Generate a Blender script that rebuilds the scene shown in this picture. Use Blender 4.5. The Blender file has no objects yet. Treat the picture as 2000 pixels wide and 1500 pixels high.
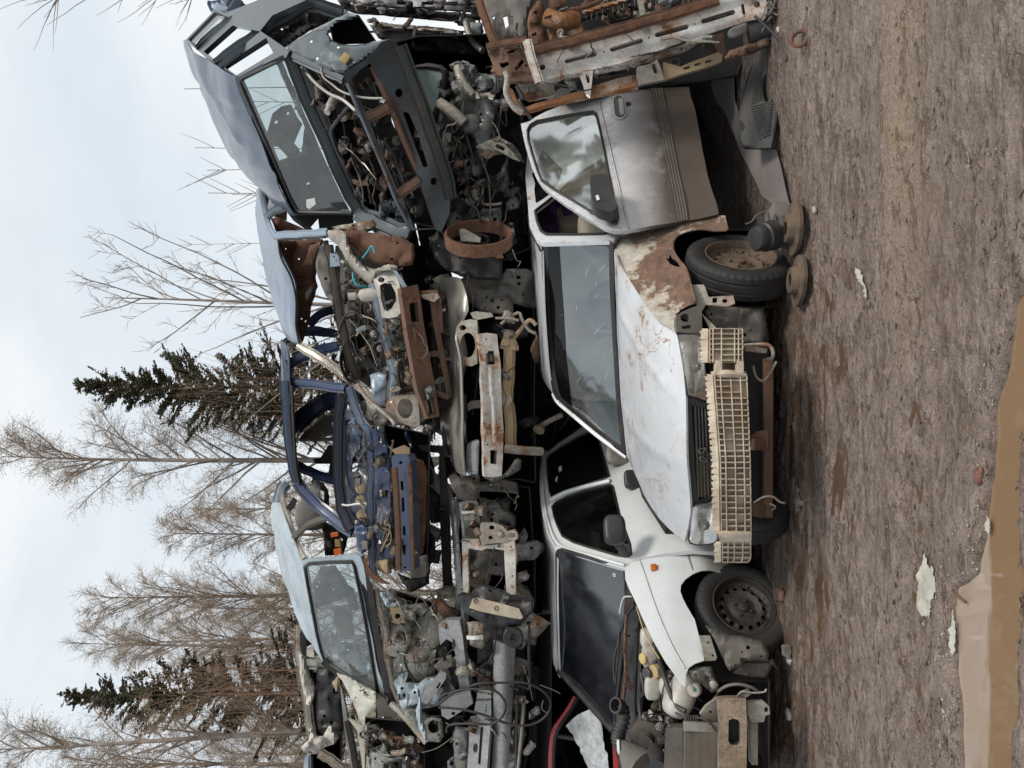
import bpy, bmesh, math, random
import numpy as np
from mathutils import Vector, Matrix, noise
R=random.Random(7)
scene=bpy.context.scene
COL=bpy.data.collections.new("scrapyard"); scene.collection.children.link(COL)
FP=1450.0; H=1.6
# a spot (x,y) seen at distance d from the standing point becomes a point of the yard
def P(x,y,d): return Vector(((750-y)/FP*d, d, H-(x-1000)/FP*d))
def crop(ox,oy,k): return lambda x,y,*d:(ox+x*k,oy+y*k,*d)
A=crop(340,0,.3);B=crop(480,350,.3);C=crop(500,750,.3);Dd=crop(500,1050,.3)
E=crop(1000,1050,.3);Fc=crop(1000,750,.3);G=crop(1000,400,.3);Hc=crop(1000,100,.3);Ic=crop(900,0,.35)
def L(c,*pts): return [c(*p) for p in pts]
BASE={}
def tag(o,label=None,cat=None,group=None,kind=None):
    if label:o['label']=label
    if cat:o['category']=cat
    if group:o['group']=group
    if kind:o['kind']=kind
    return o
def thing(name,label,cat,base=(0,0,0),group=None):
    o=bpy.data.objects.new(name,None);COL.objects.link(o);o.location=base;o.empty_display_size=.1
    BASE[o.name]=Vector(base);return tag(o,label,cat,group)
def mkobj(name,bm,mat,par=None,ang=35,base=None,flip=True):
    b=BASE[par.name] if par else Vector(base or (0,0,0))
    if flip: bmesh.ops.recalc_face_normals(bm,faces=bm.faces[:])
    bmesh.ops.translate(bm,verts=bm.verts[:],vec=-b)
    me=bpy.data.meshes.new(name);bm.to_mesh(me);bm.free()
    for m in (mat if isinstance(mat,(list,tuple)) else [mat]): me.materials.append(m)
    if ang>0:
        me.polygons.foreach_set('use_smooth',[True]*len(me.polygons));me.set_sharp_from_angle(angle=math.radians(ang))
    o=bpy.data.objects.new(name,me);COL.objects.link(o)
    if par:o.parent=par
    else:o.location=b
    BASE[o.name]=b;return o
def catmull(pts,n,closed=False):
    pts=[np.array(p,float) for p in pts]
    if n<=1:return pts
    out=[];N=len(pts)
    for i in range(N if closed else N-1):
        if closed:p0,p1,p2,p3=pts[i-1],pts[i],pts[(i+1)%N],pts[(i+2)%N]
        else:p0,p1,p2,p3=pts[max(i-1,0)],pts[i],pts[i+1],pts[min(i+2,N-1)]
        for k in range(n):
            t=k/n;out.append(.5*((2*p1)+(-p0+p2)*t+(2*p0-5*p1+4*p2-p3)*t*t+(-p0+3*p1-3*p2+p3)*t**3))
    if not closed:out.append(pts[-1])
    return out
def resample(pts,n,sm=6):
    q=catmull(pts,sm) if len(pts)>2 else [np.array(p,float) for p in pts]
    s=[0]
    for a,b in zip(q,q[1:]):s.append(s[-1]+max(1e-6,np.linalg.norm((b-a)[:2])))
    t=np.linspace(0,s[-1],n);q=np.array(q)
    return np.stack([np.interp(t,s,q[:,k]) for k in range(q.shape[1])],1)
def D(*a):
    "depth over the panel from a few measured anchors (x,y,d); three make a true plane"
    a=[(p[0]/500,p[1]/500,1/p[2]) for p in a];n=len(a);x0,y0=a[0][0],a[0][1]
    def bas(x,y):
        x-=x0;y-=y0
        r=[1,x,y]
        if n>=4:r.append(x*y)
        if n>=6:r+=[x*x,y*y]
        return r
    if n==1:
        d=1/a[0][2];return lambda x,y:d
    M=np.array([bas(p[0],p[1]) for p in a]);w=np.linalg.lstsq(M,np.array([p[2] for p in a]),rcond=None)[0]
    return lambda x,y:1/float(np.dot(w,bas(x/500,y/500)))
def inpoly(x,y,pl):
    ins=False
    for i in range(len(pl)):
        a,b=pl[i-1],pl[i]
        if (a[1]>y)!=(b[1]>y) and x<(b[0]-a[0])*(y-a[1])/(b[1]-a[1])+a[0]:ins=not ins
    return ins
def segd(x,y,a,b):
    dx,dy=b[0]-a[0],b[1]-a[1];t=max(0,min(1,((x-a[0])*dx+(y-a[1])*dy)/max(dx*dx+dy*dy,1e-9)));return math.hypot(x-a[0]-dx*t,y-a[1]-dy*t)
class MB:
    def __init__(s):s.bm=bmesh.new()
    def build(s,par,name,mat,ang=35,**k):return mkobj(name,s.bm,mat,par,ang,**k)
    def _join(s,b2):
        me=bpy.data.meshes.new('t');b2.to_mesh(me);b2.free();s.bm.from_mesh(me);bpy.data.meshes.remove(me)
    def plate(s,outline,holes=(),d=None,th=.004,cut=0,sm=1,hsm=1,mapf=None,dent=0,dsc=4,seed=0,away=True,fx=None):
        b=bmesh.new();outline=[tuple(p[:2]) for p in outline];holes=list(holes);boss=[]
        if (dent>=.02 if fx is None else fx) and not mapf:
            rg=random.Random(int(outline[0][0]*7+outline[0][1]*13));xs_=[p[0] for p in outline];ys_=[p[1] for p in outline]
            W,Hh=max(xs_)-min(xs_),max(ys_)-min(ys_);ar=W*Hh
            o2=[]
            for i,p in enumerate(outline):
                q=outline[(i+1)%len(outline)];l=math.hypot(q[0]-p[0],q[1]-p[1]);o2.append(p);k=min(6,int(l/9))
                for j in range(1,k+1):
                    t=j/(k+1);o2.append((p[0]+(q[0]-p[0])*t+rg.uniform(-.9,.9),p[1]+(q[1]-p[1])*t+rg.uniform(-.9,.9)))
            outline=o2;cut=min(cut or 5,5 if ar<9000 else 6.5)
            def clear(x,y,r):
                if not inpoly(x,y,outline):return False
                for lp in [outline]+holes:
                    for i in range(len(lp)):
                        if segd(x,y,lp[i-1],lp[i])<r:return False
                return True
            for _ in range(int(min(9,ar/900))):
                x,y=rg.uniform(min(xs_),max(xs_)),rg.uniform(min(ys_),max(ys_));r=rg.choice((1.8,2.2,2.6,3.4,4.5))
                if clear(x,y,r+2.5):holes.append(circ(x,y,r,r*rg.uniform(.8,1.3),8))
            for _ in range(int(min(14,1+ar/700))):
                boss.append((rg.uniform(min(xs_),max(xs_)),rg.uniform(min(ys_),max(ys_)),rg.uniform(5,26),rg.uniform(3,8),rg.choice((0,0,1.57,rg.uniform(0,3))),rg.choice((-1,1))*rg.uniform(.006,.016)))
        def loop(pts,n):
            pts=catmull([p[:2] for p in pts],n,True) if n>1 else pts
            vs=[b.verts.new((p[0],p[1],0)) for p in pts]
            for i in range(len(vs)):b.edges.new((vs[i-1],vs[i]))
        loop(outline,sm)
        for h in holes:loop(h,hsm)
        bmesh.ops.triangle_fill(b,use_beauty=True,use_dissolve=False,edges=b.edges[:],normal=(0,0,1))
        if sm<=1:
            bad=[f for f in b.faces if not inpoly(f.calc_center_median().x,f.calc_center_median().y,outline)]
            if bad:bmesh.ops.delete(b,geom=bad,context='FACES')
        if cut:
            xs=[v.co.x for v in b.verts];ys=[v.co.y for v in b.verts]
            for ax,lo,hi in((0,min(xs),max(xs)),(1,min(ys),max(ys))):
                k=math.ceil((hi-lo)/cut)
                for i in range(1,k):
                    c=lo+(hi-lo)*i/k;co=(c,0,0) if ax==0 else (0,c,0);no=(1,0,0) if ax==0 else (0,1,0)
                    bmesh.ops.bisect_plane(b,geom=b.verts[:]+b.edges[:]+b.faces[:],plane_co=co,plane_no=no,dist=1e-5)
        fxon=bool(boss);fold=.045 if fxon and min(W,Hh)>16 else 0
        for v in b.verts:
            if mapf:v.co=mapf(v.co.x,v.co.y)
            else:
                dd=d(v.co.x,v.co.y) if callable(d) else d
                if fold:
                    px_,py_=v.co.x,v.co.y;ds_=min(segd(px_,py_,outline[i-1],outline[i]) for i in range(len(outline)))
                    if ds_<6:dd+=fold*(1-ds_/6)**2
                    q=P(px_,py_,dd)*3.1;dd+=dent*.9*((1-abs(noise.noise(q+Vector((seed,3,9)))))**6)
                for (bx,by,rx,ry,ba,am) in boss:
                    ex=((v.co.x-bx)*math.cos(ba)+(v.co.y-by)*math.sin(ba))/rx;ey=(-(v.co.x-bx)*math.sin(ba)+(v.co.y-by)*math.cos(ba))/ry;e=ex*ex+ey*ey
                    if e<4:dd+=am*(1 if e<1 else (4-e)/3)
                if dent:
                    q=P(v.co.x,v.co.y,dd)
                    dd+=dent*(noise.noise(q*dsc+Vector((seed,seed*2,0)))+.5*noise.noise(q*dsc*2.7+Vector((0,seed,5))))
                v.co=P(v.co.x,v.co.y,dd)
        bmesh.ops.recalc_face_normals(b,faces=b.faces[:])
        if th:
            b.normal_update()
            n=sum((f.normal*f.calc_area() for f in b.faces),Vector())
            if away and not mapf:
                if n.dot(Vector(b.verts[:][0].co)-Vector((0,0,H)))>0:
                    bmesh.ops.reverse_faces(b,faces=b.faces[:])
            bmesh.ops.solidify(b,geom=b.faces[:],thickness=th)
        s._join(b);return s
    def sheet(s,top,bot,left,right,n=14,m=14,th=.004,bulge=0,dent=0,dsc=4,seed=0,w=False,fn=None):
        T_,B_,L_,R_=(resample(top,n),resample(bot,n),resample(left,m),resample(right,m))
        b=bmesh.new();g=[]
        for j in range(m):
            v=j/(m-1);row=[]
            for i in range(n):
                u=i/(n-1)
                p=(1-v)*T_[i]+v*B_[i]+(1-u)*L_[j]+u*R_[j]-((1-u)*(1-v)*T_[0]+u*(1-v)*T_[-1]+(1-u)*v*B_[0]+u*v*B_[-1])
                q=Vector(p) if w else P(*p)
                bl=bulge*4*u*(1-u)*4*v*(1-v)
                if fn:bl+=fn(u,v)
                dn=dent*(noise.noise(q*dsc+Vector((seed,0,seed)))+.5*noise.noise(q*dsc*2.5+Vector((seed,3,0))))
                row.append((q,bl+dn))
            g.append(row)
        vv=[]
        for j in range(m):
            r=[]
            for i in range(n):
                du=g[j][min(i+1,n-1)][0]-g[j][max(i-1,0)][0];dv=g[min(j+1,m-1)][i][0]-g[max(j-1,0)][i][0]
                nn=du.cross(dv);nn=nn.normalized() if nn.length>1e-9 else Vector((0,0,1))
                if nn.dot(g[j][i][0]-Vector((0,0,H)))>0:nn=-nn
                r.append(b.verts.new(g[j][i][0]+nn*g[j][i][1]))
            vv.append(r)
        for j in range(m-1):
            for i in range(n-1):
                try:b.faces.new((vv[j][i],vv[j][i+1],vv[j+1][i+1],vv[j+1][i]))
                except ValueError:pass
        bmesh.ops.recalc_face_normals(b,faces=b.faces[:])
        if th:
            b.normal_update()
            nn=sum((f.normal*f.calc_area() for f in b.faces),Vector())
            if nn.dot(vv[m//2][n//2].co-Vector((0,0,H)))>0:bmesh.ops.reverse_faces(b,faces=b.faces[:])
            bmesh.ops.solidify(b,geom=b.faces[:],thickness=th)
        s._join(b);return s
    def tube(s,pts,r,n=8,sm=4,w=False,closed=False,cap=True,flat=1.0):
        q=[Vector(p) if w else P(*p) for p in pts]
        q=[Vector(p) for p in catmull(q,sm,closed)]
        N=len(q);rr=[r]*N if not isinstance(r,(list,tuple)) else list(np.interp(np.linspace(0,1,N),np.linspace(0,1,len(r)),r))
        rings=[];up=None
        for i in range(N):
            t=(q[(i+1)%N]-q[i-1]) if closed else (q[min(i+1,N-1)]-q[max(i-1,0)])
            if t.length<1e-9:t=Vector((0,0,1))
            t.normalize()
            if up is None:
                up=Vector((0,1,0)) if abs(t.y)<.9 else Vector((0,0,1))
            a=(up-t*up.dot(t))
            if a.length<1e-6:a=t.orthogonal()
            a.normalize();up=a;c=t.cross(a)
            rings.append([s.bm.verts.new(q[i]+(a*math.cos(k*2*math.pi/n)*flat+c*math.sin(k*2*math.pi/n))*rr[i]) for k in range(n)])
        for i in range(N if closed else N-1):
            r0,r1=rings[i],rings[(i+1)%N]
            for k in range(n):s.bm.faces.new((r0[k],r0[(k+1)%n],r1[(k+1)%n],r1[k]))
        if cap and not closed:
            s.bm.faces.new(rings[0]);s.bm.faces.new(rings[-1][::-1])
        return s
    def prof(s,pts,w_,sm=3,pr=((-.25,-1.3),(-.2,-.8),(-.62,-.62),(-.66,0),(-.62,.62),(-.2,.8),(-.25,1.3),(.05,1.3),(.1,0),(.05,-1.3)),wob=.12):
        q=[P(*p) for p in pts];rg=random.Random(int(abs(q[0].x)*1000+abs(q[0].z)*77));q=[Vector(p) for p in catmull(q,sm)]
        q=[p+Vector((rg.uniform(-1,1),rg.uniform(-1,1),rg.uniform(-1,1)))*w_*wob*(0 if i in(0,len(q)-1) else 1) for i,p in enumerate(q)]
        N=len(q);rings=[]
        for i in range(N):
            t=(q[min(i+1,N-1)]-q[max(i-1,0)]).normalized();v=(q[i]-Vector((0,0,H))).normalized();a=v-t*v.dot(t)
            a=a.normalized() if a.length>.05 else t.orthogonal().normalized();c=t.cross(a);rings.append([s.bm.verts.new(q[i]+(a*x+c*y)*w_) for x,y in pr])
        n=len(pr)
        for i in range(N-1):
            for k in range(n):s.bm.faces.new((rings[i][k],rings[i][(k+1)%n],rings[i+1][(k+1)%n],rings[i+1][k]))
        s.bm.faces.new(rings[0]);s.bm.faces.new(rings[-1][::-1]);return s
    def box(s,c,size,rot=None,bev=0,w=True,n=1):
        b=bmesh.new();bmesh.ops.create_cube(b,size=1)
        for v in b.verts:v.co=Vector((v.co.x*size[0],v.co.y*size[1],v.co.z*size[2]))
        if bev:bmesh.ops.bevel(b,geom=b.edges[:],offset=bev,segments=2,affect='EDGES',profile=.6)
        M=rot if rot is not None else Matrix.Identity(3)
        cc=Vector(c) if w else P(*c)
        for v in b.verts:v.co=M@v.co+cc
        s._join(b);return s
    def beam(s,a,b_,wd,ht,bev=.004,w=False,up=(0,0,1),roll=0):
        a=Vector(a) if w else P(*a);b_=Vector(b_) if w else P(*b_)
        t=b_-a;l=t.length;t.normalize();u=Vector(up);
        if abs(u.dot(t))>.95:u=Vector((1,0,0))
        y=u.cross(t).normalized();z=t.cross(y)
        M=Matrix((t,y,z)).transposed()@Matrix.Rotation(roll,3,'X')
        return s.box((a+b_)/2,(l,wd,ht),M,bev)
    def lathe(s,prof,c,axis,n=32,a0=0,a1=2*math.pi,up=None,rmod=None):
        ax=Vector(axis).normalized();u=ax.orthogonal() if up is None else (Vector(up)-ax*Vector(up).dot(ax));u=u.normalized();v=ax.cross(u);c=Vector(c)
        full=abs(a1-a0)>6.28;rings=[]
        for i in range(n if full else n+1):
            t=a0+(a1-a0)*i/n
            rings.append([s.bm.verts.new(c+ax*h+(u*math.cos(t)+v*math.sin(t))*(r+(rmod(i,j) if rmod else 0))) for j,(h,r) in enumerate(prof)])
        for i in range(n):
            r0,r1=rings[i],rings[(i+1)%len(rings)]
            for k in range(len(prof)-1):
                try:s.bm.faces.new((r0[k],r1[k],r1[k+1],r0[k+1]))
                except ValueError:pass
        return s
    def blob(s,c,size,rot=None,e=.5,n=20,m=12,w=False,nz=0,flatten=None):
        c=Vector(c) if w else P(*c);M=rot if rot is not None else Matrix.Identity(3)
        sg=lambda v,p:math.copysign(abs(v)**p,v)
        vs=[]
        for j in range(m+1):
            ph=-math.pi/2+math.pi*j/m;r=[]
            for i in range(n):
                t=2*math.pi*i/n
                v=Vector((sg(math.cos(ph),e)*sg(math.cos(t),e)*size[0]/2,sg(math.cos(ph),e)*sg(math.sin(t),e)*size[1]/2,sg(math.sin(ph),e)*size[2]/2))
                if nz:v*=1+nz*noise.noise(v*6+c)
                r.append(s.bm.verts.new(M@v+c))
            vs.append(r)
        for j in range(m):
            for i in range(n):
                try:s.bm.faces.new((vs[j][i],vs[j][(i+1)%n],vs[j+1][(i+1)%n],vs[j+1][i]))
                except ValueError:pass
        bmesh.ops.remove_doubles(s.bm,verts=[v for r in (vs[0],vs[-1]) for v in r],dist=1e-5)
        return s
def plate(par,name,mat,outline,holes=(),d=None,ang=35,**k):return MB().plate(outline,holes,d,**k).build(par,name,mat,ang)
def sheet(par,name,mat,t,b,l,r,**k):return MB().sheet(t,b,l,r,**k).build(par,name,mat,50)
def tube(par,name,mat,pts,r,**k):return MB().tube(pts,r,**k).build(par,name,mat,60)
def beam(par,name,mat,a,b,w,h,**k):return MB().beam(a,b,w,h,**k).build(par,name,mat,35)
def circ(cx,cy,rx,ry=None,n=12,a=0):
    ry=ry or rx;ca,sa=math.cos(a),math.sin(a)
    return [(cx+rx*math.cos(t)*ca-ry*math.sin(t)*sa,cy+rx*math.cos(t)*sa+ry*math.sin(t)*ca) for t in [2*math.pi*i/n for i in range(n)]]
def slot(x0,y0,x1,y1,r,n=5):
    a=math.atan2(y1-y0,x1-x0);o=[]
    for i in range(n+1):
        t=a+math.pi/2+math.pi*i/n;o.append((x0+r*math.cos(t),y0+r*math.sin(t)))
    for i in range(n+1):
        t=a-math.pi/2+math.pi*i/n;o.append((x1+r*math.cos(t),y1+r*math.sin(t)))
    return o
def rect(x0,y0,x1,y1,r=0):
    if not r:return[(x0,y0),(x1,y0),(x1,y1),(x0,y1)]
    return[(x0+r,y0),(x1-r,y0),(x1,y0+r),(x1,y1-r),(x1-r,y1),(x0+r,y1),(x0,y1-r),(x0,y0+r)]
def inset(pts,k):
    cx=sum(p[0] for p in pts)/len(pts);cy=sum(p[1] for p in pts)/len(pts)
    o=[]
    for p in pts:
        l=math.hypot(p[0]-cx,p[1]-cy) or 1;o.append((p[0]+(cx-p[0])/l*k,p[1]+(cy-p[1])/l*k))
    return o
def frame(par,name,mat,outline,k,d,th=.01,sm=1,**kw):
    return plate(par,name,mat,outline,[inset(outline,k)],d,th=th,sm=sm,hsm=sm,**kw)
# ---------------------------------------------------------------- materials
def nmat(name):
    m=bpy.data.materials.new(name);m.use_nodes=True;nt=m.node_tree;nt.nodes.clear()
    return m,nt
class NT:
    def __init__(s,nt):s.t=nt
    def n(s,ty,**k):
        x=s.t.nodes.new(ty)
        for a,b in k.items():
            if a in('I',):
                for kk,v in b.items():x.inputs[kk].default_value=v
            else:setattr(x,a,b)
        return x
    def l(s,a,b):s.t.links.new(a,b)
    def noise(s,vec,scale,detail=6,rough=.6,dist=0):
        x=s.n('ShaderNodeTexNoise');x.inputs['Scale'].default_value=scale;x.inputs['Detail'].default_value=detail;x.inputs['Roughness'].default_value=rough;x.inputs['Distortion'].default_value=dist
        s.l(vec,x.inputs['Vector']);return x.outputs['Fac']
    def ramp(s,fac,a,b,ca=(0,0,0,1),cb=(1,1,1,1)):
        x=s.n('ShaderNodeValToRGB');e=x.color_ramp.elements;e[0].position=a;e[1].position=b;e[0].color=ca;e[1].color=cb;s.l(fac,x.inputs['Fac']);return x.outputs['Color']
    def mix(s,f,a,b,mode='MIX'):
        x=s.n('ShaderNodeMixRGB',blend_type=mode)
        for i,v in enumerate((f,a,b)):
            if hasattr(v,'is_output') :s.l(v,x.inputs[i])
            elif isinstance(v,(int,float)):x.inputs[i].default_value=v if i==0 else (v,v,v,1)
            else:x.inputs[i].default_value=(*v[:3],1)
        return x.outputs[0]
    def math(s,op,a,b=0,clamp=False):
        x=s.n('ShaderNodeMath',operation=op,use_clamp=clamp)
        for i,v in enumerate((a,b)):
            if hasattr(v,'is_output'):s.l(v,x.inputs[i])
            else:x.inputs[i].default_value=v
        return x.outputs[0]
    def mapr(s,v,a,b,c=0,d=1):
        x=s.n('ShaderNodeMapRange');s.l(v,x.inputs[0])
        for i,q in enumerate((a,b,c,d)):x.inputs[i+1].default_value=q
        return x.outputs[0]
DIRT=(.20,.155,.115);RUST1=(.12,.05,.026);RUST2=(.28,.125,.055);MUD=(.085,.06,.045)
AO=True
def paint(name,col,rust=.0,dirt=.35,rough=.35,metal=0.0,zdirt=None,scale=1.0,rc=(RUST1,RUST2),dc=DIRT,bump=.15,coat=.4,scr=0.0,seed=0,rbias=None,raxis=2,grime=0.4):
    m,t=nmat(name);T=NT(t);o=T.n('ShaderNodeOutputMaterial');p=T.n('ShaderNodeBsdfPrincipled');T.l(p.outputs[0],o.inputs[0])
    tc=T.n('ShaderNodeTexCoord');mp=T.n('ShaderNodeMapping');mp.inputs['Location'].default_value=(seed*3.1,seed*1.7,seed);T.l(tc.outputs['Object'],mp.inputs[0]);v=mp.outputs[0]
    n1=T.noise(v,2.3*scale,8,.65,.3);n2=T.noise(v,9*scale,9,.7,.2);n3=T.noise(v,55*scale,4,.7)
    st=T.n('ShaderNodeMapping');st.inputs['Scale'].default_value=(14,14,1.2);T.l(v,st.inputs[0]);n4=T.noise(st.outputs[0],2*scale,4,.6)
    dm=T.math('MULTIPLY',T.ramp(T.math('ADD',T.math('MULTIPLY',n1,.55),T.math('MULTIPLY',n4,.45)),.38,.72),dirt)
    fine=T.math('MULTIPLY',T.ramp(n3,.42,.7),dirt*.7)
    dm=T.math('ADD',dm,fine,True)
    if zdirt:
        sp=T.n('ShaderNodeSeparateXYZ');T.l(tc.outputs['Object'],sp.inputs[0])
        g=T.mapr(sp.outputs[2],zdirt[0],zdirt[1],1,0)
        g=T.math('MULTIPLY',g,T.mapr(T.math('ADD',n1,T.math('MULTIPLY',n2,.6)),.42,.78,.72,1.3),True)
        dm=T.math('MAXIMUM',dm,T.math('MULTIPLY',g,.97))
    c=T.mix(T.math('MULTIPLY',T.ramp(n2,.38,.62),grime*.8),col,tuple(x*.42 for x in col))
    c=T.mix(dm,c,T.mix(n2,dc,tuple(x*.5 for x in dc)))
    rgh=T.math('ADD',rough,T.math('MULTIPLY',dm,.5),True)
    if rust>0:
        lo=.78-rust*.5
        src=T.math('ADD',T.math('MULTIPLY',n1,.5),T.math('MULTIPLY',n2,.5))
        if rbias:
            sp=T.n('ShaderNodeSeparateXYZ');T.l(tc.outputs['Object'],sp.inputs[0])
            src=T.math('ADD',src,T.mapr(sp.outputs[raxis],rbias[0],rbias[1],rbias[2],0))
        rm=T.ramp(src,lo,lo+.03)
        halo=T.math('MULTIPLY',T.ramp(src,lo-.07,lo+.02),.45)
        rcx=T.mix(T.ramp(T.noise(v,22*scale,5,.7),.35,.7),rc[0],rc[1])
        c=T.mix(halo,c,rc[1]);c=T.mix(rm,c,rcx)
        rgh=T.mix(rm,rgh,.85);rgh=T.math('MAXIMUM',rgh,0)
        mt=T.math('MULTIPLY',T.math('SUBTRACT',1,rm),metal);T.l(mt,p.inputs['Metallic'])
        bs=T.math('ADD',T.math('MULTIPLY',n3,T.mapr(rm,0,1,.15,1)),T.math('MULTIPLY',rm,-.4))
    else:
        p.inputs['Metallic'].default_value=metal;bs=T.math('MULTIPLY',n3,.2)
    if scr>0:
        ln=T.math('LESS_THAN',T.math('ABSOLUTE',T.math('SUBTRACT',T.noise(v,3.2,3,.55,1.5),.5)),.006)
        sm=T.math('MULTIPLY',ln,T.ramp(T.noise(v,2.1,3,.5),.52,.58))
        c=T.mix(T.math('MULTIPLY',sm,scr),c,(.25,.13,.08))
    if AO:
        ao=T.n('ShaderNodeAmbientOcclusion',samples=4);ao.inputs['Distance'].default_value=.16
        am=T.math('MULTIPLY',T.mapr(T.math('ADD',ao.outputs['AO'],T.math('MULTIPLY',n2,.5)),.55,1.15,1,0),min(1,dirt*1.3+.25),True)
        c=T.mix(am,c,tuple(x*.35 for x in dc))  # crease dirt together with occlusion shading, both put into the colour
    T.l(c,p.inputs['Base Color']);T.l(rgh,p.inputs['Roughness'])
    p.inputs['Coat Weight'].default_value=coat;p.inputs['Coat Roughness'].default_value=.15
    lowb=T.math('MULTIPLY',T.noise(v,3.5,3,.5),1.2)
    bp=T.n('ShaderNodeBump');bp.inputs['Strength'].default_value=bump;bp.inputs['Distance'].default_value=.02;T.l(T.math('ADD',bs,lowb),bp.inputs['Height']);T.l(bp.outputs[0],p.inputs['Normal'])
    return m
def simple(name,col,rough=.6,metal=0,var=.4,scale=8,dirt=0,bump=.2,spec=.5,dc=DIRT):
    m,t=nmat(name);T=NT(t);o=T.n('ShaderNodeOutputMaterial');p=T.n('ShaderNodeBsdfPrincipled');T.l(p.outputs[0],o.inputs[0])
    tc=T.n('ShaderNodeTexCoord');v=tc.outputs['Object'];n=T.noise(v,scale,8,.65);n2=T.noise(v,scale*6,4,.6)
    c=T.mix(T.ramp(n,.3,.7),tuple(x*(1-var) for x in col),tuple(min(1,x*(1+var*.5)) for x in col))
    if dirt:
        f=T.math('MULTIPLY',T.ramp(T.noise(v,scale*.6,8,.7),.4,.65),dirt);c=T.mix(f,c,dc);T.l(T.math('ADD',rough,T.math('MULTIPLY',f,.3),True),p.inputs['Roughness'])
    else:p.inputs['Roughness'].default_value=rough
    T.l(c,p.inputs['Base Color']);p.inputs['Metallic'].default_value=metal;p.inputs['Specular IOR Level'].default_value=spec
    bp=T.n('ShaderNodeBump');bp.inputs['Strength'].default_value=bump;bp.inputs['Distance'].default_value=.01;T.l(n2,bp.inputs['Height']);T.l(bp.outputs[0],p.inputs['Normal'])
    return m
def glassm(name,tint=(.75,.82,.82),dirt=.25,dc=(.35,.33,.3),rough=.03,refl=1.0,streak=False):
    m,t=nmat(name);T=NT(t);o=T.n('ShaderNodeOutputMaterial')
    tr=T.n('ShaderNodeBsdfTransparent');tr.inputs[0].default_value=(*tint,1)
    gl=T.n('ShaderNodeBsdfGlossy');gl.inputs['Roughness'].default_value=rough;gl.inputs[0].default_value=(.95,.97,1,1)
    fr=T.n('ShaderNodeFresnel');fr.inputs[0].default_value=1.52
    tc=T.n('ShaderNodeTexCoord');v=tc.outputs['Object']
    s1=T.n('ShaderNodeMixShader');gm=T.n('ShaderNodeNewGeometry');T.l(T.math('MULTIPLY',T.math('MULTIPLY',fr.outputs[0],refl*1.7,True),T.math('SUBTRACT',1,gm.outputs['Backfacing'])),s1.inputs[0]);T.l(tr.outputs[0],s1.inputs[1]);T.l(gl.outputs[0],s1.inputs[2])
    df=T.n('ShaderNodeBsdfDiffuse');df.inputs[0].default_value=(*dc,1)
    n=T.noise(v,1.6,9,.7,.6);n2=T.noise(v,11,8,.7)
    f=T.math('MULTIPLY',T.math('ADD',T.ramp(n,.35,.75),T.math('MULTIPLY',T.ramp(n2,.62,.8),.25)),dirt,True)
    s2=T.n('ShaderNodeMixShader');T.l(f,s2.inputs[0]);T.l(s1.outputs[0],s2.inputs[1]);T.l(df.outputs[0],s2.inputs[2]);T.l(s2.outputs[0],o.inputs[0])
    bp=T.n('ShaderNodeBump');bp.inputs['Strength'].default_value=.05;T.l(T.noise(v,2,2),bp.inputs['Height']);T.l(bp.outputs[0],gl.inputs['Normal'])
    return m
M={}
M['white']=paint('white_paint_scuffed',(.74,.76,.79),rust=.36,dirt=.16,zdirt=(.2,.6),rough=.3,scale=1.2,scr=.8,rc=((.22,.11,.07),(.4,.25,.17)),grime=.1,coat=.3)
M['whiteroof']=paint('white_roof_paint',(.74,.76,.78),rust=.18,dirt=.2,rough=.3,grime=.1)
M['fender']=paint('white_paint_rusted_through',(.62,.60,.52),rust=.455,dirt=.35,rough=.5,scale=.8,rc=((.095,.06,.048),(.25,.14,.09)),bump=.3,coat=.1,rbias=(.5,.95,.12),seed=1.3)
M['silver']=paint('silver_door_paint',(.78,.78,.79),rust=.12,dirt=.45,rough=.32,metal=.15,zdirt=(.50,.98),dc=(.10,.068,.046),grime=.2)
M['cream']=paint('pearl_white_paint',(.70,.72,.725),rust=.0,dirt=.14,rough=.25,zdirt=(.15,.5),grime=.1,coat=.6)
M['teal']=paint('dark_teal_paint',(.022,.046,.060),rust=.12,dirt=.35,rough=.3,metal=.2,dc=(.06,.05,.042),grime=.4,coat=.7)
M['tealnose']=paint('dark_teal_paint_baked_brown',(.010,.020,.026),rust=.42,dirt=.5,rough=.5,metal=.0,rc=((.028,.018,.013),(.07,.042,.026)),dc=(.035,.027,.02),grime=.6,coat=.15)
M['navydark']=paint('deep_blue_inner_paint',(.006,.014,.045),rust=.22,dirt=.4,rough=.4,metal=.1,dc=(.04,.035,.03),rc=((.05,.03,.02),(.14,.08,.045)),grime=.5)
M['tealroof']=paint('lighter_teal_roof_paint',(.075,.10,.15),rust=.0,dirt=.12,rough=.3,metal=.4,dc=(.12,.12,.12),coat=.5)  # lighter teal than the body paint
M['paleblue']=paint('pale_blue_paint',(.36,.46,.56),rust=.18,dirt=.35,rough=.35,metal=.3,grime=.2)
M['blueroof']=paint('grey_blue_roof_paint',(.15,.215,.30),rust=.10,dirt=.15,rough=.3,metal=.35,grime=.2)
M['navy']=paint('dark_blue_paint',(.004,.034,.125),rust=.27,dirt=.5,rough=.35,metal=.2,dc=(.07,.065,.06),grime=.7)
M['navyroof']=paint('lighter_blue_roof_paint',(.055,.115,.21),rust=.26,dirt=.35,rough=.35,metal=.3)  # lighter blue than the body, for roof, header and slam panel
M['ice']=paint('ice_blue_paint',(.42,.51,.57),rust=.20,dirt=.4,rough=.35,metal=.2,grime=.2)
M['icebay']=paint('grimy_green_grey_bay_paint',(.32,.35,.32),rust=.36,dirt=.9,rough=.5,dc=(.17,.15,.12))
M['beige']=paint('beige_silver_paint',(.40,.39,.34),rust=.22,dirt=.35,rough=.3,metal=.4,grime=.2)
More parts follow.
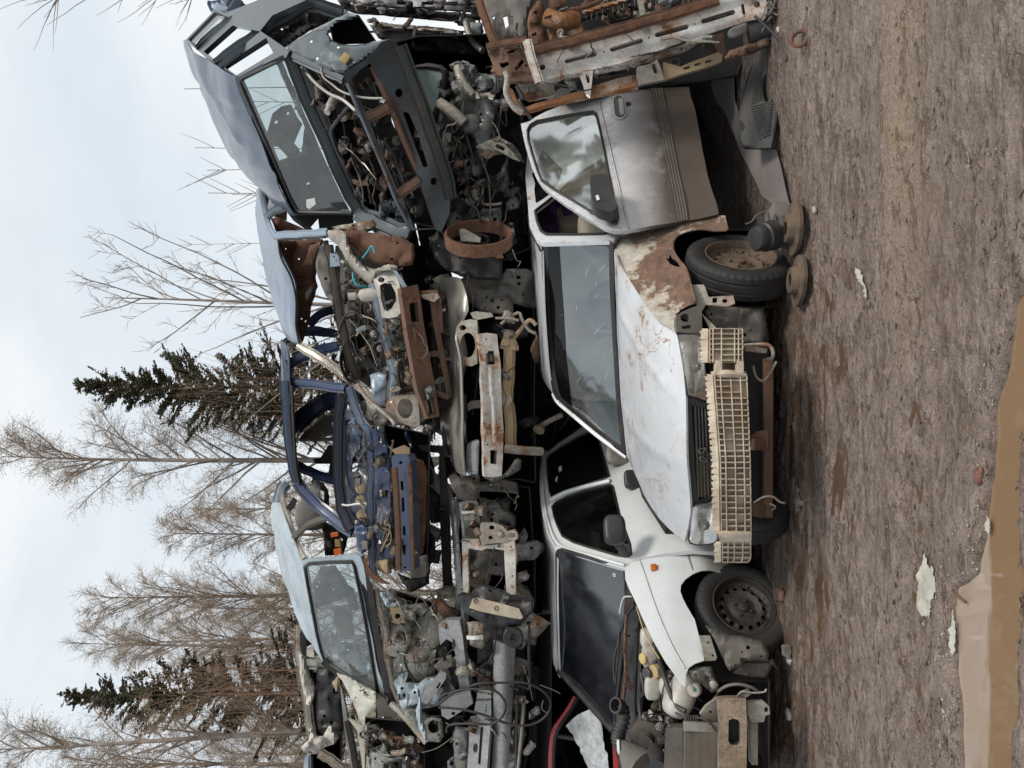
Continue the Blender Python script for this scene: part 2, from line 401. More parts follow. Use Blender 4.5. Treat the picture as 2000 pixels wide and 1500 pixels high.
M['silverw']=paint('dusty_silver_paint',(.40,.41,.43),rust=.24,dirt=.55,rough=.4,metal=.4)
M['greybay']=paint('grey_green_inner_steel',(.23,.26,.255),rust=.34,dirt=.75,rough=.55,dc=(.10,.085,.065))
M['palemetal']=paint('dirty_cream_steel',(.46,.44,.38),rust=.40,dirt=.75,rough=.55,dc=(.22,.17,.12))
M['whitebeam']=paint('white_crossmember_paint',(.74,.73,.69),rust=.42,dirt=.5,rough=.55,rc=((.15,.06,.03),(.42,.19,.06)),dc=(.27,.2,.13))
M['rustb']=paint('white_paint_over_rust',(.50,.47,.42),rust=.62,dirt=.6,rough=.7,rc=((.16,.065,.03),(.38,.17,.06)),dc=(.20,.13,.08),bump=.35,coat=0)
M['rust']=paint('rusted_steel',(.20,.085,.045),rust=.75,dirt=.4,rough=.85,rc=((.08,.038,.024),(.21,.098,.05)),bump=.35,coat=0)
M['brownrust']=paint('brown_rusty_channel',(.16,.085,.055),rust=.55,dirt=.75,rough=.85,rc=((.06,.03,.02),(.23,.115,.065)),dc=(.13,.105,.085),bump=.4,coat=0,grime=.8)
M['grime']=simple('grimy_engine_metal',(.075,.065,.055),.6,.3,.6,6,.5,.5,dc=(.14,.11,.085))
M['dark']=simple('near_black_steel',(.018,.017,.018),.6,.2,.5,5,.35,.4,dc=(.06,.05,.04))  # near-black tone for body tubs, linings and plates behind openings
M['black']=simple('black_plastic',(.022,.022,.024),.45,0,.3,6,.35,.15,dc=(.10,.085,.07))
M['seal']=simple('black_rubber_seal',(.012,.012,.013),.5,0,.3,12,.15,.1)
M['tyre']=simple('tyre_rubber',(.016,.0155,.016),.65,0,.3,9,.28,.4,dc=(.075,.06,.048))
M['rim']=simple('muddy_steel_rim',(.12,.085,.06),.7,.2,.4,14,.6,.4,dc=(.19,.13,.085))
M['rimdark']=simple('dark_steel_rim',(.045,.04,.038),.5,.4,.4,14,.5,.3,dc=(.10,.08,.06))
M['plas']=simple('dirty_cream_plastic',(.58,.50,.39),.65,0,.4,9,.6,.2,dc=(.24,.15,.09))
M['greyp']=simple('dusty_grey_plastic',(.13,.125,.115),.7,0,.35,7,.6,.3,dc=(.19,.155,.12))
M['jug']=simple('milky_plastic',(.52,.50,.45),.45,0,.3,5,.7,.1)
M['yellow']=simple('yellowed_plastic',(.50,.36,.14),.55,0,.3,9,.4,.1)
M['tanrust']=paint('tan_rusty_steel',(.36,.27,.19),rust=.40,dirt=.85,rough=.75,dc=(.13,.095,.07),bump=.35,coat=0,grime=.7)
M['paleteal']=paint('chipped_grey_blue_paint',(.07,.11,.17),rust=.5,dirt=.5,rough=.4,metal=.2,rc=((.05,.03,.02),(.12,.07,.04)))
M['creamwing']=paint('yellowed_white_paint',(.62,.61,.50),rust=.1,dirt=.25,rough=.35,grime=.2)
M['red']=paint('red_paint',(.50,.02,.025),rust=0,dirt=.2,rough=.25,coat=.6)
M['orange']=simple('amber_lens',(.55,.14,.02),.25,0,.2,20,.2,.05)
M['neon']=simple('bright_orange_plastic',(.85,.16,.02),.45,0,.1,5,.1,.05)
M['chrome']=simple('worn_bright_metal',(.9,.9,.88),.4,.0,.3,9,.3,.2)
M['mirror']=simple('silvered_reflector',(.92,.92,.9),.16,1.0,.08,9,.1,.05)
M['steel']=simple('dull_steel',(.34,.32,.29),.5,.5,.4,9,.6,.3)
M['seat']=simple('beige_seat_cloth',(.36,.31,.25),.9,0,.2,5,.3,.4)
M['darkseat']=simple('dark_seat_cloth',(.05,.05,.055),.9,0,.3,5,.2,.4)
M['brown']=simple('brown_headlining',(.13,.062,.038),.85,0,.3,3,.3,.3,dc=(.2,.12,.08))
M['tan']=simple('tan_lining_board',(.34,.25,.15),.85,0,.2,3,.3,.3)
M['purple']=simple('purple_plastic',(.10,.03,.16),.5,0,.3,3,.1,.1)
M['rad']=simple('radiator_fins',(.17,.145,.115),.7,.3,.3,12,.6,.3)
M['foam']=simple('pale_foam_sheet',(.58,.55,.5),.95,0,.25,7,.4,.6)
M['white_s']=simple('white_sticker',(.75,.75,.72),.6,0,.1,8,.2,.05)
M['label']=simple('stained_label_paper',(.55,.47,.37),.8,0,.3,12,.5,.2,dc=(.3,.19,.12))
M['film']=simple('crazed_plastic_film',(.55,.57,.58),.35,0,.45,14,.2,.8)
M['cyan']=simple('cyan_wire',(.02,.45,.55),.5,0,.1,5,0,.05)
M['lens']=None
M['glass']=glassm('dusty_window_glass',dirt=.22)
M['glassB']=glassm('dark_tinted_windscreen',(.16,.18,.24),dirt=.16,dc=(.10,.11,.14),refl=1.5,rough=.14)
M['glassC']=glassm('dusty_windscreen_glass',(.85,.92,.94),dirt=.2,dc=(.4,.44,.44),refl=2.2,rough=.07)
M['glassD']=glassm('tinted_side_glass',(.10,.10,.10),dirt=.12,dc=(.10,.10,.10),refl=.5)
M['glassclr']=glassm('clear_door_glass',(.85,.9,.88),dirt=.16,dc=(.6,.6,.5),refl=5,rough=.1)
M['lens']=glassm('cloudy_headlamp_lens',(.97,.97,.96),dirt=.22,dc=(.8,.79,.75),refl=2.4,rough=.06)
# ---------------------------------------------------------------- shared pieces
def wheel(par,c,axis,r,w_,rimm,tyrem,nh=14,tilt=0,hubm=None,sagz=0):
    "axis points out of the visible face; c = centre of tyre"
    ax=Vector(axis).normalized();c=Vector(c)
    rr=r*.64
    prof=[(-w_*.30,rr),(-w_*.44,rr*1.03),(-w_*.5,r*.80),(-w_*.49,r*.88),(-w_*.42,r*.965),(-w_*.36,r*.99),(-w_*.2,r),(-w_*.17,r*.985),(-w_*.12,r*.985),(-w_*.1,r),(w_*.1,r),(w_*.12,r*.985),(w_*.17,r*.985),(w_*.2,r),(w_*.36,r*.99),(w_*.42,r*.965),(w_*.49,r*.88),(w_*.5,r*.80),(w_*.47,r*.70),(w_*.42,rr*1.03),(w_*.30,rr)]
    def rm(i,j):
        if j in(4,5,14,15) and i%3==0:return -r*.022
        if j in(6,13) and i%3==1:return -r*.012
        return 0
    t=MB().lathe(prof,c,ax,n=132,rmod=rm).build(par,'tyre',tyrem,30)
    u=ax.orthogonal().normalized();v=ax.cross(u)
    def mp(x,y):
        q=math.hypot(x,y)/rr
        h=w_*(.36 if q>.93 else .18 if q>.88 else .06+.10*max(0,1-abs(q-.66)/.2) if q>.42 else .16-.1*(q/.42)**3)
        return c+ax*h+(u*x+v*y)
    holes=[circ(.70*rr*math.cos(t),.70*rr*math.sin(t),rr*.07,rr*.085,8,t) for t in [2*math.pi*i/nh for i in range(nh)]]
    b=MB();b.plate(circ(0,0,rr*.9,n=48),holes,mapf=mp,cut=rr/7,th=.004)
    b.lathe([(w_*.45,rr*1.04),(w_*.46,rr*1.0),(w_*.42,rr*.985),(w_*.36,rr*.95),(w_*.2,rr*.93),(w_*.16,rr*.88),(-w_*.3,rr*.9),(-w_*.45,rr*1.02)],c,ax,n=48)
    b.lathe([(w_*.14,rr*.16),(w_*.26,rr*.15),(w_*.28,rr*.1),(w_*.28,0.001)],c,ax,n=20)
    for i in range(4):
        t_=2*math.pi*i/4+.5;q=c+(u*math.cos(t_)+v*math.sin(t_))*rr*.28
        b.lathe([(w_*.1,.010),(w_*.22,.010),(w_*.24,.006),(w_*.24,.0001)],q,ax,n=6)
    o=b.build(par,'rim',rimm,35)
    h=MB().lathe([(-w_*.3,rr*.85),(-w_*.3,.001)],c,ax,n=24).build(par,'brake_backplate',M['dark'],0)
    return t,o
# ---------------------------------------------------------------- more shared pieces
def quadbox(B_,f,b,faces='TBLRKF',th=.006,w=False,cuts=6,dent=.0,seed=0):
    "f,b: four corners (upper-left, upper-right, lower-right, lower-left) of the near and far end"
    f=[Vector(p) if w else P(*p) for p in f];b=[Vector(p) if w else P(*p) for p in b]
    Q={'T':(f[0],f[1],b[1],b[0]),'B':(f[3],f[2],b[2],b[3]),'L':(f[0],b[0],b[3],f[3]),'R':(f[1],b[1],b[2],f[2]),'K':(b[0],b[1],b[2],b[3]),'F':(f[0],f[1],f[2],f[3])}
    for i,k in enumerate(faces):
        a,c,e,g=Q[k];B_.sheet([tuple(a),tuple(c)],[tuple(g),tuple(e)],[tuple(a),tuple(g)],[tuple(c),tuple(e)],n=cuts,m=cuts,th=th,w=True,dent=dent,seed=seed+i*3.3,dsc=3)
    return B_
def tub(par,name,mat,f,b,faces='BLRK',**k):
    B_=MB();quadbox(B_,f,b,faces,**k);return B_.build(par,name,mat,35)
def bil(q,u,v):
    q=[np.array(p,float) for p in q];return (1-u)*(1-v)*q[0]+u*(1-v)*q[1]+u*v*q[2]+(1-u)*v*q[3]
def junk(par,q,dz,seed,n=(14,10,10),mats=('grime','steel','black'),sc=1.0):
    "fittings bolted inside an open bay: q = quad of (x,y,d)"
    rg=random.Random(seed)
    for i in range(int(n[0]*1.5)):
        p=bil(q,rg.random(),rg.random());dd=p[2]+rg.uniform(-dz,dz);w_,h_=rg.uniform(5,22)*sc,rg.uniform(3,13)*sc;a=rg.uniform(-.6,.6)+rg.choice((0,0,1.57))
        o=[(p[0]+x*math.cos(a)-y*math.sin(a),p[1]+x*math.sin(a)+y*math.cos(a)) for x,y in ((-w_,-h_*rg.uniform(.5,1)),(w_*.2,-h_),(w_*rg.uniform(.7,1),-h_*.6),(w_,h_*.8),(-w_*.3,h_),(-w_*rg.uniform(.6,1),h_*.4))]
        hl=[circ(p[0]+rg.uniform(-.2,.2)*w_,p[1]+rg.uniform(-.2,.2)*h_,min(w_,h_)*rg.uniform(.15,.3),n=8)] if rg.random()<.7 else []
        plate(par,'bay_bracket',M[mats[0]] if rg.random()<.6 else M[mats[1]] if rg.random()<.6 else M['brownrust'],o,hl,D((p[0],p[1],dd),(p[0]+30,p[1],dd+rg.uniform(-.12,.12)),(p[0],p[1]+30,dd+rg.uniform(-.12,.12))),th=rg.choice((.003,.02,.04)),dent=.021,dsc=9)
    for i in range(n[1]):
        B_=MB();p=bil(q,rg.random(),rg.random());s=rg.uniform(.012,.042)*sc
        c=P(p[0],p[1],p[2]+rg.uniform(-dz,dz));ax=Vector((rg.uniform(-1,1),rg.uniform(-1.2,-.2),rg.uniform(-.4,1)))
        if rg.random()<.6:B_.lathe([(-s*.8,.001),(-s*.8,s),(0,s),(.0,s*.8),(s*.5,s*.75),(s*.55,s*.3),(s*.9,s*.28),(s*.9,.001)],c,ax,n=14)
        else:B_.box(c,(s*2,s*1.4,s*1.2),Matrix.Rotation(rg.uniform(0,3),3,'Y')@Matrix.Rotation(rg.uniform(-.5,.5),3,'X'),s*.15)
        B_.build(par,'bay_fitting',M[mats[1]],35)
    for i in range(n[2]):
        u,v=rg.random(),rg.random();pts=[];r=rg.uniform(.003,.011)*sc
        for k in range(5):
            u=min(1,max(0,u+rg.uniform(-.22,.22)));v=min(1,max(0,v+rg.uniform(-.3,.3)));p=bil(q,u,v);pts.append((p[0],p[1],p[2]-dz*.5+rg.uniform(-dz,dz)*.7))
        tube(par,'bay_hose',M[mats[2]],pts,r,n=6,sm=5)
def slats(B_,x0,y0,x1,y1,d,n,r=.002):pass
def bolt(B_,x,y,d,r=.01,ax=(0,-1,0)):
    B_.lathe([(-.004,r*1.5),(0,r*1.5),(0,r),(r*.9,r),(r,.0001)],P(x,y,d),ax,n=6)
def gasket(par,name,outline,wd,d,sm=3,th=.008,mat=None,off=0):
    "rubber bead running round an opening"
    q=catmull([p[:2] for p in outline],sm,True) if sm>1 else [np.array(p[:2]) for p in outline]
    return MB().tube([(p[0],p[1],d(p[0],p[1])-off) for p in q],wd,n=6,sm=1,closed=True).build(par,name,mat or M['seal'],60)
# ================================================================ camera, light, sky
cd=bpy.data.cameras.new('camera');cam=bpy.data.objects.new('camera',cd);scene.collection.objects.link(cam)
cd.sensor_fit='HORIZONTAL';cd.sensor_width=36;cd.lens=36*FP/2000;cd.clip_start=.05;cd.clip_end=3000
cam.matrix_world=Matrix(((0,1,0,0),(0,0,-1,0),(-1,0,0,H),(0,0,0,1)))
scene.camera=cam
scene.view_settings.view_transform='Standard';scene.view_settings.look='None';scene.view_settings.exposure=0
SUN_EL,SUN_AZ=math.radians(52),math.radians(125)   # azimuth clockwise from +Y
w=bpy.data.worlds.new("World");scene.world=w;w.use_nodes=True;nt=w.node_tree;nt.nodes.clear();T=NT(nt)
wo=T.n('ShaderNodeOutputWorld');bg=T.n('ShaderNodeBackground');T.l(bg.outputs[0],wo.inputs[0]);bg.inputs[1].default_value=.1
sky=T.n('ShaderNodeTexSky');sky.sky_type='NISHITA';sky.sun_disc=False;sky.sun_elevation=SUN_EL;sky.sun_rotation=SUN_AZ;sky.dust_density=2.0;sky.air_density=1.0
tc=T.n('ShaderNodeTexCoord');mp=T.n('ShaderNodeMapping');mp.inputs['Scale'].default_value=(1.1,1.1,4.2);mp.inputs['Location'].default_value=(3.3,.2,.9);T.l(tc.outputs['Generated'],mp.inputs[0])
n1=T.noise(mp.outputs[0],1.15,7,.5,.35);cm=T.ramp(n1,.34,.62)
mp2=T.n('ShaderNodeMapping');mp2.inputs['Scale'].default_value=(1.2,1.2,5);mp2.inputs['Location'].default_value=(7,2,1.7);T.l(tc.outputs['Generated'],mp2.inputs[0])
n2=T.noise(mp2.outputs[0],1.6,6,.55,.5)
sp=T.n('ShaderNodeSeparateXYZ');T.l(tc.outputs['Generated'],sp.inputs[0])
cloudc=T.mix(T.ramp(n2,.35,.7),(9.0,9.4,9.7),(10.8,10.8,10.6))
side=T.mapr(sp.outputs[0],-.5,.5,0,.35)
hz=T.mapr(sp.outputs[2],0,.45,.5,0)
cov=T.math('ADD',T.math('MULTIPLY',cm,.62),T.math('ADD',side,hz),True)
skyb=T.mix(.75,sky.outputs[0],(7.4,8.7,9.8))
T.l(T.mix(cov,skyb,cloudc),bg.inputs[0])
sd=bpy.data.lights.new('sun','SUN');sd.energy=2.3;sd.angle=math.radians(14);sd.color=(1,.95,.87)
so=bpy.data.objects.new('sun',sd);scene.collection.objects.link(so)
sv=Vector((math.sin(SUN_AZ)*math.cos(SUN_EL),math.cos(SUN_AZ)*math.cos(SUN_EL),math.sin(SUN_EL)))
so.rotation_euler=sv.to_track_quat('Z','Y').to_euler()
# ================================================================ ground
PUD=[(2010,560),(1985,600),(1975,700),(1956,760),(1946,800),(1939,917),(1925,1024),(1911,1127),(1869,1155),(1862,1220),(1873,1350),(1880,1430),(1883,1530),(1905,1700),(1990,1700),(1970,1530),(1957,1444),(1976,1383),(1983,1243),(1985,1127),(1974,987),(1990,800),(2002,700),(2014,600)]
def px(X,Y,Z=0):return (1000+(H-Z)/Y*FP,750-X/Y*FP)
def gp(x,y):
    d=H*FP/(x-1000);return Vector(((750-y)/FP*d,d,0))
PW=[gp(*p) for p in PUD]
def sdist(p,poly):
    ins=False;best=1e9;n=len(poly)
    for i in range(n):
        a,b=poly[i-1],poly[i]
        if (a.y>p.y)!=(b.y>p.y) and p.x<(b.x-a.x)*(p.y-a.y)/(b.y-a.y)+a.x:ins=not ins
        ab=b-a;t=max(0,min(1,(p-a).dot(ab)/max(ab.length_squared,1e-9)));best=min(best,(p-a-ab*t).length)
    return -best if ins else best
def gh(X,Y):
    v=Vector((X,Y,0))
    h=.012*noise.noise(Vector((X*1.1,Y*3.4,1)))+.010*noise.noise(Vector((X*3.1,Y*11,4)))
    r=1-abs(noise.noise(Vector((X*3.6,Y*12,9))));h+=.009*(r**3-.5)
    k=noise.noise(Vector((X*9,Y*22,2)));h+=.008*k+.006*noise.noise(Vector((X*22,Y*30,7)))+.003*noise.noise(Vector((X*45,Y*45,3)))
    c=noise.noise(Vector((X*1.6,Y*2.2,30)));h+=max(0,c)*.012*(abs(noise.noise(Vector((X*30,Y*34,3)))))*2
    wz=max(0,1-abs(X+.55)/1.25)*max(0,1-abs(Y-3.95)/.6)
    if wz>0:
        n_=noise.noise(Vector((X*3.2,Y*13,50)))+.4*noise.noise(Vector((X*9,Y*26,51)))
        h-=.055*max(0,n_-.02)*min(1,wz*2.5)
    # wheel track running along the yard
    t=(Y-2.98-.03*math.sin(X*1.3));h-=.022*math.exp(-(t/.09)**2)*(.6+.4*math.sin(X*40+6*k));h+=.014*math.exp(-((t-.16)/.07)**2)
    if Y>4.6:h+=min(.05,(Y-4.6)*.03)*0
    if Y<3.4:
        s=sdist(v,PW);s+=.012*noise.noise(v*9)
        if s<.12:
            f=max(0,min(1,(s+.012)/.05));f=f*f*(3-2*f);h=h*f*.8+(1-f)*-.035
            if .03<s<.1:h+=.006
    return h
def axis_(a,b,st,far,neg=True):
    v=list(np.arange(a,b,st));x=b;s=st
    out=v
    while x<far:out.append(x);s*=1.35;x+=s
    x=a;s=st;lo=[]
    while neg and x>-far:
        s*=1.35;x-=s;lo.append(x)
    return lo[::-1]+out
xs=axis_(-2.3,2.0,.022,900);ys=axis_(2.15,5.4,.020,1500,False);ys=[-900,-200,-40,-8,0,1,1.8,2.05]+ys
b=bmesh.new();gv=[]
for Y in ys:
    gv.append([b.verts.new((X,Y,(gh(X,Y) if abs(X)<4 and 1.9<Y<7 else 0))) for X in xs])
for j in range(len(ys)-1):
    for i in range(len(xs)-1):b.faces.new((gv[j][i],gv[j][i+1],gv[j+1][i+1],gv[j+1][i]))
m,t=nmat('wet_churned_mud');T=NT(t);o=T.n('ShaderNodeOutputMaterial');p=T.n('ShaderNodeBsdfPrincipled');T.l(p.outputs[0],o.inputs[0])
tc=T.n('ShaderNodeTexCoord');v=tc.outputs['Object']
ms=T.n('ShaderNodeMapping');ms.inputs['Scale'].default_value=(1,2.6,1);T.l(v,ms.inputs[0]);sv_=ms.outputs[0]
a1=T.noise(sv_,1.4,8,.65,.3);a2=T.noise(sv_,7,9,.7,.2);a3=T.noise(v,60,5,.75);a4=T.noise(v,190,3,.7)
c=T.mix(T.ramp(a1,.3,.7),(.32,.232,.188),(.50,.385,.318))
c=T.mix(T.math('MULTIPLY',T.ramp(a2,.40,.62),.7),c,(.15,.105,.085))
c=T.mix(T.math('MULTIPLY',T.ramp(T.noise(sv_,24,5,.65),.58,.64),.8),c,(.06,.042,.034))  # larger pits: crevice shade painted into the mud colour
# sandy streak
sp=T.n('ShaderNodeSeparateXYZ');T.l(v,sp.inputs[0])
st=T.math('ABSOLUTE',T.math('SUBTRACT',sp.outputs[1],3.05));st=T.mapr(st,0,.3,1,0);st=T.math('MULTIPLY',st,T.mapr(sp.outputs[0],-.1,.7,0,1));st=T.math('MULTIPLY',st,T.ramp(a2,.36,.6),True)
c=T.mix(T.math('MULTIPLY',st,.85),c,(.46,.33,.21))
# grit
vo=T.n('ShaderNodeTexVoronoi');vo.inputs['Scale'].default_value=70;T.l(v,vo.inputs['Vector'])
gr=T.math('MULTIPLY',T.math('LESS_THAN',vo.outputs['Distance'],.16),T.ramp(T.noise(v,3,4),.52,.62))
c=T.mix(T.math('MULTIPLY',gr,.8),c,(.55,.48,.38))
c=T.mix(T.ramp(a4,.40,.62),T.mix(.55,c,(.03,.022,.018)),c)  # dark specks in the low grain: crevice occlusion painted into the colour
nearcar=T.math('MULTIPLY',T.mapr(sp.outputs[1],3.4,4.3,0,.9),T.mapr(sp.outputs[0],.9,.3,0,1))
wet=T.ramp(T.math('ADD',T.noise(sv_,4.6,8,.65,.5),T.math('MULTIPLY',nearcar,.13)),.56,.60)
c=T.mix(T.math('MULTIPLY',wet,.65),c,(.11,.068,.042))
c=T.mix(T.mapr(sp.outputs[1],4.15,4.9,0,.8),c,(.03,.024,.02))  # under-car shadow painted into the mud colour, deepening with distance
shore=T.math('MULTIPLY',T.mapr(sp.outputs[2],-.017,.002,1,0),T.math('LESS_THAN',sp.outputs[1],2.9));c=T.mix(T.math('MULTIPLY',shore,.8),c,(.11,.07,.045));wet=T.math('MAXIMUM',wet,shore)
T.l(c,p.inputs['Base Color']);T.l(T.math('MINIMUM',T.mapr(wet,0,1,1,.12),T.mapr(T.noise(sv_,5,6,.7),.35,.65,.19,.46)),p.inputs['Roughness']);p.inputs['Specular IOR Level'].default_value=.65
bp=T.n('ShaderNodeBump');bp.inputs['Strength'].default_value=.8;bp.inputs['Distance'].default_value=.02
vc=T.n('ShaderNodeTexVoronoi');vc.inputs['Scale'].default_value=34;T.l(T.mix(.06,v,T.n('ShaderNodeTexNoise').outputs['Color']),vc.inputs['Vector']);a3=T.math('ADD',a3,T.math('MULTIPLY',vc.outputs['Distance'],-.7))
hh=T.math('ADD',T.math('MULTIPLY',a3,1.2),T.math('MULTIPLY',a4,.4));hh=T.math('ADD',hh,T.math('MULTIPLY',T.noise(sv_,14,6,.6),1.5));hh=T.math('MULTIPLY',hh,T.mapr(wet,0,1,1,.4));T.l(hh,bp.inputs['Height']);T.l(bp.outputs[0],p.inputs['Normal'])
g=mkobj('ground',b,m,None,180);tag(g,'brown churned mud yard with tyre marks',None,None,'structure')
# puddle water
b=MB();pm,t=nmat('muddy_water');T=NT(t);o=T.n('ShaderNodeOutputMaterial');p=T.n('ShaderNodeBsdfPrincipled');T.l(p.outputs[0],o.inputs[0])
tc=T.n('ShaderNodeTexCoord');mm=T.n('ShaderNodeMapping');mm.inputs['Scale'].default_value=(1,4,1);T.l(tc.outputs['Object'],mm.inputs[0]);sy=T.n('ShaderNodeSeparateXYZ');T.l(tc.outputs['Object'],sy.inputs[0]);n=T.math('ADD',T.mapr(sy.outputs[1],2.44,2.64,.30,.68),T.math('MULTIPLY',T.math('SUBTRACT',T.noise(mm.outputs[0],1.3,7,.6,.3),.5),.95))
T.l(T.mix(T.ramp(n,.47,.55),(.22,.14,.08),(.33,.255,.20)),p.inputs['Base Color']);p.inputs['Roughness'].default_value=.03;p.inputs['Specular IOR Level'].default_value=.9  # paler far zone: wet mud and sky reflection painted into the colour
bp=T.n('ShaderNodeBump');bp.inputs['Strength'].default_value=.06;T.l(T.noise(mm.outputs[0],6,3),bp.inputs['Height']);T.l(bp.outputs[0],p.inputs['Normal'])
bb=bmesh.new();pts=[bb.verts.new((X,Y,-.016)) for X,Y in ((-3.4,2.0),(.6,2.0),(.6,2.75),(-3.4,2.9))];bb.faces.new(pts)
b2=bmesh.new();b2.faces.new([b2.verts.new((X,Y,-.0175)) for X,Y in ((-3.4,2.9),(.6,2.75),(1.2,3.45),(-3.4,3.45))]);b2.faces.new([b2.verts.new((X,Y,-.0095)) for X,Y in ((-2.6,3.45),(.5,3.45),(.7,4.5),(-2.6,4.5))])
pm2=pm.copy();pm2.name='standing_water';[setattr(n.inputs[i],'default_value',v) for n in pm2.node_tree.nodes if n.type=='MIX_RGB' for i,v in ((1,(.085,.052,.03,1)),(2,(.11,.07,.045,1)))]
tag(mkobj('standing_water',b2,pm2,None,0),'brown water standing in the hollows of the mud',None,None,'structure')
tag(mkobj('puddle_water',bb,pm,None,0),'tan muddy puddle lying in the near rut',None,None,'structure')
# pale sheet lying in the mud
# ================================================================ white saloon with the rusted front wing (front row, middle)
c=thing('white_saloon','white saloon with rusted front wing, black grille and its bumper cover gone','scrap car',(.1,5.2,0))
G_=lambda *p:L(G,*p);F_=lambda *p:L(Fc,*p);H_=lambda *p:L(Hc,*p);E_=lambda *p:L(E,*p)
# bonnet
top=[(1199,493,4.66),(1203,580,4.70),(1207,680,4.78),(1213,785,4.90),(1224,890,5.03)]
left=[(1199,493,4.66),(1210,517,4.57),(1240,562,4.4),(1261,595,4.26),(1288,628,4.10),(1319,649,3.97)]
right=[(1224,890,5.03),(1249,945,4.82),(1261,972,4.68),(1282,1005,4.5),(1309,1035,4.3),(1337,1057,4.12)]
bot=[(1319,649,3.97),(1324,661,3.93),(1333,715,3.84),(1339,770,3.79),(1340,810,3.78),(1342,900,3.80),(1348,978,3.88),(1347,1014,3.95),(1337,1057,4.12)]
M['bonnet']=paint('white_bonnet_paint_peeling',(.60,.61,.63),rust=.43,dirt=.2,rough=.28,scale=1.5,scr=.8,rc=((.20,.125,.09),(.38,.27,.20)),grime=.06,coat=.35,rbias=(-1.25,-.6,-.055),raxis=1)
sheet(c,'bonnet',M['bonnet'],top,bot,left,right,n=60,m=40,th=.012,bulge=.035,dent=.003,fn=lambda u,v:min(1,(1-v)*5,v*6)*(.010*math.exp(-((u-.22-.10*v)/.035)**2)+.010*math.exp(-((u-.76+.14*v)/.035)**2)))
# windscreen
dw=D((1062,475,5.15),(1198,470,4.73),(1080,770,5.62),(1222,885,5.06))
ws=[(1060,474),(1064,470),(1150,470),(1192,471),(1198,478),(1200,568),(1206,680),(1212,780),(1223,889),(1168,849),(1120,810),(1090,783),(1081,766),(1072,715),(1064,610),(1060,520)]
wi=[(1070,482),(1074,480),(1150,480),(1184,481),(1189,487),(1191,568),(1197,680),(1203,778),(1213,872),(1168,838),(1120,798),(1096,776),(1091,762),(1082,715),(1074,610),(1070,520)]
g=plate(c,'windscreen',M['glassC'],ws,[],dw,th=.004,cut=40)
b=MB();b.plate(ws,[wi],lambda x,y:dw(x,y)-.006,th=.004,cut=60);b.build(g,'black_border',M['seal'],0)
M['shade']=glassm('shade_band_glass',(.13,.15,.17),dirt=.08,dc=(.15,.15,.15),refl=.4)
plate(g,'shade_band',M['shade'],[(1070,482),(1092,481),(1097,560),(1106,700),(1117,796),(1096,776),(1091,762),(1082,715),(1074,610),(1070,520)],[],lambda x,y:dw(x,y)-.004,th=.001)
gasket(g,'windscreen_trim',ws,.008,dw,sm=1,off=.006)
# roof
sheet(c,'roof',M['whiteroof'],[(1026,349,6.9),(1031,420,6.9),(1039,550,6.9),(1046,620,6.9),(1050,685,6.75),(1058,736,6.4),(1080,769,5.75)],[(1042,400,5.5),(1048,440,5.3),(1058,472,5.17),(1060,520,5.2),(1063,610,5.3),(1071,715,5.5),(1080,768,5.64)],
 [(1026,349,6.9),(1030,362,6.3),(1038,385,5.8),(1042,400,5.5)],[(1080,769,5.75),(1080,768,5.64)],n=24,m=12,th=.01,bulge=.015)
# near side: pillar, rail, rear window frame, quarter
ds=D((1045,460,5.05),(1200,460,4.78),(1120,345,5.75))
rail=[(1026,345),(1031,400),(1034,440),(1048,468),(1060,474),(1150,471),(1198,470),(1210,455),(1290,440),(1388,425),(1362,340),(1340,215),(1320,190),(1200,200),(1060,270),(1030,300)]
ho=H_((150,1040),(165,1110),(190,1170),(225,1193),(400,1194),(600,1190),(700,1150),(1000,1120),(1150,1100),(1150,700),(700,640),(430,800),(290,930))
hq=H_((130,800),(150,860),(145,900),(155,990),(200,965),(240,935),(300,860),(330,770),(200,640))
b=MB();b.plate(rail,[ho,hq],ds,th=.03,cut=50,dent=.003);b.build(c,'side_body',M['white'],35)
gasket(c,'door_opening_seal',ho,.010,lambda x,y:ds(x,y)-.01,sm=1)
plate(c,'rear_window',M['glassD'],hq,[],lambda x,y:ds(x,y)+.01,th=.003)
# roof gutter strips
tube(c,'roof_gutter',M['seal'],[(1032,420,5.7),(1036,450,5.45),(1046,470,5.25),(1056,490,5.16)],.008)
# far side pillar line
tube(c,'far_pillar',M['white'],[(1081,769,5.66),(1090,786,5.58),(1120,812,5.42),(1168,852,5.25),(1224,893,5.08)],.016,n=8)
# body tub and interior
tub(c,'body_tub',M['dark'],[(1300,1040,4.45),(1300,650,4.35),(1490,640,4.35),(1490,1040,4.45)],[(1210,900,6.9),(1190,420,6.9),(1330,420,6.9),(1340,900,6.9)],'TBLRKF',th=.01,cuts=5)
b=MB();quadbox(b,[(1226,885,5.05),(1206,470,4.78),(1290,470,4.9),(1310,885,5.15)],[(1213,870,5.5),(1194,480,5.15),(1290,470,5.3),(1310,885,5.5)],'TKF',th=.01);b.build(c,'dashboard',M['black'],35)
b=MB();quadbox(b,[(1215,880,6.7),(1190,380,6.5),(1330,380,6.5),(1330,880,6.7)],[(1140,860,7.0),(1120,370,6.9),(1320,370,6.9),(1320,860,7)],'TKF',th=.01);b.build(c,'rear_shelf',M['darkseat'],35)
for i,(x,y,d,sx) in enumerate([(1180,720,5.75,1),(1165,520,5.55,1)]):
    s=MB();s.blob((x,y,d),(.50,.16,.62),Matrix.Rotation(-.2,3,'X'),.45);
    s.blob((x-62,y,d+.05),(.27,.11,.18),None,.55);o=s.build(c,'seat',M['seat'],60)
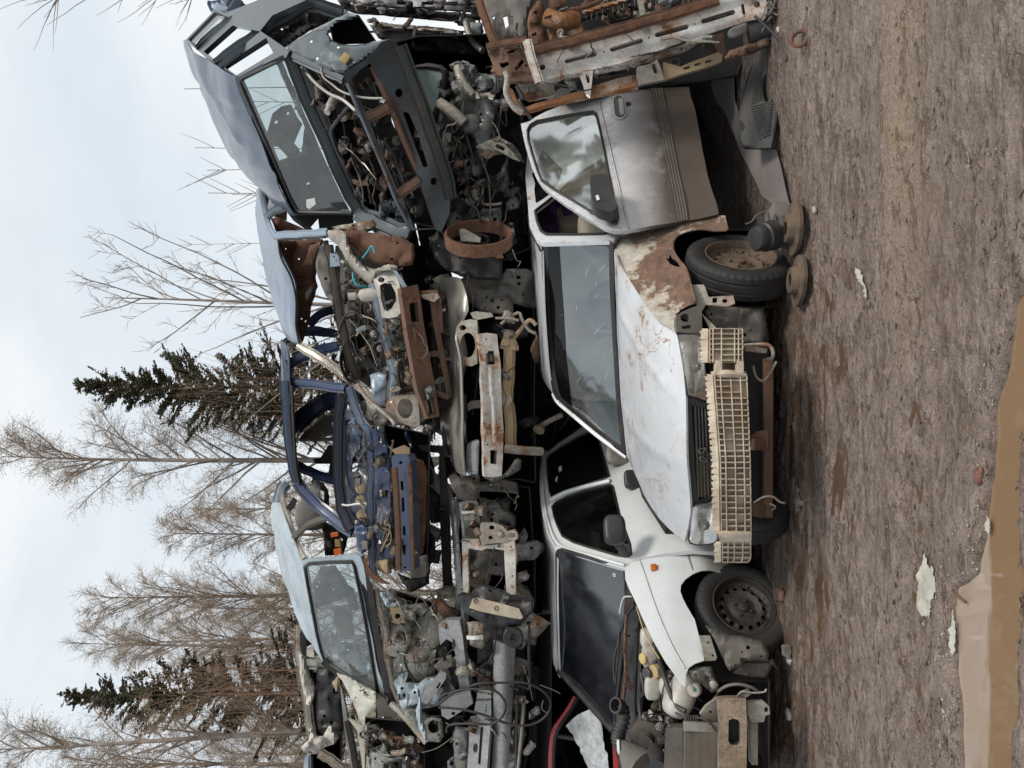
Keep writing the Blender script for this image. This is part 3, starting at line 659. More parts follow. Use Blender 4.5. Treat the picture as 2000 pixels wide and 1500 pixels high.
s=MB();s.blob((1156,432,5.9),(.44,.17,.55),Matrix.Rotation(.9,3,'Z'),.45);s.blob((1170,446,5.35),(.3,.3,.3),None,.5);s.build(c,'seat',M['seat'],60)
s=MB();s.box((1085,418,6.1),(.5,.1,.3),Matrix.Rotation(.8,3,'Z'),.02,w=False);s.box((1110,405,6.0),(.5,.12,.12),Matrix.Rotation(.8,3,'Z'),.03,w=False);s.build(c,'purple_lining',M['purple'],40)
MB().lathe([(math.sin(t)*.014,.18+math.cos(t)*.014) for t in [2*math.pi*k/8 for k in range(9)]],P(1190,600,5.25),(0.1,-.8,.5),n=32).build(c,'steering_wheel',M['black'],60)
# rusted front wing
dfn=D((1199,480,4.72),(1330,648,3.97),(1395,430,4.60))
fo=G_((665,330),(668,220),(700,190),(800,160),(900,142),(1000,125),(1110,100),(1200,88),(1330,70),(1388,70),(1410,160),(1320,165),(1250,155),(1180,160),(1120,175),(1075,200),(1050,235),(1045,285),(1062,330),(1100,375),(1130,410),(1158,500),(1180,570),(1197,640),(1150,655),(1100,680),(1070,710),(1060,760),(1062,830),(1010,795),(960,760),(910,700),(870,650),(835,595),(800,540),(750,465),(700,390))
fh=G_((1000,345),(1020,350),(1030,320),(1040,345),(1070,365),(1095,405),(1060,400),(1030,385))
def dfr(x,y):
    d=dfn(x,y);g=1.0
    # the wing rolls over towards the bonnet and flares at the arch
    k=max(0,1-(x-1200)/120);d+=.05*k*k-.035*math.exp(-(((x-1345)/26)**2));return d
plate(c,'front_wing',M['fender'],fo,[fh],dfr,th=.006,cut=14,dent=.012,dsc=5,ang=50)
tube(c,'arch_lip',M['fender'],G_((1400,165,0),(1320,168,0),(1250,158,0),(1180,163,0),(1120,178,0),(1075,203,0),(1050,238,0),(1047,285,0),(1064,330,0),(1130,410,0),(1158,500,0),(1195,635,0)) and [(x,y,dfr(x,y)-.004) for x,y in G_((1400,165),(1320,168),(1250,158),(1180,163),(1120,178),(1075,203),(1050,238),(1047,285),(1064,330),(1100,378),(1130,412),(1158,500),(1195,635))],.009,sm=2)
b=MB();b.lathe([(0,.0),(.0,.022),(.008,.024),(.016,.018),(.02,.0001)],P(1258,452,dfr(1258,452)-.003),(.6,-.8,0),n=16);b.build(c,'side_repeater',M['rust'],50)
tub(c,'wheel_housing',M['dark'],[(1318,600,4.35),(1318,450,4.75),(1510,450,4.75),(1510,600,4.35)],[(1300,620,4.8),(1300,470,5.1),(1480,470,5.1),(1480,620,4.8)],'TLRK')
# wheels
n_=Vector((.83,-.56,.0)).normalized();r_=.318
hub=P(1447,500,4.40)-n_*.07
w1=thing('x','x','x') if 0 else None
wh=bpy.data.objects.new('wheel',None);COL.objects.link(wh);wh.parent=c;BASE[wh.name]=BASE[c.name]
wheel(wh,hub,n_,r_,.18,M['rim'],M['tyre'],13)
wh2=bpy.data.objects.new('wheel',None);COL.objects.link(wh2);wh2.parent=c;BASE[wh2.name]=BASE[c.name]
wheel(wh2,P(1440,985,4.5),(-.9,.43,0),.31,.18,M['rimdark'],M['tyre'],13)
wh3=bpy.data.objects.new('wheel',None);COL.objects.link(wh3);wh3.parent=c;BASE[wh3.name]=BASE[c.name]
wheel(wh3,P(1372,262,6.5),(.85,-.5,0),.31,.18,M['rim'],M['tyre'],13)
# headlamps
hl=G_((1072,842),(1120,838),(1200,842),(1235,858),(1248,900),(1252,1000),(1262,1120),(1278,1230),(1270,1280),(1240,1275),(1190,1255),(1140,1238),(1128,1150),(1112,1050),(1095,950))
dl=D((1321,652,3.96),(1342,772,3.80),(1375,780,3.82),(1372,660,3.98))
def lamp(par,outl,dd,k=5):
    cx=sum(p[0] for p in outl)/len(outl);cy=sum(p[1] for p in outl)/len(outl);rx_=max(abs(p[0]-cx) for p in outl);ry_=max(abs(p[1]-cy) for p in outl)
    d0=dd;dd=lambda x,y:d0(x,y)-.035*max(0,1-((x-cx)/rx_)**2)*max(0,1-((y-cy)/ry_)**4)
    o=plate(par,'headlamp',M['lens'],outl,[],dd,th=.004,cut=4,ang=60)
    B_=MB();cx=sum(p[0] for p in outl)/len(outl);cy=sum(p[1] for p in outl)/len(outl)
    B_.plate(outl,[],lambda x,y:dd(x,y)+.05+.10*max(0,1-((x-cx)/28)**2-((y-cy)/56)**2),th=.003,cut=4);B_.build(o,'reflector',M['mirror'],60)
    gasket(o,'lamp_rim',outl,.005,dd,sm=1)
    B_=MB();B_.lathe([(0,.03),(.03,.028),(.05,.012),(.06,.0001)],P(cx,cy,dd(cx,cy)+.06),(0,-1,0),n=14);B_.build(o,'bulb_shield',M['steel'],50)
    B_=MB()
    for i in range(9):
        y=cy-22+i*5.5;B_.tube([(cx-11,y,dd(cx-11,y)-.004),(cx+13,y+1,dd(cx+13,y+1)-.004)],.0022,n=5,sm=1)
    B_.build(o,'lens_flutes',M['lens'],60)
    return o
lamp(c,hl,dl)
hl2=F_((1172,802),(1200,788),(1260,775),(1325,752),(1338,800),(1343,900),(1345,1000),(1335,1030),(1280,1045),(1210,1048),(1160,1035),(1150,1005),(1158,930),(1166,860))
dl2=D((1352,990,3.92),(1345,1056,4.12),(1402,990,3.93),(1400,1058,4.1))
lamp(c,hl2,dl2)
# corner lamp hole
co=G_((1072,720),(1110,695),(1170,668),(1215,655),(1235,700),(1240,850),(1200,838),(1120,832),(1075,828),(1066,780))
dc_=D((1321,610,4.02),(1325,650,3.95),(1372,610,4.05),(1370,655,3.98))
plate(c,'corner_lamp_housing',M['greyp'],co,[G(*p) for p in circ(1128,735,32,28,12)] and [[G(*p) for p in circ(1128,735,32,28,12)],G_((1100,790),(1165,780),(1170,805),(1110,808))],dc_,th=.05,cut=0)
plate(c,'lamp_backing',M['dark'],co,[],lambda x,y:dc_(x,y)+.08,th=.004)
# grille
go=F_((1132,95),(1190,98),(1250,118),(1290,145),(1304,190),(1315,300),(1328,450),(1336,580),(1335,690),(1322,742),(1285,770),(1230,785),(1182,795),(1168,770),(1160,700),(1150,520),(1138,330),(1132,200))
gi=F_((1172,140),(1240,150),(1285,175),(1296,230),(1308,380),(1318,520),(1318,650),(1305,715),(1270,740),(1222,758),(1208,735),(1195,600),(1182,400),(1172,240))
dg=D((1340,780,3.80),(1352,985,3.92),(1390,790,3.80),(1397,975,3.90))
gr=plate(c,'grille',M['black'],go,[gi],dg,th=.03,ang=30)
plate(gr,'grille_backing',M['dark'],go,[],lambda x,y:dg(x,y)+.05,th=.003)
b=MB()
for k in range(5):
    pts=[]
    for t in np.linspace(0,1,9):
        y0=140+600*t;x=1192+k*22+t*22;pts.append((*Fc(x,y0),dg(*Fc(x,y0))+.012))
    b.tube(pts,.0042 if k else .006,n=5,sm=1)
b.build(gr,'grille_slats',M['greyp'],60)
b=MB()
for k in range(34):
    y0=450+k*8.5
    if y0<735:b.tube([(*Fc(1205+ (y0-450)*.03,y0),dg(*Fc(1200,y0))+.02),(*Fc(1312,y0),dg(*Fc(1312,y0))+.02)],.0014,n=4,sm=1)
b.build(gr,'grille_mesh',M['tan'],60)
b=MB()
for (cx,cy,a) in((1238,432,-.45),(1245,492,.5)):
    oo=[];ii=[]
    for k in range(16):
        t=2*math.pi*k/16;x=30*math.cos(t);y=15*math.sin(t)*(1-.25*math.cos(t));
        X,Y=cx+x*math.cos(a)-y*math.sin(a),cy+x*math.sin(a)+y*math.cos(a);oo.append(Fc(X,Y));ii.append(Fc(cx+(X-cx)*.66,cy+(Y-cy)*.66))
    b.plate(oo,[ii],lambda x,y:dg(x,y)-.004,th=.008)
b.build(gr,'emblem',M['steel'],30)
# energy absorber grid
def absorber(par,ys,xa,xb,dd,cols,step,seed,caps=True,pieces=None,skip=.11,dep=.038):
    rg=random.Random(seed);B_=MB()
    def q(t,y,off):return P(xa(y)+(xb(y)-xa(y))*t,y,dd(y)+off)
    def rib(a,b_,c_,d_):
        n=(b_-a).cross(d_-a);n=n.normalized()*.0031
        lo=[B_.bm.verts.new(p-n) for p in (a,b_,c_,d_)];hi=[B_.bm.verts.new(p+n) for p in (a,b_,c_,d_)]
        B_.bm.faces.new(lo);B_.bm.faces.new(hi)
        for i in range(4):B_.bm.faces.new((lo[i],lo[(i+1)%4],hi[(i+1)%4],hi[i]))
    N=int((ys[1]-ys[0])/4)
    Y=np.linspace(ys[0],ys[1],N+1)
    for t in cols:
        for i in range(N):
            bow=.0
            rib(q(t,Y[i],-.0 if t not in(0,1) else .008),q(t,Y[i+1],-.0 if t not in(0,1) else .008),q(t,Y[i+1],dep),q(t,Y[i],dep))
    y=ys[0]
    while y<=ys[1]+.1:
        for j in range(len(cols)-1):
            if rg.random()<skip:continue
            a,b_=cols[j],cols[j+1];wv=rg.uniform(-.8,.8)
            rib(q(a,y,.002),q(b_,y+wv,.002),q(b_,y+wv,dep),q(a,y,dep))
        y+=step*rg.uniform(.94,1.06)
    for i in range(N):
        rib(q(0,Y[i],dep),q(0,Y[i+1],dep),q(1,Y[i+1],dep),q(1,Y[i],dep))
        a=q(0,Y[i],.0);b2=q(0,Y[i+1],.0)
        sc=.012*abs(math.sin((Y[i]-ys[0])/step*math.pi))
        rib(a+Vector((0,.01,.004)),b2+Vector((0,.01,.004)),q(-.22,Y[i+1],.05)+Vector((0,0,sc)),q(-.22,Y[i],.05)+Vector((0,0,sc)))
    return B_.build(par,'bumper_core',M['plas'],20)
db=lambda y:float(np.interp(y,[640,720,790,880,980,1060,1101],[3.80,3.67,3.60,3.56,3.60,3.70,3.82]))
absorber(c,(642,708),lambda y:1386,lambda y:1450,db,(0,.1,.36,.76,.88,1),10.5,1)
absorber(c,(731,1042),lambda y:np.interp(y,[731,800,900,1042],[1395,1400,1407,1409]),lambda y:np.interp(y,[731,800,900,1042],[1458,1461,1465,1467]),db,(0,.18,.5,.8,1),11.4,2)
absorber(c,(1058,1098),lambda y:1411,lambda y:1466-max(0,(y-1090))*.6,db,(0,.2,.42,.72,1),10,3,skip=.02)
for y0,y1,x0,x1 in((708,732,1396,1408),(708,732,1438,1450)):beam(c,'core_link',M['plas'],(( x0+x1)/2,y0,db(y0)+.02),((x0+x1)/2,y1,db(y1)+.02),.04,.035)
b=MB();b.sheet([(1402,1042,3.66),(1404,1050,3.67),(1406,1058,3.70)],[(1468,1042,3.66),(1468,1050,3.67),(1467,1058,3.70)],[(1402,1042,3.66),(1435,1042,3.65),(1468,1042,3.66)],[(1406,1058,3.70),(1435,1058,3.69),(1467,1058,3.70)],n=6,m=6,th=.03)
b.build(c,'bumper_core_clip',M['plas'],30);b=MB();b.sheet([(1388,726,3.70),(1390,733,3.68)],[(1457,726,3.70),(1457,733,3.66)],[(1388,726,3.70),(1420,722,3.66),(1457,726,3.70)],[(1390,733,3.68),(1420,730,3.63),(1457,733,3.66)],n=5,m=8,th=.02)
b.build(c,'bumper_core_clip',M['plas'],30)
# metal behind the core, brackets and lower cross members
b=MB();b.beam((1425,655,3.95),(1430,860,3.72),.06,.10);b.beam((1430,860,3.72),(1432,1080,3.95),.06,.10);b.build(c,'bumper_beam',M['brownrust'],35)
plate(c,'lower_liner',M['greyp'],G_((1250,690),(1300,660),(1640,668),(1658,780),(1640,905),(1500,900),(1480,830),(1300,810)),[],D((1400,600,4.2),(1490,610,4.25),(1400,680,4.1)),th=.01,cut=12,dent=.02)
plate(c,'lamp_bracket',M['palemetal'],G_((1170,520),(1250,520),(1280,600),(1440,590),(1452,640),(1400,662),(1260,650),(1230,700),(1330,800),(1290,812),(1240,720),(1200,650)),[[G(*p) for p in circ(1385,625,18,14,8)],G_((1305,605),(1335,603),(1335,635),(1305,640))],D((1370,590,4.15),(1430,590,4.1),(1390,650,4.02)),th=.012)
b=MB();b.tube(G_((1510,915,4.05),(1640,908,3.95),(1685,925,3.9),(1700,970,3.88),(1690,1000,3.9),(1665,1005,3.93)),.010,n=8);b.beam(G(1510,935,4.0),G(1650,950,4.0),.05,.03);b.build(c,'tow_hook',M['palemetal'],40)
b=MB();b.beam((1500,700,4.15),(1499,1010,4.2),.05,.035,up=(0,1,0));b.beam((1500,870,4.05),(1470,868,3.9),.06,.02,up=(0,1,0));b.beam((1502,1000,4.1),(1470,995,3.9),.07,.02,up=(0,1,0));
b.plate(F_((1600,310),(1665,300),(1668,420),(1640,415),(1620,380),(1560,395),(1560,340)),[],4.0,th=.02);b.plate(F_((1570,790),(1680,745),(1682,860),(1570,850)),[],4.02,th=.03);b.build(c,'lower_crossmember',M['brownrust'],30)
tube(c,'loose_cable',M['palemetal'],G_((1570,1050,4.0),(1590,1120,3.98),(1630,1145,3.97),(1670,1110,3.97),(1722,1020,3.96)),.007)
tube(c,'loose_cable',M['palemetal'],F_((1575,775,3.95),(1640,735,3.93),(1700,735,3.92),(1740,765,3.92),(1775,775,3.92)),.006)
tube(c,'tow_eye',M['palemetal'],F_((1680,780,4.0),(1715,800,3.97),(1690,820,4.0)),.005)
plate(c,'radiator_support',M['dark'],[(1380,640),(1500,640),(1510,1040),(1400,1060)],[],4.3,th=.01)
tube(c,'wiper_arm',M['black'],[(1203,700,4.72),(1201,640,4.7),(1198,580,4.66),(1199,520,4.62)],.007)
# hanging cable etc
# near door, standing slightly open
dd_=D((1198,445,4.66),(1225,180,5.22),(1400,420,4.60),(1350,180,5.15))
def ddr(x,y):
    d=dd_(x,y);k=max(0,(1195-x)/180);return d+.16*k-.03*math.exp(-((x-1250)/60)**2)
do=H_((57,472),(115,455),(150,430),(220,393),(300,362),(420,330),(540,302),(650,278),(750,260),(900,241),(1020,234),(1152,231),(1165,300),(1190,370),(1212,480),(1240,640),(1272,800),(1300,900),(1335,1000),(1345,1060),(1220,1090),(1110,1108),(1030,1120),(950,1130),(850,1148),(740,1166),(660,1170),(600,1155),(500,1095),(420,1045),(350,1000),(270,940),(200,885),(160,830),(130,760),(105,680),(80,590))
dh=H_((100,515),(118,480),(160,455),(300,428),(430,405),(528,392),(548,410),(570,500),(600,640),(628,790),(660,950),(690,1080),(680,1118),(645,1112),(560,1070),(460,1010),(350,945),(260,890),(195,842),(165,770),(130,660),(105,570))
door=plate(c,'front_door',M['silver'],do,[dh],ddr,th=.035,cut=20,dent=.005,dsc=4,ang=40);tag(door,'open silver-white front door, brown with mud below its moulding')
plate(door,'door_glass',M['glassclr'],dh,[],lambda x,y:ddr(x,y)+.015,th=.004,cut=60)
gasket(door,'window_seal',dh,.009,ddr,sm=1,off=.002)
mo=H_((912,240),(975,238),(985,300),(1010,420),(1050,620),(1090,820),(1125,980),(1142,1096),(1088,1108),(1065,980),(1030,800),(990,600),(950,420),(925,310))
plate(door,'side_moulding',M['silver'],mo,[],lambda x,y:ddr(x,y)-.012,th=.014,cut=30)
b=MB()
for a in(.0,.35,.68,1.0):
    pts=[]
    for k in range(8):
        t=k/7;y=240+860*t;x0=np.interp(y,[240,420,620,820,980,1100],[912,950,992,1034,1065,1088]);x1=np.interp(y,[240,420,620,820,980,1100],[975,1010,1050,1090,1125,1142]);X,Y=Hc(x0+(x1-x0)*a,y);pts.append((X,Y,ddr(X,Y)-.0135))
    b.tube(pts,.0035,n=5,sm=2)
b.build(door,'moulding_groove',M['greyp'],60)
pts=[]
for k in range(10):
    y=300+860*k/9;X,Y=Hc(560+ (y-300)*.235,y);pts.append((X,Y,ddr(X,Y)-.002))
tube(door,'waist_crease',M['silver'],pts,.006,sm=2)
# handle
hd=slot(*Hc(695,318),*Hc(702,402),13);hx,hy=Hc(698,360)
b=MB();b.plate(hd,[slot(*Hc(695,320),*Hc(702,400),10)],lambda x,y:ddr(x,y)-.010,th=.012);b.build(door,'handle_surround',M['silver'],35)
plate(door,'handle_recess',M['greyp'],slot(*Hc(695,320),*Hc(702,400),10),[],lambda x,y:ddr(x,y)-.003,th=.002)
b=MB();b.plate(slot(*Hc(708,318),*Hc(715,398),4.5),[],lambda x,y:ddr(x,y)-.018,th=.016);b.build(door,'handle',M['silver'],35)
b=MB();kx,ky=Hc(757,344);b.lathe([(0,.019),(.005,.018),(.006,.0001)],P(kx,ky,ddr(kx,ky)-.004),(.5,-.85,0),n=16);b.build(door,'key_lock',M['black'],40)
# mirror
b=MB();mx=H_((507,840),(520,808),(560,798),(615,800),(635,830),(650,900),(680,985),(690,1010),(640,1045),(560,1025),(530,990),(512,920))
b.plate(mx,[],D((1160,350,4.60),(1200,350,4.58),(1170,410,4.52)),th=.11,cut=0,sm=3);
b.plate(H_((560,1030),(640,1045),(690,1010),(694,1090),(680,1120),(645,1115),(600,1085),(500,1045)),[],lambda x,y:ddr(x,y)-.02,th=.06,sm=1);mi=b.build(door,'door_mirror',M['black'],50)
bm_=[v for v in mi.data.vertices]
mod=mi.modifiers.new('soft','BEVEL');mod.width=.022;mod.segments=3;mod.limit_method='ANGLE';mod.angle_limit=math.radians(50)
plate(mi,'white_tag',M['white_s'],H_((543,940),(562,935),(572,965),(552,972)),[],D((1160,350,4.59),(1200,350,4.57),(1170,410,4.51)),th=.001)
# lower sill and black tyre behind door

rg=random.Random(77)
for k in range(9):
    x,y=rg.uniform(1080,1185),rg.uniform(520,640) if k<6 else rg.uniform(560,800);l=rg.uniform(10,45);a=rg.uniform(-.2,.5)+1.2
    tube(g if 0 else c,'glass_scratch',M['white_s'],[(x+math.cos(a)*l*t,y-math.sin(a)*l*t*.6+rg.uniform(-2,2),dw(x+math.cos(a)*l*t,y)-.009) for t in(0,.4,1)],.0011,n=4)
plate(c,'roof_marker_scrawl',M['seal'],[(1058,648),(1064,650),(1065,660),(1061,661),(1060,655)],[],5.28,th=.001) if 0 else None
# ================================================================ pearl-white hatchback without its bonnet (front row, left)
c=thing('white_hatchback','pearl-white hatchback with no bonnet, engine exposed and dark windscreen','scrap car',(-1.3,5.4,0))
ds=D((1085,1083,5.45),(1250,1090,4.92),(1060,888,6.75),(1200,850,6.45))
so_=F_((190,470),(178,560),(182,700),(190,800),(205,880),(232,960),(270,1045),(296,1090),(400,1118),(560,1158),(735,1205),(760,1165),(830,1142),(900,1122),(1000,1102),(1170,1084),(1340,1094),(1440,1100),(1500,1000),(1500,300),(1300,-100),(600,0),(470,110),(385,190))
w1_=F_((262,800),(285,770),(350,735),(450,700),(560,672),(640,655),(658,668),(675,740),(700,850),(735,950),(770,1050),(776,1108),(745,1126),(680,1115),(600,1092),(500,1062),(400,1030),(330,990),(300,930),(275,860))
w2_=F_((228,490),(250,462),(330,405),(430,345),(538,298),(552,330),(580,420),(610,520),(635,605),(590,622),(480,655),(370,692),(262,742),(246,700),(234,600))
w3_=F_((218,432),(300,320),(392,206),(472,264),(400,318),(300,385),(240,435))
def dside(x,y):return ds(x,y)-.05*math.exp(-((x-1280)/70)**2)
b=MB();b.plate(so_,[w1_,w2_,w3_],dside,th=.03,cut=26);b.build(c,'side_body',M['cream'],40)
for w_ in(w1_,w2_,w3_):
    g=plate(c,'side_window',M['glassD'],w_,[],lambda x,y:dside(x,y)+.012,th=.003);gasket(g,'window_seal',w_,.010,dside,sm=1)
plate(c,'window_sticker',M['white_s'],F_((300,545),(320,530),(326,560),(308,575)),[],lambda x,y:dside(x,y)+.006,th=.001)
plate(c,'window_sticker',M['white_s'],F_((280,625),(292,598),(298,605),(290,640)),[],lambda x,y:dside(x,y)+.006,th=.001)
# white belt line over the windows
pts=[(x,y,dside(x,y)-.012) for x,y in F_((205,470),(195,600),(212,780),(245,930),(300,1040),(400,1085),(560,1130),(735,1180))]
tube(c,'window_line',M['cream'],pts,.013,sm=3)
pts=[(x,y,dside(x,y)-.004) for x,y in F_((215,560),(235,745),(262,800))]
# pillar between side windows
pts=[(x,y,dside(x,y)-.014) for x,y in F_((248,758),(350,708),(480,670),(640,632))]
tube(c,'centre_pillar',M['cream'],pts,.022,sm=3)
# roof and windscreen
sheet(c,'roof',M['whiteroof'],[(1060,886,7.0),(1051,930,7.3),(1050,1020,7.4),(1055,1110,7.4),(1058,1180,7.1),(1069,1260,6.5),(1092,1324,5.98)],[(1060,886,6.9),(1058,930,6.5),(1063,1010,5.9),(1072,1050,5.65),(1087,1082,5.47),(1088,1150,5.56),(1090,1240,5.72),(1093,1320,5.93)],[(1060,886,7.0),(1060,886,6.9)],[(1092,1324,5.98),(1093,1320,5.93)],n=30,m=8,th=.01)
dw=D((1087,1078,5.46),(1219,1111,4.93),(1093,1306,5.92),(1199,1422,5.25))
ws=E_((290,110),(300,85),(325,78),(500,130),(650,180),(732,205),(740,300),(742,400),(735,560),(725,700),(708,850),(690,1000),(675,1120),(665,1240),(560,1130),(480,1060),(390,955),(312,855),(300,600),(292,350))
g=plate(c,'windscreen',M['glassB'],ws,[],dw,th=.004,cut=60);gasket(g,'windscreen_seal',ws,.012,dw,sm=1)
b=MB();b.lathe([(0,.012),(.004,.012),(.004,.007),(.001,.007)],P(*E(667,243),dw(*E(667,243))-.004),(0,-.8,.6),n=16);b.build(g,'inspection_mark',M['white_s'],30)
tube(c,'far_pillar',M['seal'],[(1093,1310,5.94),(1120,1340,5.75),(1160,1385,5.5),(1199,1428,5.26)],.028)
tub(c,'cabin_lining',M['dark'],[(1110,1330,5.9),(1100,1090,5.6),(1240,1100,5.2),(1240,1420,5.3)],[(1090,1250,7.3),(1070,880,7.3),(1300,880,7.3),(1300,1250,7.3)],'BLK',th=.01)
# wing
dfa=D((1219,1108,4.92),(1245,1094,4.86),(1338,1338,3.98),(1390,1090,4.72),(1290,1240,4.28),(1374,1290,4.12),(1300,1130,4.66))
wo_=E_((735,205),(770,160),(830,147),(900,130),(1000,114),(1100,98),(1170,88),(1340,98),(1440,110),(1445,235),(1400,245),(1340,225),(1290,213),(1230,216),(1180,235),(1130,270),(1100,310),(1096,350),(1112,395),(1140,450),(1190,535),(1212,620),(1235,710),(1252,800),(1190,820),(1150,848),(1132,890),(1127,968),(1060,890),(1000,810),(930,690),(870,570),(830,480),(795,400),(760,330),(737,270))
plate(c,'front_wing',M['cream'],wo_,[],lambda x,y:dfa(x,y)-.02*math.exp(-((x-1375)/20)**2),th=.006,cut=14,ang=60)
pts=[(x,y,dfa(x,y)-.006) for x,y in E_((832,150),(880,290),(930,440),(990,590),(1060,740),(1125,850))]
tube(c,'wing_crease',M['cream'],pts,.004,sm=3)
b=MB();x,y=E(924,196);b.box(P(x,y,dfa(x,y)-.012),(.045,.03,.042),Matrix.Rotation(.9,3,'Z'),.010);b.build(c,'side_repeater',M['orange'],50)
pts=[(x,y,dfa(x,y)-.003) for x,y in E_((1140,105),(1160,160),(1178,215))]
tube(c,'wing_trim',M['palemetal'],pts,.006)
tub(c,'wheel_housing',M['dark'],[(1320,1290,4.3),(1320,1110,4.85),(1480,1110,4.85),(1480,1290,4.3)],[(1310,1300,5.0),(1310,1130,5.3),(1480,1130,5.3),(1480,1300,5.0)],'TLRK')
wh=bpy.data.objects.new('wheel',None);COL.objects.link(wh);wh.parent=c;BASE[wh.name]=BASE[c.name]
n_=Vector((.69,-.72,.02)).normalized()
wheel(wh,P(1452,1184,4.52)-n_*.05,n_,.285,.17,M['rimdark'],M['tyre'],14)
# door mirror
b=MB();b.blob((*Fc(668,950),4.86),(.20,.09,.145),Matrix.Rotation(.5,3,'Z'),.55);b.plate(F_((700,1040),(760,1040),(778,1100),(750,1125),(690,1105)),[],lambda x,y:dside(x,y)-.02,th=.05);b.tube([(*Fc(690,1035),4.88),(*Fc(730,1085),4.92)],.03);b.build(c,'door_mirror',M['black'],60)
b=MB();b.blob((*Fc(690,460),6.0),(.17,.08,.2),Matrix.Rotation(.3,3,'Z'),.6);b.build(c,'rear_vent',M['steel'],60)
b=MB();b.blob((*Fc(785,622),5.62),(.15,.06,.13),Matrix.Rotation(.5,3,'Z'),.5);b.build(c,'door_handle',M['black'],60)
# engine bay
tub(c,'engine_bay',M['dark'],[(1330,1560,4.05),(1335,1330,4.15),(1500,1330,4.2),(1500,1560,4.05)],[(1225,1430,5.2),(1222,1115,4.95),(1480,1115,5.1),(1480,1430,5.3)],'BLRK',th=.01)
plate(c,'scuttle_panel',M['black'],E_((740,240),(775,320),(830,480),(860,640),(850,900),(850,1200),(860,1520),(700,1500),(670,1240),(700,950),(738,600)),[],D((1225,1130,4.88),(1250,1200,4.75),(1210,1420,5.15),(1255,1420,4.95)),th=.01,cut=30,dent=.02)
tube(c,'bonnet_seal',M['seal'],E_((825,520,4.7),(812,700,4.72),(805,900,4.75),(800,1100,4.8),(830,1300,4.8),(860,1500,4.8)),.012)
junk(c,[E(840,560,4.7),E(840,1500,4.9),E(1130,1500,4.3),E(1010,800,4.3)],.08,11,(16,16,14),('grime','grime','black'),.9)
junk(c,[E(860,1150,4.6),E(860,1500,4.7),E(1110,1500,4.3),E(1110,1150,4.3)],.08,12,(10,14,10),('steel','steel','black'),.8)
# reservoirs
b=MB();b.blob((*E(1100,1020),4.18),(.26,.18,.15),Matrix.Rotation(.5,3,'Y')@Matrix.Rotation(.3,3,'Z'),.7,nz=.1);b.blob((*E(1020,950),4.4),(.14,.16,.14),None,.8);b.build(c,'washer_bottle',M['jug'],60)
b=MB();b.lathe([(0,.036),(.03,.036),(.036,.03),(.036,.0001)],P(*E(1195,985),4.05),(.05,-.8,.55),n=20);b.build(c,'bottle_cap',M['jug'],40)
b=MB();px_,py_=E(1190,985);b.box(P(px_-1,py_+1,4.008),(.022,.004,.013),Matrix.Rotation(-.6,3,'X'),0);b.build(c,'cap_mark',simple('green_print',(.02,.18,.12),.6),0)
for (x,y,d,sx,m,nm) in((905,775,4.5,(.13,.1,.11),'jug','fluid_bottle'),(915,975,4.4,(.14,.08,.09),'jug','fluid_bottle'),(890,655,4.55,(.12,.09,.1),'jug','fluid_bottle')):
    MB().blob((*E(x,y),d),sx,None,.5).build(c,nm,M[m],60)
def cap(x,y,d,r,m,nm,ax=(0,-.5,.85)):
    MB().lathe([(0,r),(r*.7,r),(r*.8,r*.85),(r*.8,.0001)],P(x,y,d),ax,n=14,rmod=lambda i,j:-.06*r*(i%2)).build(c,nm,M[m],30)
cap(*E(868,785),4.48,.034,'yellow','filler_cap');cap(*E(945,868),4.4,.042,'yellow','filler_cap');cap(*E(897,885),4.42,.040,'black','filler_cap')
# corrugated intake hose
def rib_hose(par,pts,r,nm='intake_hose',mat='black',k=16):
    q=catmull([P(*p) for p in pts],12);q=[Vector(p) for p in q];rr=[r*(1+.12*(1 if (i//2)%2 else -1)) for i in range(len(q))]
    return MB().tube([tuple(p) for p in q],rr,n=14,sm=1,w=True).build(par,nm,M[mat],80)
rib_hose(c,E_((715,1105,4.68),(725,1180,4.62),(700,1260,4.60),(690,1310,4.6),(710,1370,4.6)),.040)
MB().lathe([(0,.036),(.03,.038),(.035,.046),(.07,.047),(.07,.038),(.0,.034)],P(*E(718,1098),4.64),(.3,-.5,.6),n=20).build(c,'hose_mouth',M['black'],40)
MB().tube(E_((700,1355,4.58),(735,1375,4.56),(800,1450,4.5),(850,1500,4.45)),[.045,.05,.10,.11],n=14).build(c,'air_filter_box',M['greyp'],50)
MB().lathe([(0,.03),(.015,.03),(.015,.045),(0,.045)],P(*E(703,1360),4.56),(-.1,.2,1),n=18).build(c,'hose_clamp',M['chrome'],30)
b=MB();b.lathe([(-.1,.001),(-.1,.10),(.02,.105),(.03,.08),(.03,.05),(.08,.045),(.08,.001)],P(*E(880,1290),4.55),(-.1,-.9,.3),n=24);b.build(c,'throttle_housing',M['grime'],35)
tube(c,'coolant_hose',M['black'],E_((1020,870,4.25),(980,1050,4.2),(1100,1160,4.05),(1250,1180,3.95),(1330,1260,3.92)),.005)
tube(c,'coolant_hose',M['black'],E_((940,720,4.4),(990,900,4.2),(1060,1080,4.1),(1130,1130,4.05)),.014)
tube(c,'coolant_hose',M['black'],E_((830,480,4.7),(900,650,4.55),(985,840,4.35),(1000,950,4.3)),.010)
tube(c,'coolant_pipe',M['black'],E_((840,880,4.6),(860,1000,4.55),(830,1060,4.6),(840,1200,4.55)),.013)
MB().tube(E_((930,1390,4.3),(950,1440,4.2),(948,1490,4.15)),.045,n=16).build(c,'hose_stub',M['black'],50)
tube(c,'bonnet_prop',M['jug'],E_((780,385,4.68),(735,385,4.7),(715,420,4.72),(700,495,4.74)),.006,sm=2)
tube(c,'wing_wire',M['yellow'],E_((810,450,4.6),(850,580,4.5),(900,690,4.4),(960,790,4.3)),.004)
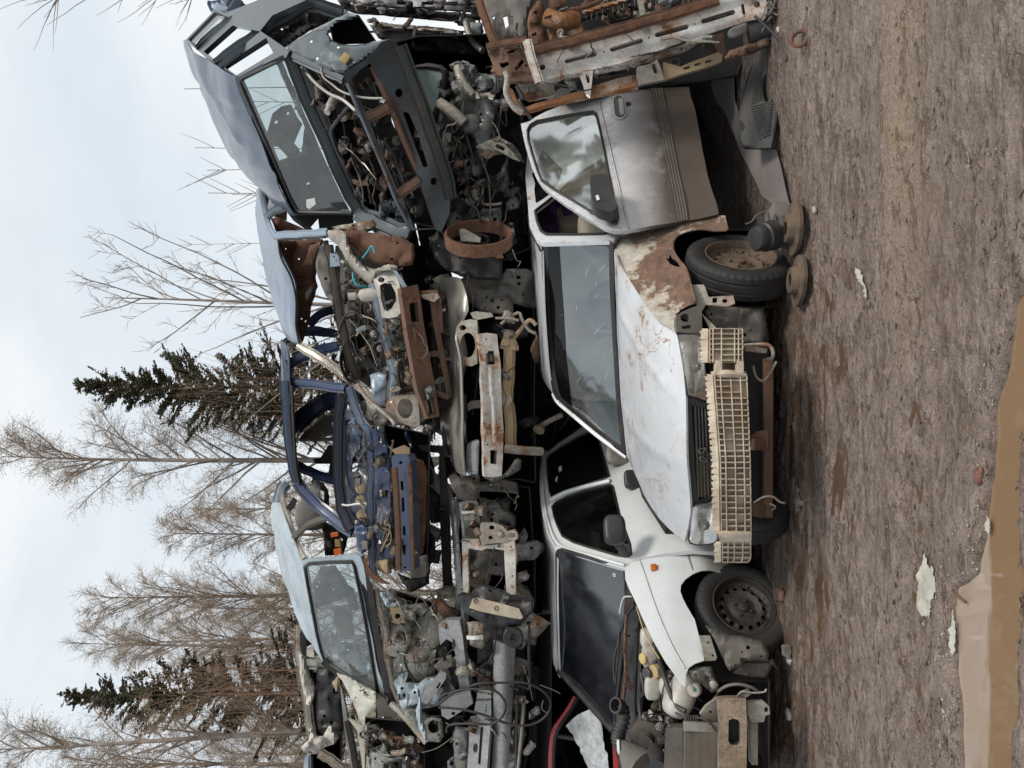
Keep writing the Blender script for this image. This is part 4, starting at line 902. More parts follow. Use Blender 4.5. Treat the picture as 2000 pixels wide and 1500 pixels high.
# wipers
tube(c,'wiper_arm',M['black'],E_((800,430,4.66),(755,490,4.72),(725,560,4.8),(690,680,4.86),(672,760,4.9)),[.014,.012,.008,.006])
tube(c,'wiper_blade',M['black'],E_((715,560,4.82),(690,700,4.88),(665,800,4.95),(668,940,4.95)),.009)
tube(c,'wiper_blade',M['black'],E_((700,620,4.80),(690,760,4.86),(672,960,4.92)),.006)
tube(c,'wiper_linkage',M['rust'],E_((745,500,4.72),(735,700,4.74),(740,900,4.76),(720,1080,4.8)),.010)
rg=random.Random(5)
for cx,cy in((770,420),(745,930),(770,960),(740,720)):
    b=MB()
    for k in range(9):
        b.tube([(*E(cx+rg.uniform(-30,30),cy+rg.uniform(-60,60)),4.68+rg.uniform(0,.04)) for _ in range(3)],.002,n=4,sm=2)
    b.build(c,'dead_grass_wisps',M['rust'],0)
# radiator
rb=MB();dr=D((1340,1420,3.98),(1400,1420,3.95),(1340,1500,3.96));rb.plate(E_((1118,1232),(1345,1245),(1365,1560),(1115,1560)),[],dr,th=.04);ro=rb.build(c,'radiator',M['rad'],30)
b=MB()
for i in range(30):
    x=1128+i*7.4
    b.tube([(*E(x,1240),dr(*E(x,1240))-.004),(*E(x+1,1560),dr(*E(x,1560))-.004)],.0024,n=4,sm=1)
b.build(ro,'radiator_fins',M['rad'],0)
b=MB();b.beam(E(1115,1225,3.97),E(1345,1238,3.95),.05,.02,up=(0,1,0));b.build(ro,'radiator_tank',M['steel'],35)
b=MB()
for i in range(6):b.beam(E(1130+i*16,1160,3.99),E(1130+i*16,1225,3.99),.03,.008,up=(0,0,1))
b.build(c,'heat_shield_louvre',M['grime'],30)
bb_=MB();bb_.plate(E_((1000,1240),(1110,1238),(1112,1560),(985,1560)),[],D((1310,1430,4.05),(1340,1430,3.98),(1310,1500,4.05)),th=.09,cut=20,dent=.01);bb_.build(c,'battery_tray',M['grime'],35)
# front crossmember
dxm=D((1405,1365,3.88),(1455,1365,3.86),(1430,1500,3.82))
plate(c,'front_crossmember',M['tanrust'],E_((1340,1052),(1400,1046),(1522,1046),(1530,1200),(1526,1560),(1345,1560),(1350,1300)),[E_((1410,1190),(1435,1178),(1470,1185),(1485,1210),(1484,1330),(1468,1352),(1425,1350),(1408,1325))],dxm,th=.06,cut=16,dent=.006)
plate(c,'crossmember_lining',M['dark'],E_((1350,1100),(1520,1100),(1520,1560),(1350,1560)),[],lambda x,y:dxm(x,y)+.07,th=.004)
b=MB();b.plate(E_((1530,1075),(1640,1068),(1675,1100),(1680,1150),(1650,1160),(1640,1200),(1560,1205),(1535,1150)),[[E(*p) for p in circ(1655,1120,14,18,8)]],3.9,th=.03);b.plate(E_((1550,1210),(1600,1205),(1600,1480),(1560,1480)),[],3.95,th=.05);b.build(c,'tow_bracket',M['palemetal'],30)
plate(c,'wheel_arch_liner',M['greyp'],E_((1255,570),(1420,640),(1500,640),(1640,680),(1672,760),(1668,800),(1500,800),(1505,835),(1415,868),(1370,780),(1310,650)),[],D((1390,1240,4.22),(1450,1290,4.1),(1490,1260,4.2)),th=.006,cut=12,dent=.03)
plate(c,'wing_bracket',M['palemetal'],E_((1222,640),(1290,640),(1335,780),(1325,800),(1255,805),(1240,720)),[[E(*p) for p in circ(1278,685,8,8,8)],[E(*p) for p in circ(1308,768,8,8,8)]],4.12,th=.01)
plate(c,'arch_splash_guard',M['greyp'],E_((1420,870),(1505,838),(1500,800),(1668,800),(1700,790),(1732,860),(1690,830),(1655,920),(1450,925)),[],4.2,th=.006,cut=15,dent=.02)
plate(c,'headlamp_bucket',M['steel'],E_((1150,860),(1230,838),(1300,840),(1330,930),(1345,1000),(1300,1010),(1240,960),(1180,930)),[[E(*p) for p in circ(1270,915,16,16,10)]],4.08,th=.03,cut=10,dent=.03)
b=MB();b.lathe([(0,.02),(.03,.02),(.035,.012),(.035,.0001)],P(*E(1310,950),4.0),(.2,-1,.2),n=12);b.build(c,'socket',M['steel'],40)
plate(c,'headlamp_bracket',M['palemetal'],E_((1225,1150),(1260,1100),(1340,1040),(1350,1240),(1300,1235),(1240,1200)),[[E(*p) for p in circ(1293,1135,10,10,8)]],3.98,th=.02)
tube(c,'lamp_wire',M['greyp'],E_((1345,1000,3.95),(1400,965,3.9),(1480,955,3.88),(1560,975,3.88),(1600,1000,3.9)),.008)
tube(c,'lamp_wire',M['palemetal'],E_((1460,1040,3.9),(1500,1000,3.88),(1560,1010,3.88),(1640,1005,3.88),(1655,985,3.88)),.005)
plate(c,'torn_clip',M['palemetal'],E_((1480,1010),(1540,980),(1555,1020),(1520,1045),(1475,1040)),[],3.89,th=.004)
# ================================================================ red car behind
c=thing('red_car','red car at the far left, behind the white hatchback, with crazed film over its windscreen','scrap car',(-2.7,6.3,0))
rp=E_((418,1042,6.2),(360,1140,6.15),(300,1225,6.1),(275,1280,6.1),(262,1380,6.1),(258,1560,6.1))
b=MB();b.tube(rp,.030,n=8,flat=.6);b.build(c,'roof_edge',M['red'],60)
b=MB();b.tube([(x+3.5,y+2,d-.03) for x,y,d in rp],.014,n=8);b.build(c,'window_seal',M['seal'],60)
sheet(c,'roof',M['red'],[(1105,1370,8),(1082,1440,8),(1078,1540,8)],[(1122,1366,6.2),(1085,1430,6.1),(1077,1540,6.1)],[(1105,1370,8),(1122,1366,6.2)],[(1078,1540,8),(1077,1540,6.1)],th=.01)
sheet(c,'crazed_film',M['film'],E_((345,1230,6.0),(420,1160,5.95),(510,1115,5.9)),E_((500,1540,5.9),(600,1540,5.75),(640,1540,5.7)),E_((345,1230,6.0),(410,1310,5.95),(470,1420,5.92),(500,1540,5.9)),E_((510,1115,5.9),(580,1200,5.8),(600,1330,5.74),(640,1540,5.7)),n=26,m=40,th=.002,dent=.03,dsc=9,seed=4)
b=MB();b.plate(E_((655,1345),(672,1375),(690,1450),(700,1560),(665,1560),(660,1450)),[],5.5,th=.01);b.build(c,'wing_edge',M['red'],30)
tub(c,'cabin_lining',M['dark'],[(1100,1560,6.1),(1130,1350,6.3),(1330,1350,6.3),(1330,1560,6.1)],[(1090,1560,8.2),(1110,1380,8.2),(1330,1380,8.2),(1330,1560,8.2)],'BLRK',th=.01)
tube(c,'far_pillar',M['seal'],E_((300,1290,6.1),(420,1310,6.05),(500,1330,6.0)),.02)
def strip(par,name,mat,pts,w_,th=.03,n=4,sm=3,flat=.55):
    return MB().prof(pts,w_,sm=sm).build(par,name,mat,35)
LA=lambda *p:L(A,*p);LB=lambda *p:L(B,*p);LC=lambda *p:L(C,*p);LD=lambda *p:L(Dd,*p);LI=lambda *p:L(Ic,*p);LH=lambda *p:L(Hc,*p)
# ================================================================ dark teal wreck, top right
c=thing('wrecked_car','dark teal wreck tilted on top of the stack, its windscreen still fitted','scrap car',(1.6,6.6,2.1),'crushed cars piled in the stack')
dw=D((469,160,6.35),(558,108,5.95),(580,412,6.85))
ws=LA((430,535),(445,510),(560,455),(690,392),(725,380),(740,395),(765,470),(830,620),(920,810),(1020,1030),(1110,1240),(1165,1370),(1160,1385),(980,1383),(820,1380),(795,1360),(760,1290),(690,1130),(600,920),(520,740),(455,590))
g=plate(c,'windscreen',M['glass'],ws,[],dw,th=.004,cut=60);gasket(g,'windscreen_seal',ws,.016,dw,sm=1)
plate(g,'white_sticker',M['white_s'],LA((860,1300),(915,1288),(922,1330),(880,1362),(862,1350)),[],lambda x,y:dw(x,y)-.004,th=.001)
fr=LA((395,510),(430,495),(700,345),(735,350),(775,440),(840,600),(930,800),(1035,1020),(1130,1230),(1205,1385),(1190,1400),(980,1400),(815,1402),(780,1390),(735,1310),(660,1150),(570,940),(490,760),(425,610))
plate(c,'windscreen_frame',M['teal'],fr,[ws],lambda x,y:dw(x,y)+.01,th=.05,cut=40)
sheet(c,'roof',M['tealroof'],LA((68,258,7.7),(68,310,7.8),(95,420,7.9),(150,580,8.0),(270,830,8.1),(400,1060,8.1),(530,1215,8.0),(640,1310,7.4)),LA((395,500,6.36),(425,600,6.42),(490,755,6.5),(570,935,6.6),(660,1150,6.7),(740,1310,6.8),(805,1400,6.85)),
 LA((68,258,7.7),(120,320,7.3),(200,390,6.9),(280,430,6.65),(395,500,6.36)),LA((640,1310,7.4),(700,1360,7.1),(770,1395,6.9),(805,1400,6.85)),n=36,m=24,th=.012,bulge=.05,dent=.035,dsc=1.8,fn=lambda u,v:-.02*math.exp(-((u-.25)/.03)**2)-.02*math.exp(-((u-.7)/.03)**2)+.02*math.exp(-((v-.5-(u-.3)*.8)/.05)**2)*(u<.5))
tsd=D((361,82,7.6),(469,150,6.4),(430,20,7.1))
so_=LA((72,262),(268,62),(330,85),(395,60),(700,-60),(720,-60),(860,0),(640,100),(560,200),(750,330),(725,380),(700,360),(400,515),(280,440),(180,350))
plate(c,'side_frame',M['teal'],so_,[LA((105,265),(272,92),(340,115),(160,302)),LA((192,335),(380,165),(560,205),(300,420)),LA((318,430),(600,245),(645,345),(402,492))],tsd,th=.05,cut=40)
plate(c,'rear_quarter_glass',M['glass'],LA((105,265),(272,92),(340,115),(160,302)),[],lambda x,y:tsd(x,y)+.01,th=.003)
gasket(c,'window_rubber',LA((100,262),(272,85),(348,112),(162,310)),.016,tsd,sm=1)
for p_,w_ in((LA((160,320,7.3),(230,240,7.15),(370,140,6.9),(480,95,6.8)),.03),(LA((280,425,6.8),(400,330,6.7),(540,235,6.6),(640,160,6.6),(760,100,6.6),(900,25,6.6),(1010,60,6.6),(1100,90,6.6)),.045),(LA((300,435,6.6),(430,330,6.5),(590,230,6.5)),.02)):
    strip(c,'door_pillar',M['teal'],p_,w_)
# open side below: inner arch and seat back
plate(c,'inner_wheel_arch',M['black'],LA((440,60),(560,30),(700,0),(830,-20),(830,90),(720,120),(640,160),(560,215),(500,150)),[],6.9,th=.01,cut=20,dent=.1)
plate(c,'lower_side_panel',M['dark'],LA((640,150),(760,100),(900,60),(1100,110),(900,190),(740,300),(650,350),(600,260)),[],6.75,th=.01,cut=20,dent=.06)
# wing
dn=D((760,76,5.35),(862,450,5.75),(560,108,5.85),(640,60,5.45),(690,415,6.3))
wf=LA((735,300),(800,255),(900,195),(1000,145),(1130,85),(1180,92),(1195,115),(1130,130),(1060,155),(1020,190),(1005,225),(1030,262),(1080,285),(1160,292),(1240,285),(1300,268),(1400,255),(1330,330),(1240,395),(1150,445),(1105,475),(1060,470),(980,440),(880,400),(790,370),(740,335))
dwf=D((560,105,5.9),(672,142,5.45),(680,30,5.75))
plate(c,'front_wing',M['teal'],wf,[],lambda x,y:dwf(x,y)-.10*math.exp(-((x-640)/60)**2),th=.006,cut=14,dent=.02,ang=60)
b=MB();x,y=A(1115,380);b.box(P(x,y,dwf(x,y)-.10),(.07,.03,.06),Matrix.Rotation(.6,3,'Y'),.01);b.build(c,'side_repeater',M['yellow'],40)
tub(c,'wheel_arch',M['dark'],LA((1010,130,5.8),(1200,100,5.7),(1320,280,5.6),(1040,290,5.6)),LA((1010,130,6.3),(1200,100,6.3),(1320,280,6.3),(1040,290,6.3)),'TLRK')
# nose
no=LA((1098,480),(1160,440),(1235,395),(1300,340),(1345,275),(1400,256),(1440,268),(1465,305),(1500,400),(1560,560),(1640,780),(1720,1000),(1775,1150),(1800,1290),(1790,1400),(1740,1510),(1700,1492),(1545,1500),(1490,1420),(1440,1310),(1370,1130),(1290,930),(1200,720),(1130,550))
nh=[LA((1155,520),(1215,450),(1275,412),(1310,470),(1370,610),(1395,675),(1330,715),(1258,748),(1200,620)),LA((1272,778),(1340,735),(1402,708),(1460,840),(1530,1010),(1585,1145),(1520,1200),(1462,1248),(1400,1110),(1320,920)),LA((1492,1285),(1550,1235),(1600,1200),(1650,1330),(1700,1488),(1565,1488),(1525,1390)),
 LA((1490,735),(1505,727),(1530,740),(1590,880),(1650,1075),(1640,1092),(1620,1085),(1560,930)),[A(*p) for p in circ(1463,605,24,30,12)],[A(*p) for p in circ(1690,1182,20,26,12)]]
dno=D((760,76,5.35),(862,450,5.78),(672,142,5.42),(800,440,5.85))
plate(c,'front_panel',M['tealnose'],no,nh,lambda x,y:dno(x,y)-.04*math.exp(-((y*.28+x-930)/30)**2),th=.02,cut=22,dent=.012,ang=50)
tube(c,'bonnet_slam_bar',M['paleteal'],LA((1130,540,5.42),(1200,710,5.47),(1290,920,5.55),(1380,1130,5.64),(1450,1310,5.74),(1540,1480,5.85)),.017,flat=1)
strip(c,'bumper_lip',M['tealnose'],LA((1470,300,5.32),(1560,540,5.40),(1680,870,5.5),(1770,1130,5.62),(1800,1290,5.72)),.04,flat=1)
for a_ in(((1170,500,5.5),(1330,620,5.5)),((1180,540,5.55),(1370,620,5.6))):pass
strip(c,'lamp_divider',M['brownrust'],LA((1252,770,5.55),(1330,735,5.52),(1400,690,5.5)),.03)
strip(c,'lamp_divider',M['brownrust'],LA((1455,1265,5.75),(1530,1220,5.7),(1600,1170,5.68)),.03)
strip(c,'nose_rail',M['brownrust'],LA((1290,430,5.45),(1400,680,5.52),(1500,920,5.6),(1600,1150,5.7),(1710,1480,5.85)),.018)
# cowl, wing rail, bay
strip(c,'scuttle_rail',M['teal'],LA((745,345,5.9),(830,560,6.0),(930,790,6.1),(1050,1060,6.2),(1150,1280,6.35),(1230,1400,6.4)),.045)
strip(c,'wing_rail',M['teal'],LA((780,365,5.85),(900,420,5.7),(1040,480,5.55),(1110,520,5.45)),.03)
strip(c,'wing_rail',M['teal'],LA((1205,1385,6.4),(1300,1440,6.2),(1420,1500,6.0),(1540,1530,5.9)),.06)
tub(c,'engine_bay',M['dark'],LA((860,440,5.9),(1250,430,5.7),(1720,1480,6.1),(1230,1380,6.4)),LA((780,400,6.5),(1250,400,6.6),(1700,1450,6.9),(1200,1380,6.9)),'BLRK',th=.01)
junk(c,[A(900,520,5.85),A(1180,560,5.7),A(1480,1350,6.1),A(1180,1300,6.3)],.10,21,(12,12,12),('grime','grime','dark'),1.1)
junk(c,[A(1180,520,5.7),A(1350,560,5.6),A(1650,1420,6.0),A(1520,1420,6.0)],.08,22,(10,4,6),('dark','grime','black'),1.0)
plate(c,'inner_wing',M['teal'],LA((1330,1330),(1420,1290),(1500,1380),(1540,1480),(1440,1490),(1340,1450)),[[A(*p) for p in circ(1420,1400,22,20,8)]],6.05,th=.01,cut=12,dent=.05)
tube(c,'white_hose',M['jug'],LA((865,475,5.8),(920,540,5.7),(1010,610,5.6),(1100,650,5.5),(1180,720,5.42)),.012)
tube(c,'white_hose',M['jug'],LA((960,440,5.6),(970,500,5.6),(1030,550,5.58),(1100,600,5.5),(1230,635,5.45),(1360,640,5.4)),.008)
tube(c,'black_hose',M['black'],LA((1140,690,5.6),(1060,790,5.75),(1025,860,5.85),(1060,980,5.95),(1110,1060,6.0)),.016)
b=MB();b.lathe([(0,.035),(.08,.035),(.09,.025),(.15,.025),(.15,.001)],P(*A(1040,650),5.75),(-.7,-.4,.2),n=14);b.build(c,'master_cylinder',M['jug'],40)
plate(c,'bonnet_hinge',M['white_s'],LA((1345,645),(1375,650),(1365,670),(1340,662)),[],5.42,th=.01)
# things seen through the screen
plate(c,'seat_back_panel',M['dark'],LA((600,880),(640,740),(700,690),(760,680),(800,760),(830,800),(770,940),(640,950)),[[A(*p) for p in circ(662,792,14,14,8)],[A(*p) for p in circ(738,735,12,12,8)]],7.3,th=.03)
plate(c,'dashboard',M['black'],LA((660,400),(700,390),(800,620),(1000,1080),(1150,1385),(820,1385),(690,1090),(650,1060),(830,990),(850,830),(790,700)),[],7.0,th=.04,cut=30,dent=.1)
strip(c,'tan_bracket',M['tan'],LA((665,890,6.95),(740,950,6.9),(780,1010,6.9)),.05)
# ================================================================ grey-blue wreck with brown lining
c=thing('wrecked_car','grey-blue wreck with a crumpled roof over brown lining, rusty front beam','scrap car',(.6,6.8,2.0),'crushed cars piled in the stack')
sheet(c,'roof',M['blueroof'],LB((78,60,8.0),(64,120,8.1),(80,300,8.2),(110,500,8.2),(150,720,8.1),(200,880,7.9),(250,1010,7.5),(330,1085,6.9)),LB((135,255,7.1),(170,330,6.85),(205,390,6.6),(228,500,6.62),(295,640,6.66),(325,780,6.7),(322,950,6.72),(345,1080,6.7)),
 LB((78,60,8.0),(100,110,7.7),(110,180,7.4),(135,255,7.1)),LB((330,1085,6.9),(338,1084,6.8),(345,1080,6.7)),n=34,m=18,th=.012,bulge=.05,dent=.03,dsc=2.2,seed=2)
plate(c,'headlining',M['brown'],LB((215,400),(300,398),(410,392),(500,390),(515,420),(475,520),(455,640),(470,700),(430,820),(410,940),(370,1065),(340,1060),(322,950),(325,780),(295,640),(228,510)),[],D((545,470,6.75),(620,470,6.9),(585,665,6.95)),th=.01,cut=16,dent=.10,dsc=2)
plate(c,'lining_recess',M['black'],LB((385,745),(428,690),(430,725),(395,790)),[],6.72,th=.01)
plate(c,'sun_visor',M['brown'],LB((370,560),(420,430),(500,400),(490,470),(440,560)),[],6.68,th=.02,cut=14,dent=.03)
strip(c,'windscreen_pillar',M['paleblue'],LB((200,372,6.6),(300,366,6.5),(420,360,6.4),(535,350,6.25)),.032)
tube(c,'pillar_rubber',M['seal'],LB((212,395,6.57),(300,388,6.5),(515,378,6.25)),.010)
tube(c,'roof_rubber',M['seal'],LB((212,398,6.58),(230,510,6.6),(297,645,6.64),(328,790,6.68),(326,950,6.7),(350,1078,6.68)),.010)
strip(c,'windscreen_pillar',M['palemetal'],LB((345,1078,6.7),(440,1140,6.6),(560,1215,6.5),(675,1300,6.4),(780,1380,6.2),(880,1490,6.1)),.032)
strip(c,'rear_side_pillar',M['paleblue'],LB((135,250,7.1),(190,205,7.1),(270,180,7.1)),.028)
strip(c,'roof_rail',M['paleblue'],LB((80,70,7.9),(105,100,7.7),(125,200,7.35),(150,290,7.0),(200,385,6.62)),.020)
plate(c,'rear_lining',M['tan'],LB((115,95),(160,100),(270,170),(265,270),(175,240),(125,190)),[],7.8,th=.01)
plate(c,'side_lining',M['brown'],LB((160,255),(200,245),(440,345),(400,352),(205,350)),[],7.1,th=.01,cut=20,dent=.04)
plate(c,'cabin_panel',M['dark'],LB((250,190),(330,230),(420,210),(700,215),(700,300),(560,330),(400,335),(310,270)),[LB((420,310),(470,252),(478,320),(440,332))],7.2,th=.02)
# dash
plate(c,'dashboard',M['greyp'],LB((512,400),(540,430),(555,560),(585,760),(600,840),(520,760),(465,620),(455,540),(480,440)),[],6.5,th=.05,cut=16,dent=.04)
strip(c,'scuttle_panel',M['grime'],LB((540,430,6.2),(570,600,6.2),(600,800,6.2),(640,1000,6.22),(680,1180,6.3),(725,1290,6.35)),.03)
strip(c,'scuttle_edge',M['seal'],LB((520,400,6.3),(560,600,6.28),(600,820,6.3),(640,1050,6.35),(665,1290,6.4)),.016)
plate(c,'hinge_plate',M['paleblue'],LB((545,482),(605,486),(612,565),(552,570)),[[B(*p) for p in circ(575,505,6,6,6)],[B(*p) for p in circ(590,530,5,5,6)]],6.12,th=.006)
plate(c,'firewall',M['grime'],LB((600,440),(690,420),(740,600),(830,700),(900,900),(980,1230),(960,1480),(830,1440),(740,1310),(690,1150),(650,900),(620,700)),[[B(*p) for p in circ(800,1182,58,58,20)]],D((640,480,6.4),(780,600,6.2),(700,760,6.4)),th=.01,cut=12,dent=.14,dsc=4)
MB().lathe([(0,.25),(-.03,.27),(-.04,.24),(.1,.22)],P(*B(800,1182),6.3),(0,-1,.1),n=28).build(c,'firewall_ring',M['grime'],50)
plate(c,'inner_wing',M['brown'],LB((560,350),(700,330),(850,350),(1000,375),(1095,420),(1100,500),(1085,560),(940,580),(870,560),(760,520),(700,450),(640,420)),[],D((660,460,6.1),(800,470,5.8),(700,510,6.05)),th=.01,cut=12,dent=.04)
# cream rail
b=MB();b.plate(LB((528,345),(600,320),(655,350),(665,420),(700,490),(760,555),(835,585),(905,578),(985,560),(985,585),(900,600),(850,625),(838,690),(820,700),(760,650),(690,580),(640,500),(600,430),(545,390)),[],D((640,455,6.05),(740,540,5.75),(690,500,5.9)),th=.05,cut=12,dent=.02);b.build(c,'wing_rail',M['palemetal'],45)
plate(c,'top_rail',M['palemetal'],LB((560,310),(700,285),(830,262),(880,320),(760,350),(670,350),(600,330)),[[B(*p) for p in circ(700,300,8,8,8)]],6.1,th=.04,cut=14,dent=.03)
plate(c,'lamp_panel',M['steel'],LB((828,650),(870,610),(930,592),(965,600),(1000,680),(1018,760),(1020,860),(985,895),(930,905),(885,900),(868,800),(850,720)),[[B(*p) for p in circ(882,655,22,18,12)],LB((872,690),(900,675),(945,680),(975,740),(980,790),(950,840),(925,860),(900,850),(880,780))],D((735,560,5.8),(780,560,5.7),(750,620,5.75)),th=.02,cut=12,dent=.015)
strip(c,'slam_panel',M['paleblue'],LB((835,680,5.85),(860,790,5.85),(890,920,5.9),(920,1040,5.95),(950,1150,6.0),(972,1260,6.0),(958,1400,6.0),(965,1520,6.0)),.038)
plate(c,'strut_brace',M['paleblue'],LB((955,585),(985,600),(1055,705),(1020,710),(985,640)),[],5.65,th=.012)
db_=D((790,560,5.62),(855,800,5.78),(815,690,5.68))
plate(c,'front_beam',M['brownrust'],LB((1008,708),(1120,686),(1135,760),(1160,950),(1185,1080),(1215,1250),(1240,1400),(1262,1545),(1185,1560),(1165,1500),(1120,1380),(1090,1230),(1065,1080),(1045,950),(1020,800)),[LB((1062,808),(1118,800),(1132,925),(1080,932)),LB((1165,1420),(1220,1410),(1240,1530),(1190,1540))],db_,th=.06,cut=12,dent=.012)
strip(c,'beam_rib',M['brownrust'],LB((1090,960,5.66),(1120,1130,5.7),(1160,1350,5.75)),.018)
b=MB()
for p_ in(LB((1140,745,5.75),(1250,740,5.75)),LB((1215,760,5.78),(1240,950,5.8),(1290,1200,5.85),(1330,1420,5.9)),LB((1250,745,5.78),(1262,900,5.8),(1270,1000,5.82)),LB((1180,1370,5.8),(1320,1420,5.85)),LB((1200,1140,5.8),(1290,1130,5.85))):b.tube(p_,.025,n=6,sm=2)
b.build(c,'lower_frame',M['brownrust'],50)
plate(c,'lower_bracket',M['palemetal'],LB((1140,750),(1245,738),(1262,770),(1225,800),(1150,775)),[],5.72,th=.02)
for o_,m_ in((LB((808,1275),(860,1255),(930,1262),(945,1330),(940,1420),(930,1490),(870,1480),(820,1400)),'paleblue'),(LB((985,1220),(1060,1230),(1090,1300),(1110,1400),(1080,1500),(1000,1490),(990,1350)),'beige'),(LB((780,1440),(850,1470),(935,1500),(930,1600),(860,1610),(800,1540)),'steel')):
    b=MB();b.plate(o_,[],6.05,th=.14,cut=16,dent=.03);o=b.build(c,'strut_tower',M[m_],45);md=o.modifiers.new('soft','BEVEL');md.width=.03;md.segments=3;md.limit_method='ANGLE';md.angle_limit=math.radians(50)
plate(c,'lamp_ring',M['palemetal'],LC((905,80),(1030,68),(1055,100),(1068,270),(1030,280),(960,260),(930,240),(905,180)),[[C(*p) for p in circ(972,158,50,66,16)]],5.85,th=.03,cut=10,dent=.01)
b=MB();b.blob((*C(985,165),5.98),(.25,.15,.35),None,.8);b.build(c,'spring_cup',M['palemetal'],60)
for p_,r_,m_ in((LC((660,0,6.0),(720,90,5.95),(800,160,5.9),(880,230,5.85),(905,270,5.8)),.016,'palemetal'),(LB((760,515,5.9),(790,475,5.88),(820,435,5.86),(840,480,5.86)),.006,'cyan'),(LB((700,600,5.9),(700,650,5.9),(730,690,5.9),(790,700,5.95)),.007,'cyan'),(LB((720,1020,6.1),(750,985,6.05),(815,970,6.05)),.006,'yellow'),(LB((590,470,6.1),(680,600,6.05),(760,700,6.0),(800,800,6.1)),.007,'black'),(LB((600,1000,6.2),(640,900,6.15),(700,860,6.1),(760,900,6.1)),.009,'black')):
    tube(c,'loose_cable',M[m_],p_,r_)
b=MB();b.lathe([(0,.001),(0,.03),(.06,.03),(.062,.018),(.09,.018),(.09,.038),(.11,.05),(.2,.055),(.24,.05),(.24,.001)],P(*B(668,765),5.85),(.1,.05,-1),n=18);b.build(c,'brake_cylinder',M['jug'],40)
tub(c,'bay_floor',M['dark'],[(660,470,6.2),(740,480,5.95),(840,800,6.1),(700,760,6.5)],[(660,470,6.7),(830,480,6.7),(850,820,6.8),(700,760,6.9)],'BRK',th=.01)
junk(c,[B(650,600,6.25),B(850,720,6.0),B(960,1300,6.1),B(700,1150,6.3)],.08,31,(12,10,12),('grime','steel','black'),1.0)
junk(c,[B(900,700,5.95),B(1000,900,5.9),B(1060,1400,6.0),B(960,1400,6.0)],.06,32,(14,6,4),('icebay','palemetal','black'),1.0)
plate(c,'floor_pan',M['dark'],[(655,480),(790,480),(880,520),(895,620),(890,720),(850,830),(720,830),(690,760),(650,600)],[],6.85,th=.03,cut=20,dent=.08)
junk(c,[(835,540,6.3),(880,545,6.2),(900,640,6.3),(860,800,6.2)],.08,33,(14,6,8),('icebay','rust','black'),.8)
# ================================================================ dark blue shell
c=thing('wrecked_car','dark blue stripped shell with open windows, grille panel showing rusty slots','scrap car',(-.9,6.7,2.0),'crushed cars piled in the stack')
sheet(c,'roof',M['navyroof'],[(553,668,7.9),(549,710,8.0),(549,750,8.0),(552,810,8.0),(560,870,7.9),(568,906,7.6),(580,942,7.0)],[(560,680,6.9),(563,712,6.75),(566,750,6.6),(570,810,6.6),(575,870,6.62),(580,920,6.66),(588,950,6.7)],[(553,668,7.9),(556,672,7.4),(560,680,6.9)],[(580,942,7.0),(584,946,6.85),(588,950,6.7)],n=26,m=10,th=.012,dent=.015)
strip(c,'roof_header',M['navyroof'],LC((190,-20,6.62),(200,120,6.6),(215,330,6.6),(240,520,6.62),(268,640,6.66)),.036)
tube(c,'header_rubber',M['seal'],LC((235,10,6.57),(240,150,6.56),(250,350,6.56),(262,540,6.6),(285,650,6.62)),.014)
strip(c,'windscreen_pillar',M['navy'],LC((268,640,6.66),(340,730,6.6),(450,830,6.5),(560,920,6.35),(635,965,6.25)),.040)
strip(c,'windscreen_pillar',M['navy'],LB((280,1325,6.7),(400,1332,6.6),(560,1350,6.45),(650,1365,6.35)),.034)
strip(c,'side_pillar',M['navy'],LB((272,1210,6.9),(350,1165,6.9),(470,1115,6.85),(605,1085,6.8)),.036)
strip(c,'roof_rail',M['navyroof'],LB((250,1065,7.6),(258,1130,7.2),(270,1210,6.95),(282,1320,6.7)),.030)
strip(c,'side_pillar',M['navy'],LB((250,1065,7.6),(300,1030,7.6),(400,1000,7.6),(560,1010,7.6),(590,1020,7.5)),.025)
for p_ in(LB((410,950,8.0),(480,880,8.0),(570,850,8.0)),LB((400,990,8.1),(480,985,8.1),(590,1010,8.1))):strip(c,'rear_pillar',M['navy'],p_,.035)
strip(c,'tailgate_edge',M['navy'],LC((250,290,7.7),(330,200,7.6),(430,130,7.6),(540,90,7.6)),.07)
plate(c,'rear_quarter_lining',M['greyp'],LC((300,330),(430,200),(530,190),(540,370),(430,375),(270,372)),[LC((410,340),(440,350),(500,330),(490,350),(430,360)),LC((490,250),(520,240),(530,290),(500,310))],7.6,th=.02,cut=20,dent=.05)
strip(c,'rear_pillar',M['navy'],LC((268,530,7.4),(350,570,7.3),(450,610,7.2),(560,640,7.1)),.035)
plate(c,'rear_seat_frame',M['dark'],LC((470,400),(530,400),(535,610),(470,600),(480,520),(390,520),(370,490),(420,480)),[],7.4,th=.03)
for p_ in(LC((560,80,6.35),(545,250,6.35),(540,450,6.35),(545,650,6.35),(565,820,6.3),(625,945,6.25)),):strip(c,'scuttle_edge',M['navydark'],p_,.04)
plate(c,'firewall',M['navydark'],LC((575,60),(640,200),(720,320),(735,560),(745,900),(650,930),(600,860),(575,640),(570,400),(560,200)),[LC((625,490),(650,450),(670,480),(665,540),(640,572),(620,570)),LC((580,240),(600,230),(605,270),(585,275))],D((680,800,6.3),(720,1000,6.1),(720,850,6.1)),th=.01,cut=14,dent=.06)
b=MB()
for k,(x,y) in enumerate(((683,680),(683,760),(690,852))):
    MB().lathe([(0,.001),(0,.045),(.006,.045),(.012,.035),(.012,.001)][::-1],P(*C(x,y),6.03),(0,-1,.1),n=16).build(c,'tan_plug',M['tan'],40)
b.bm.free()
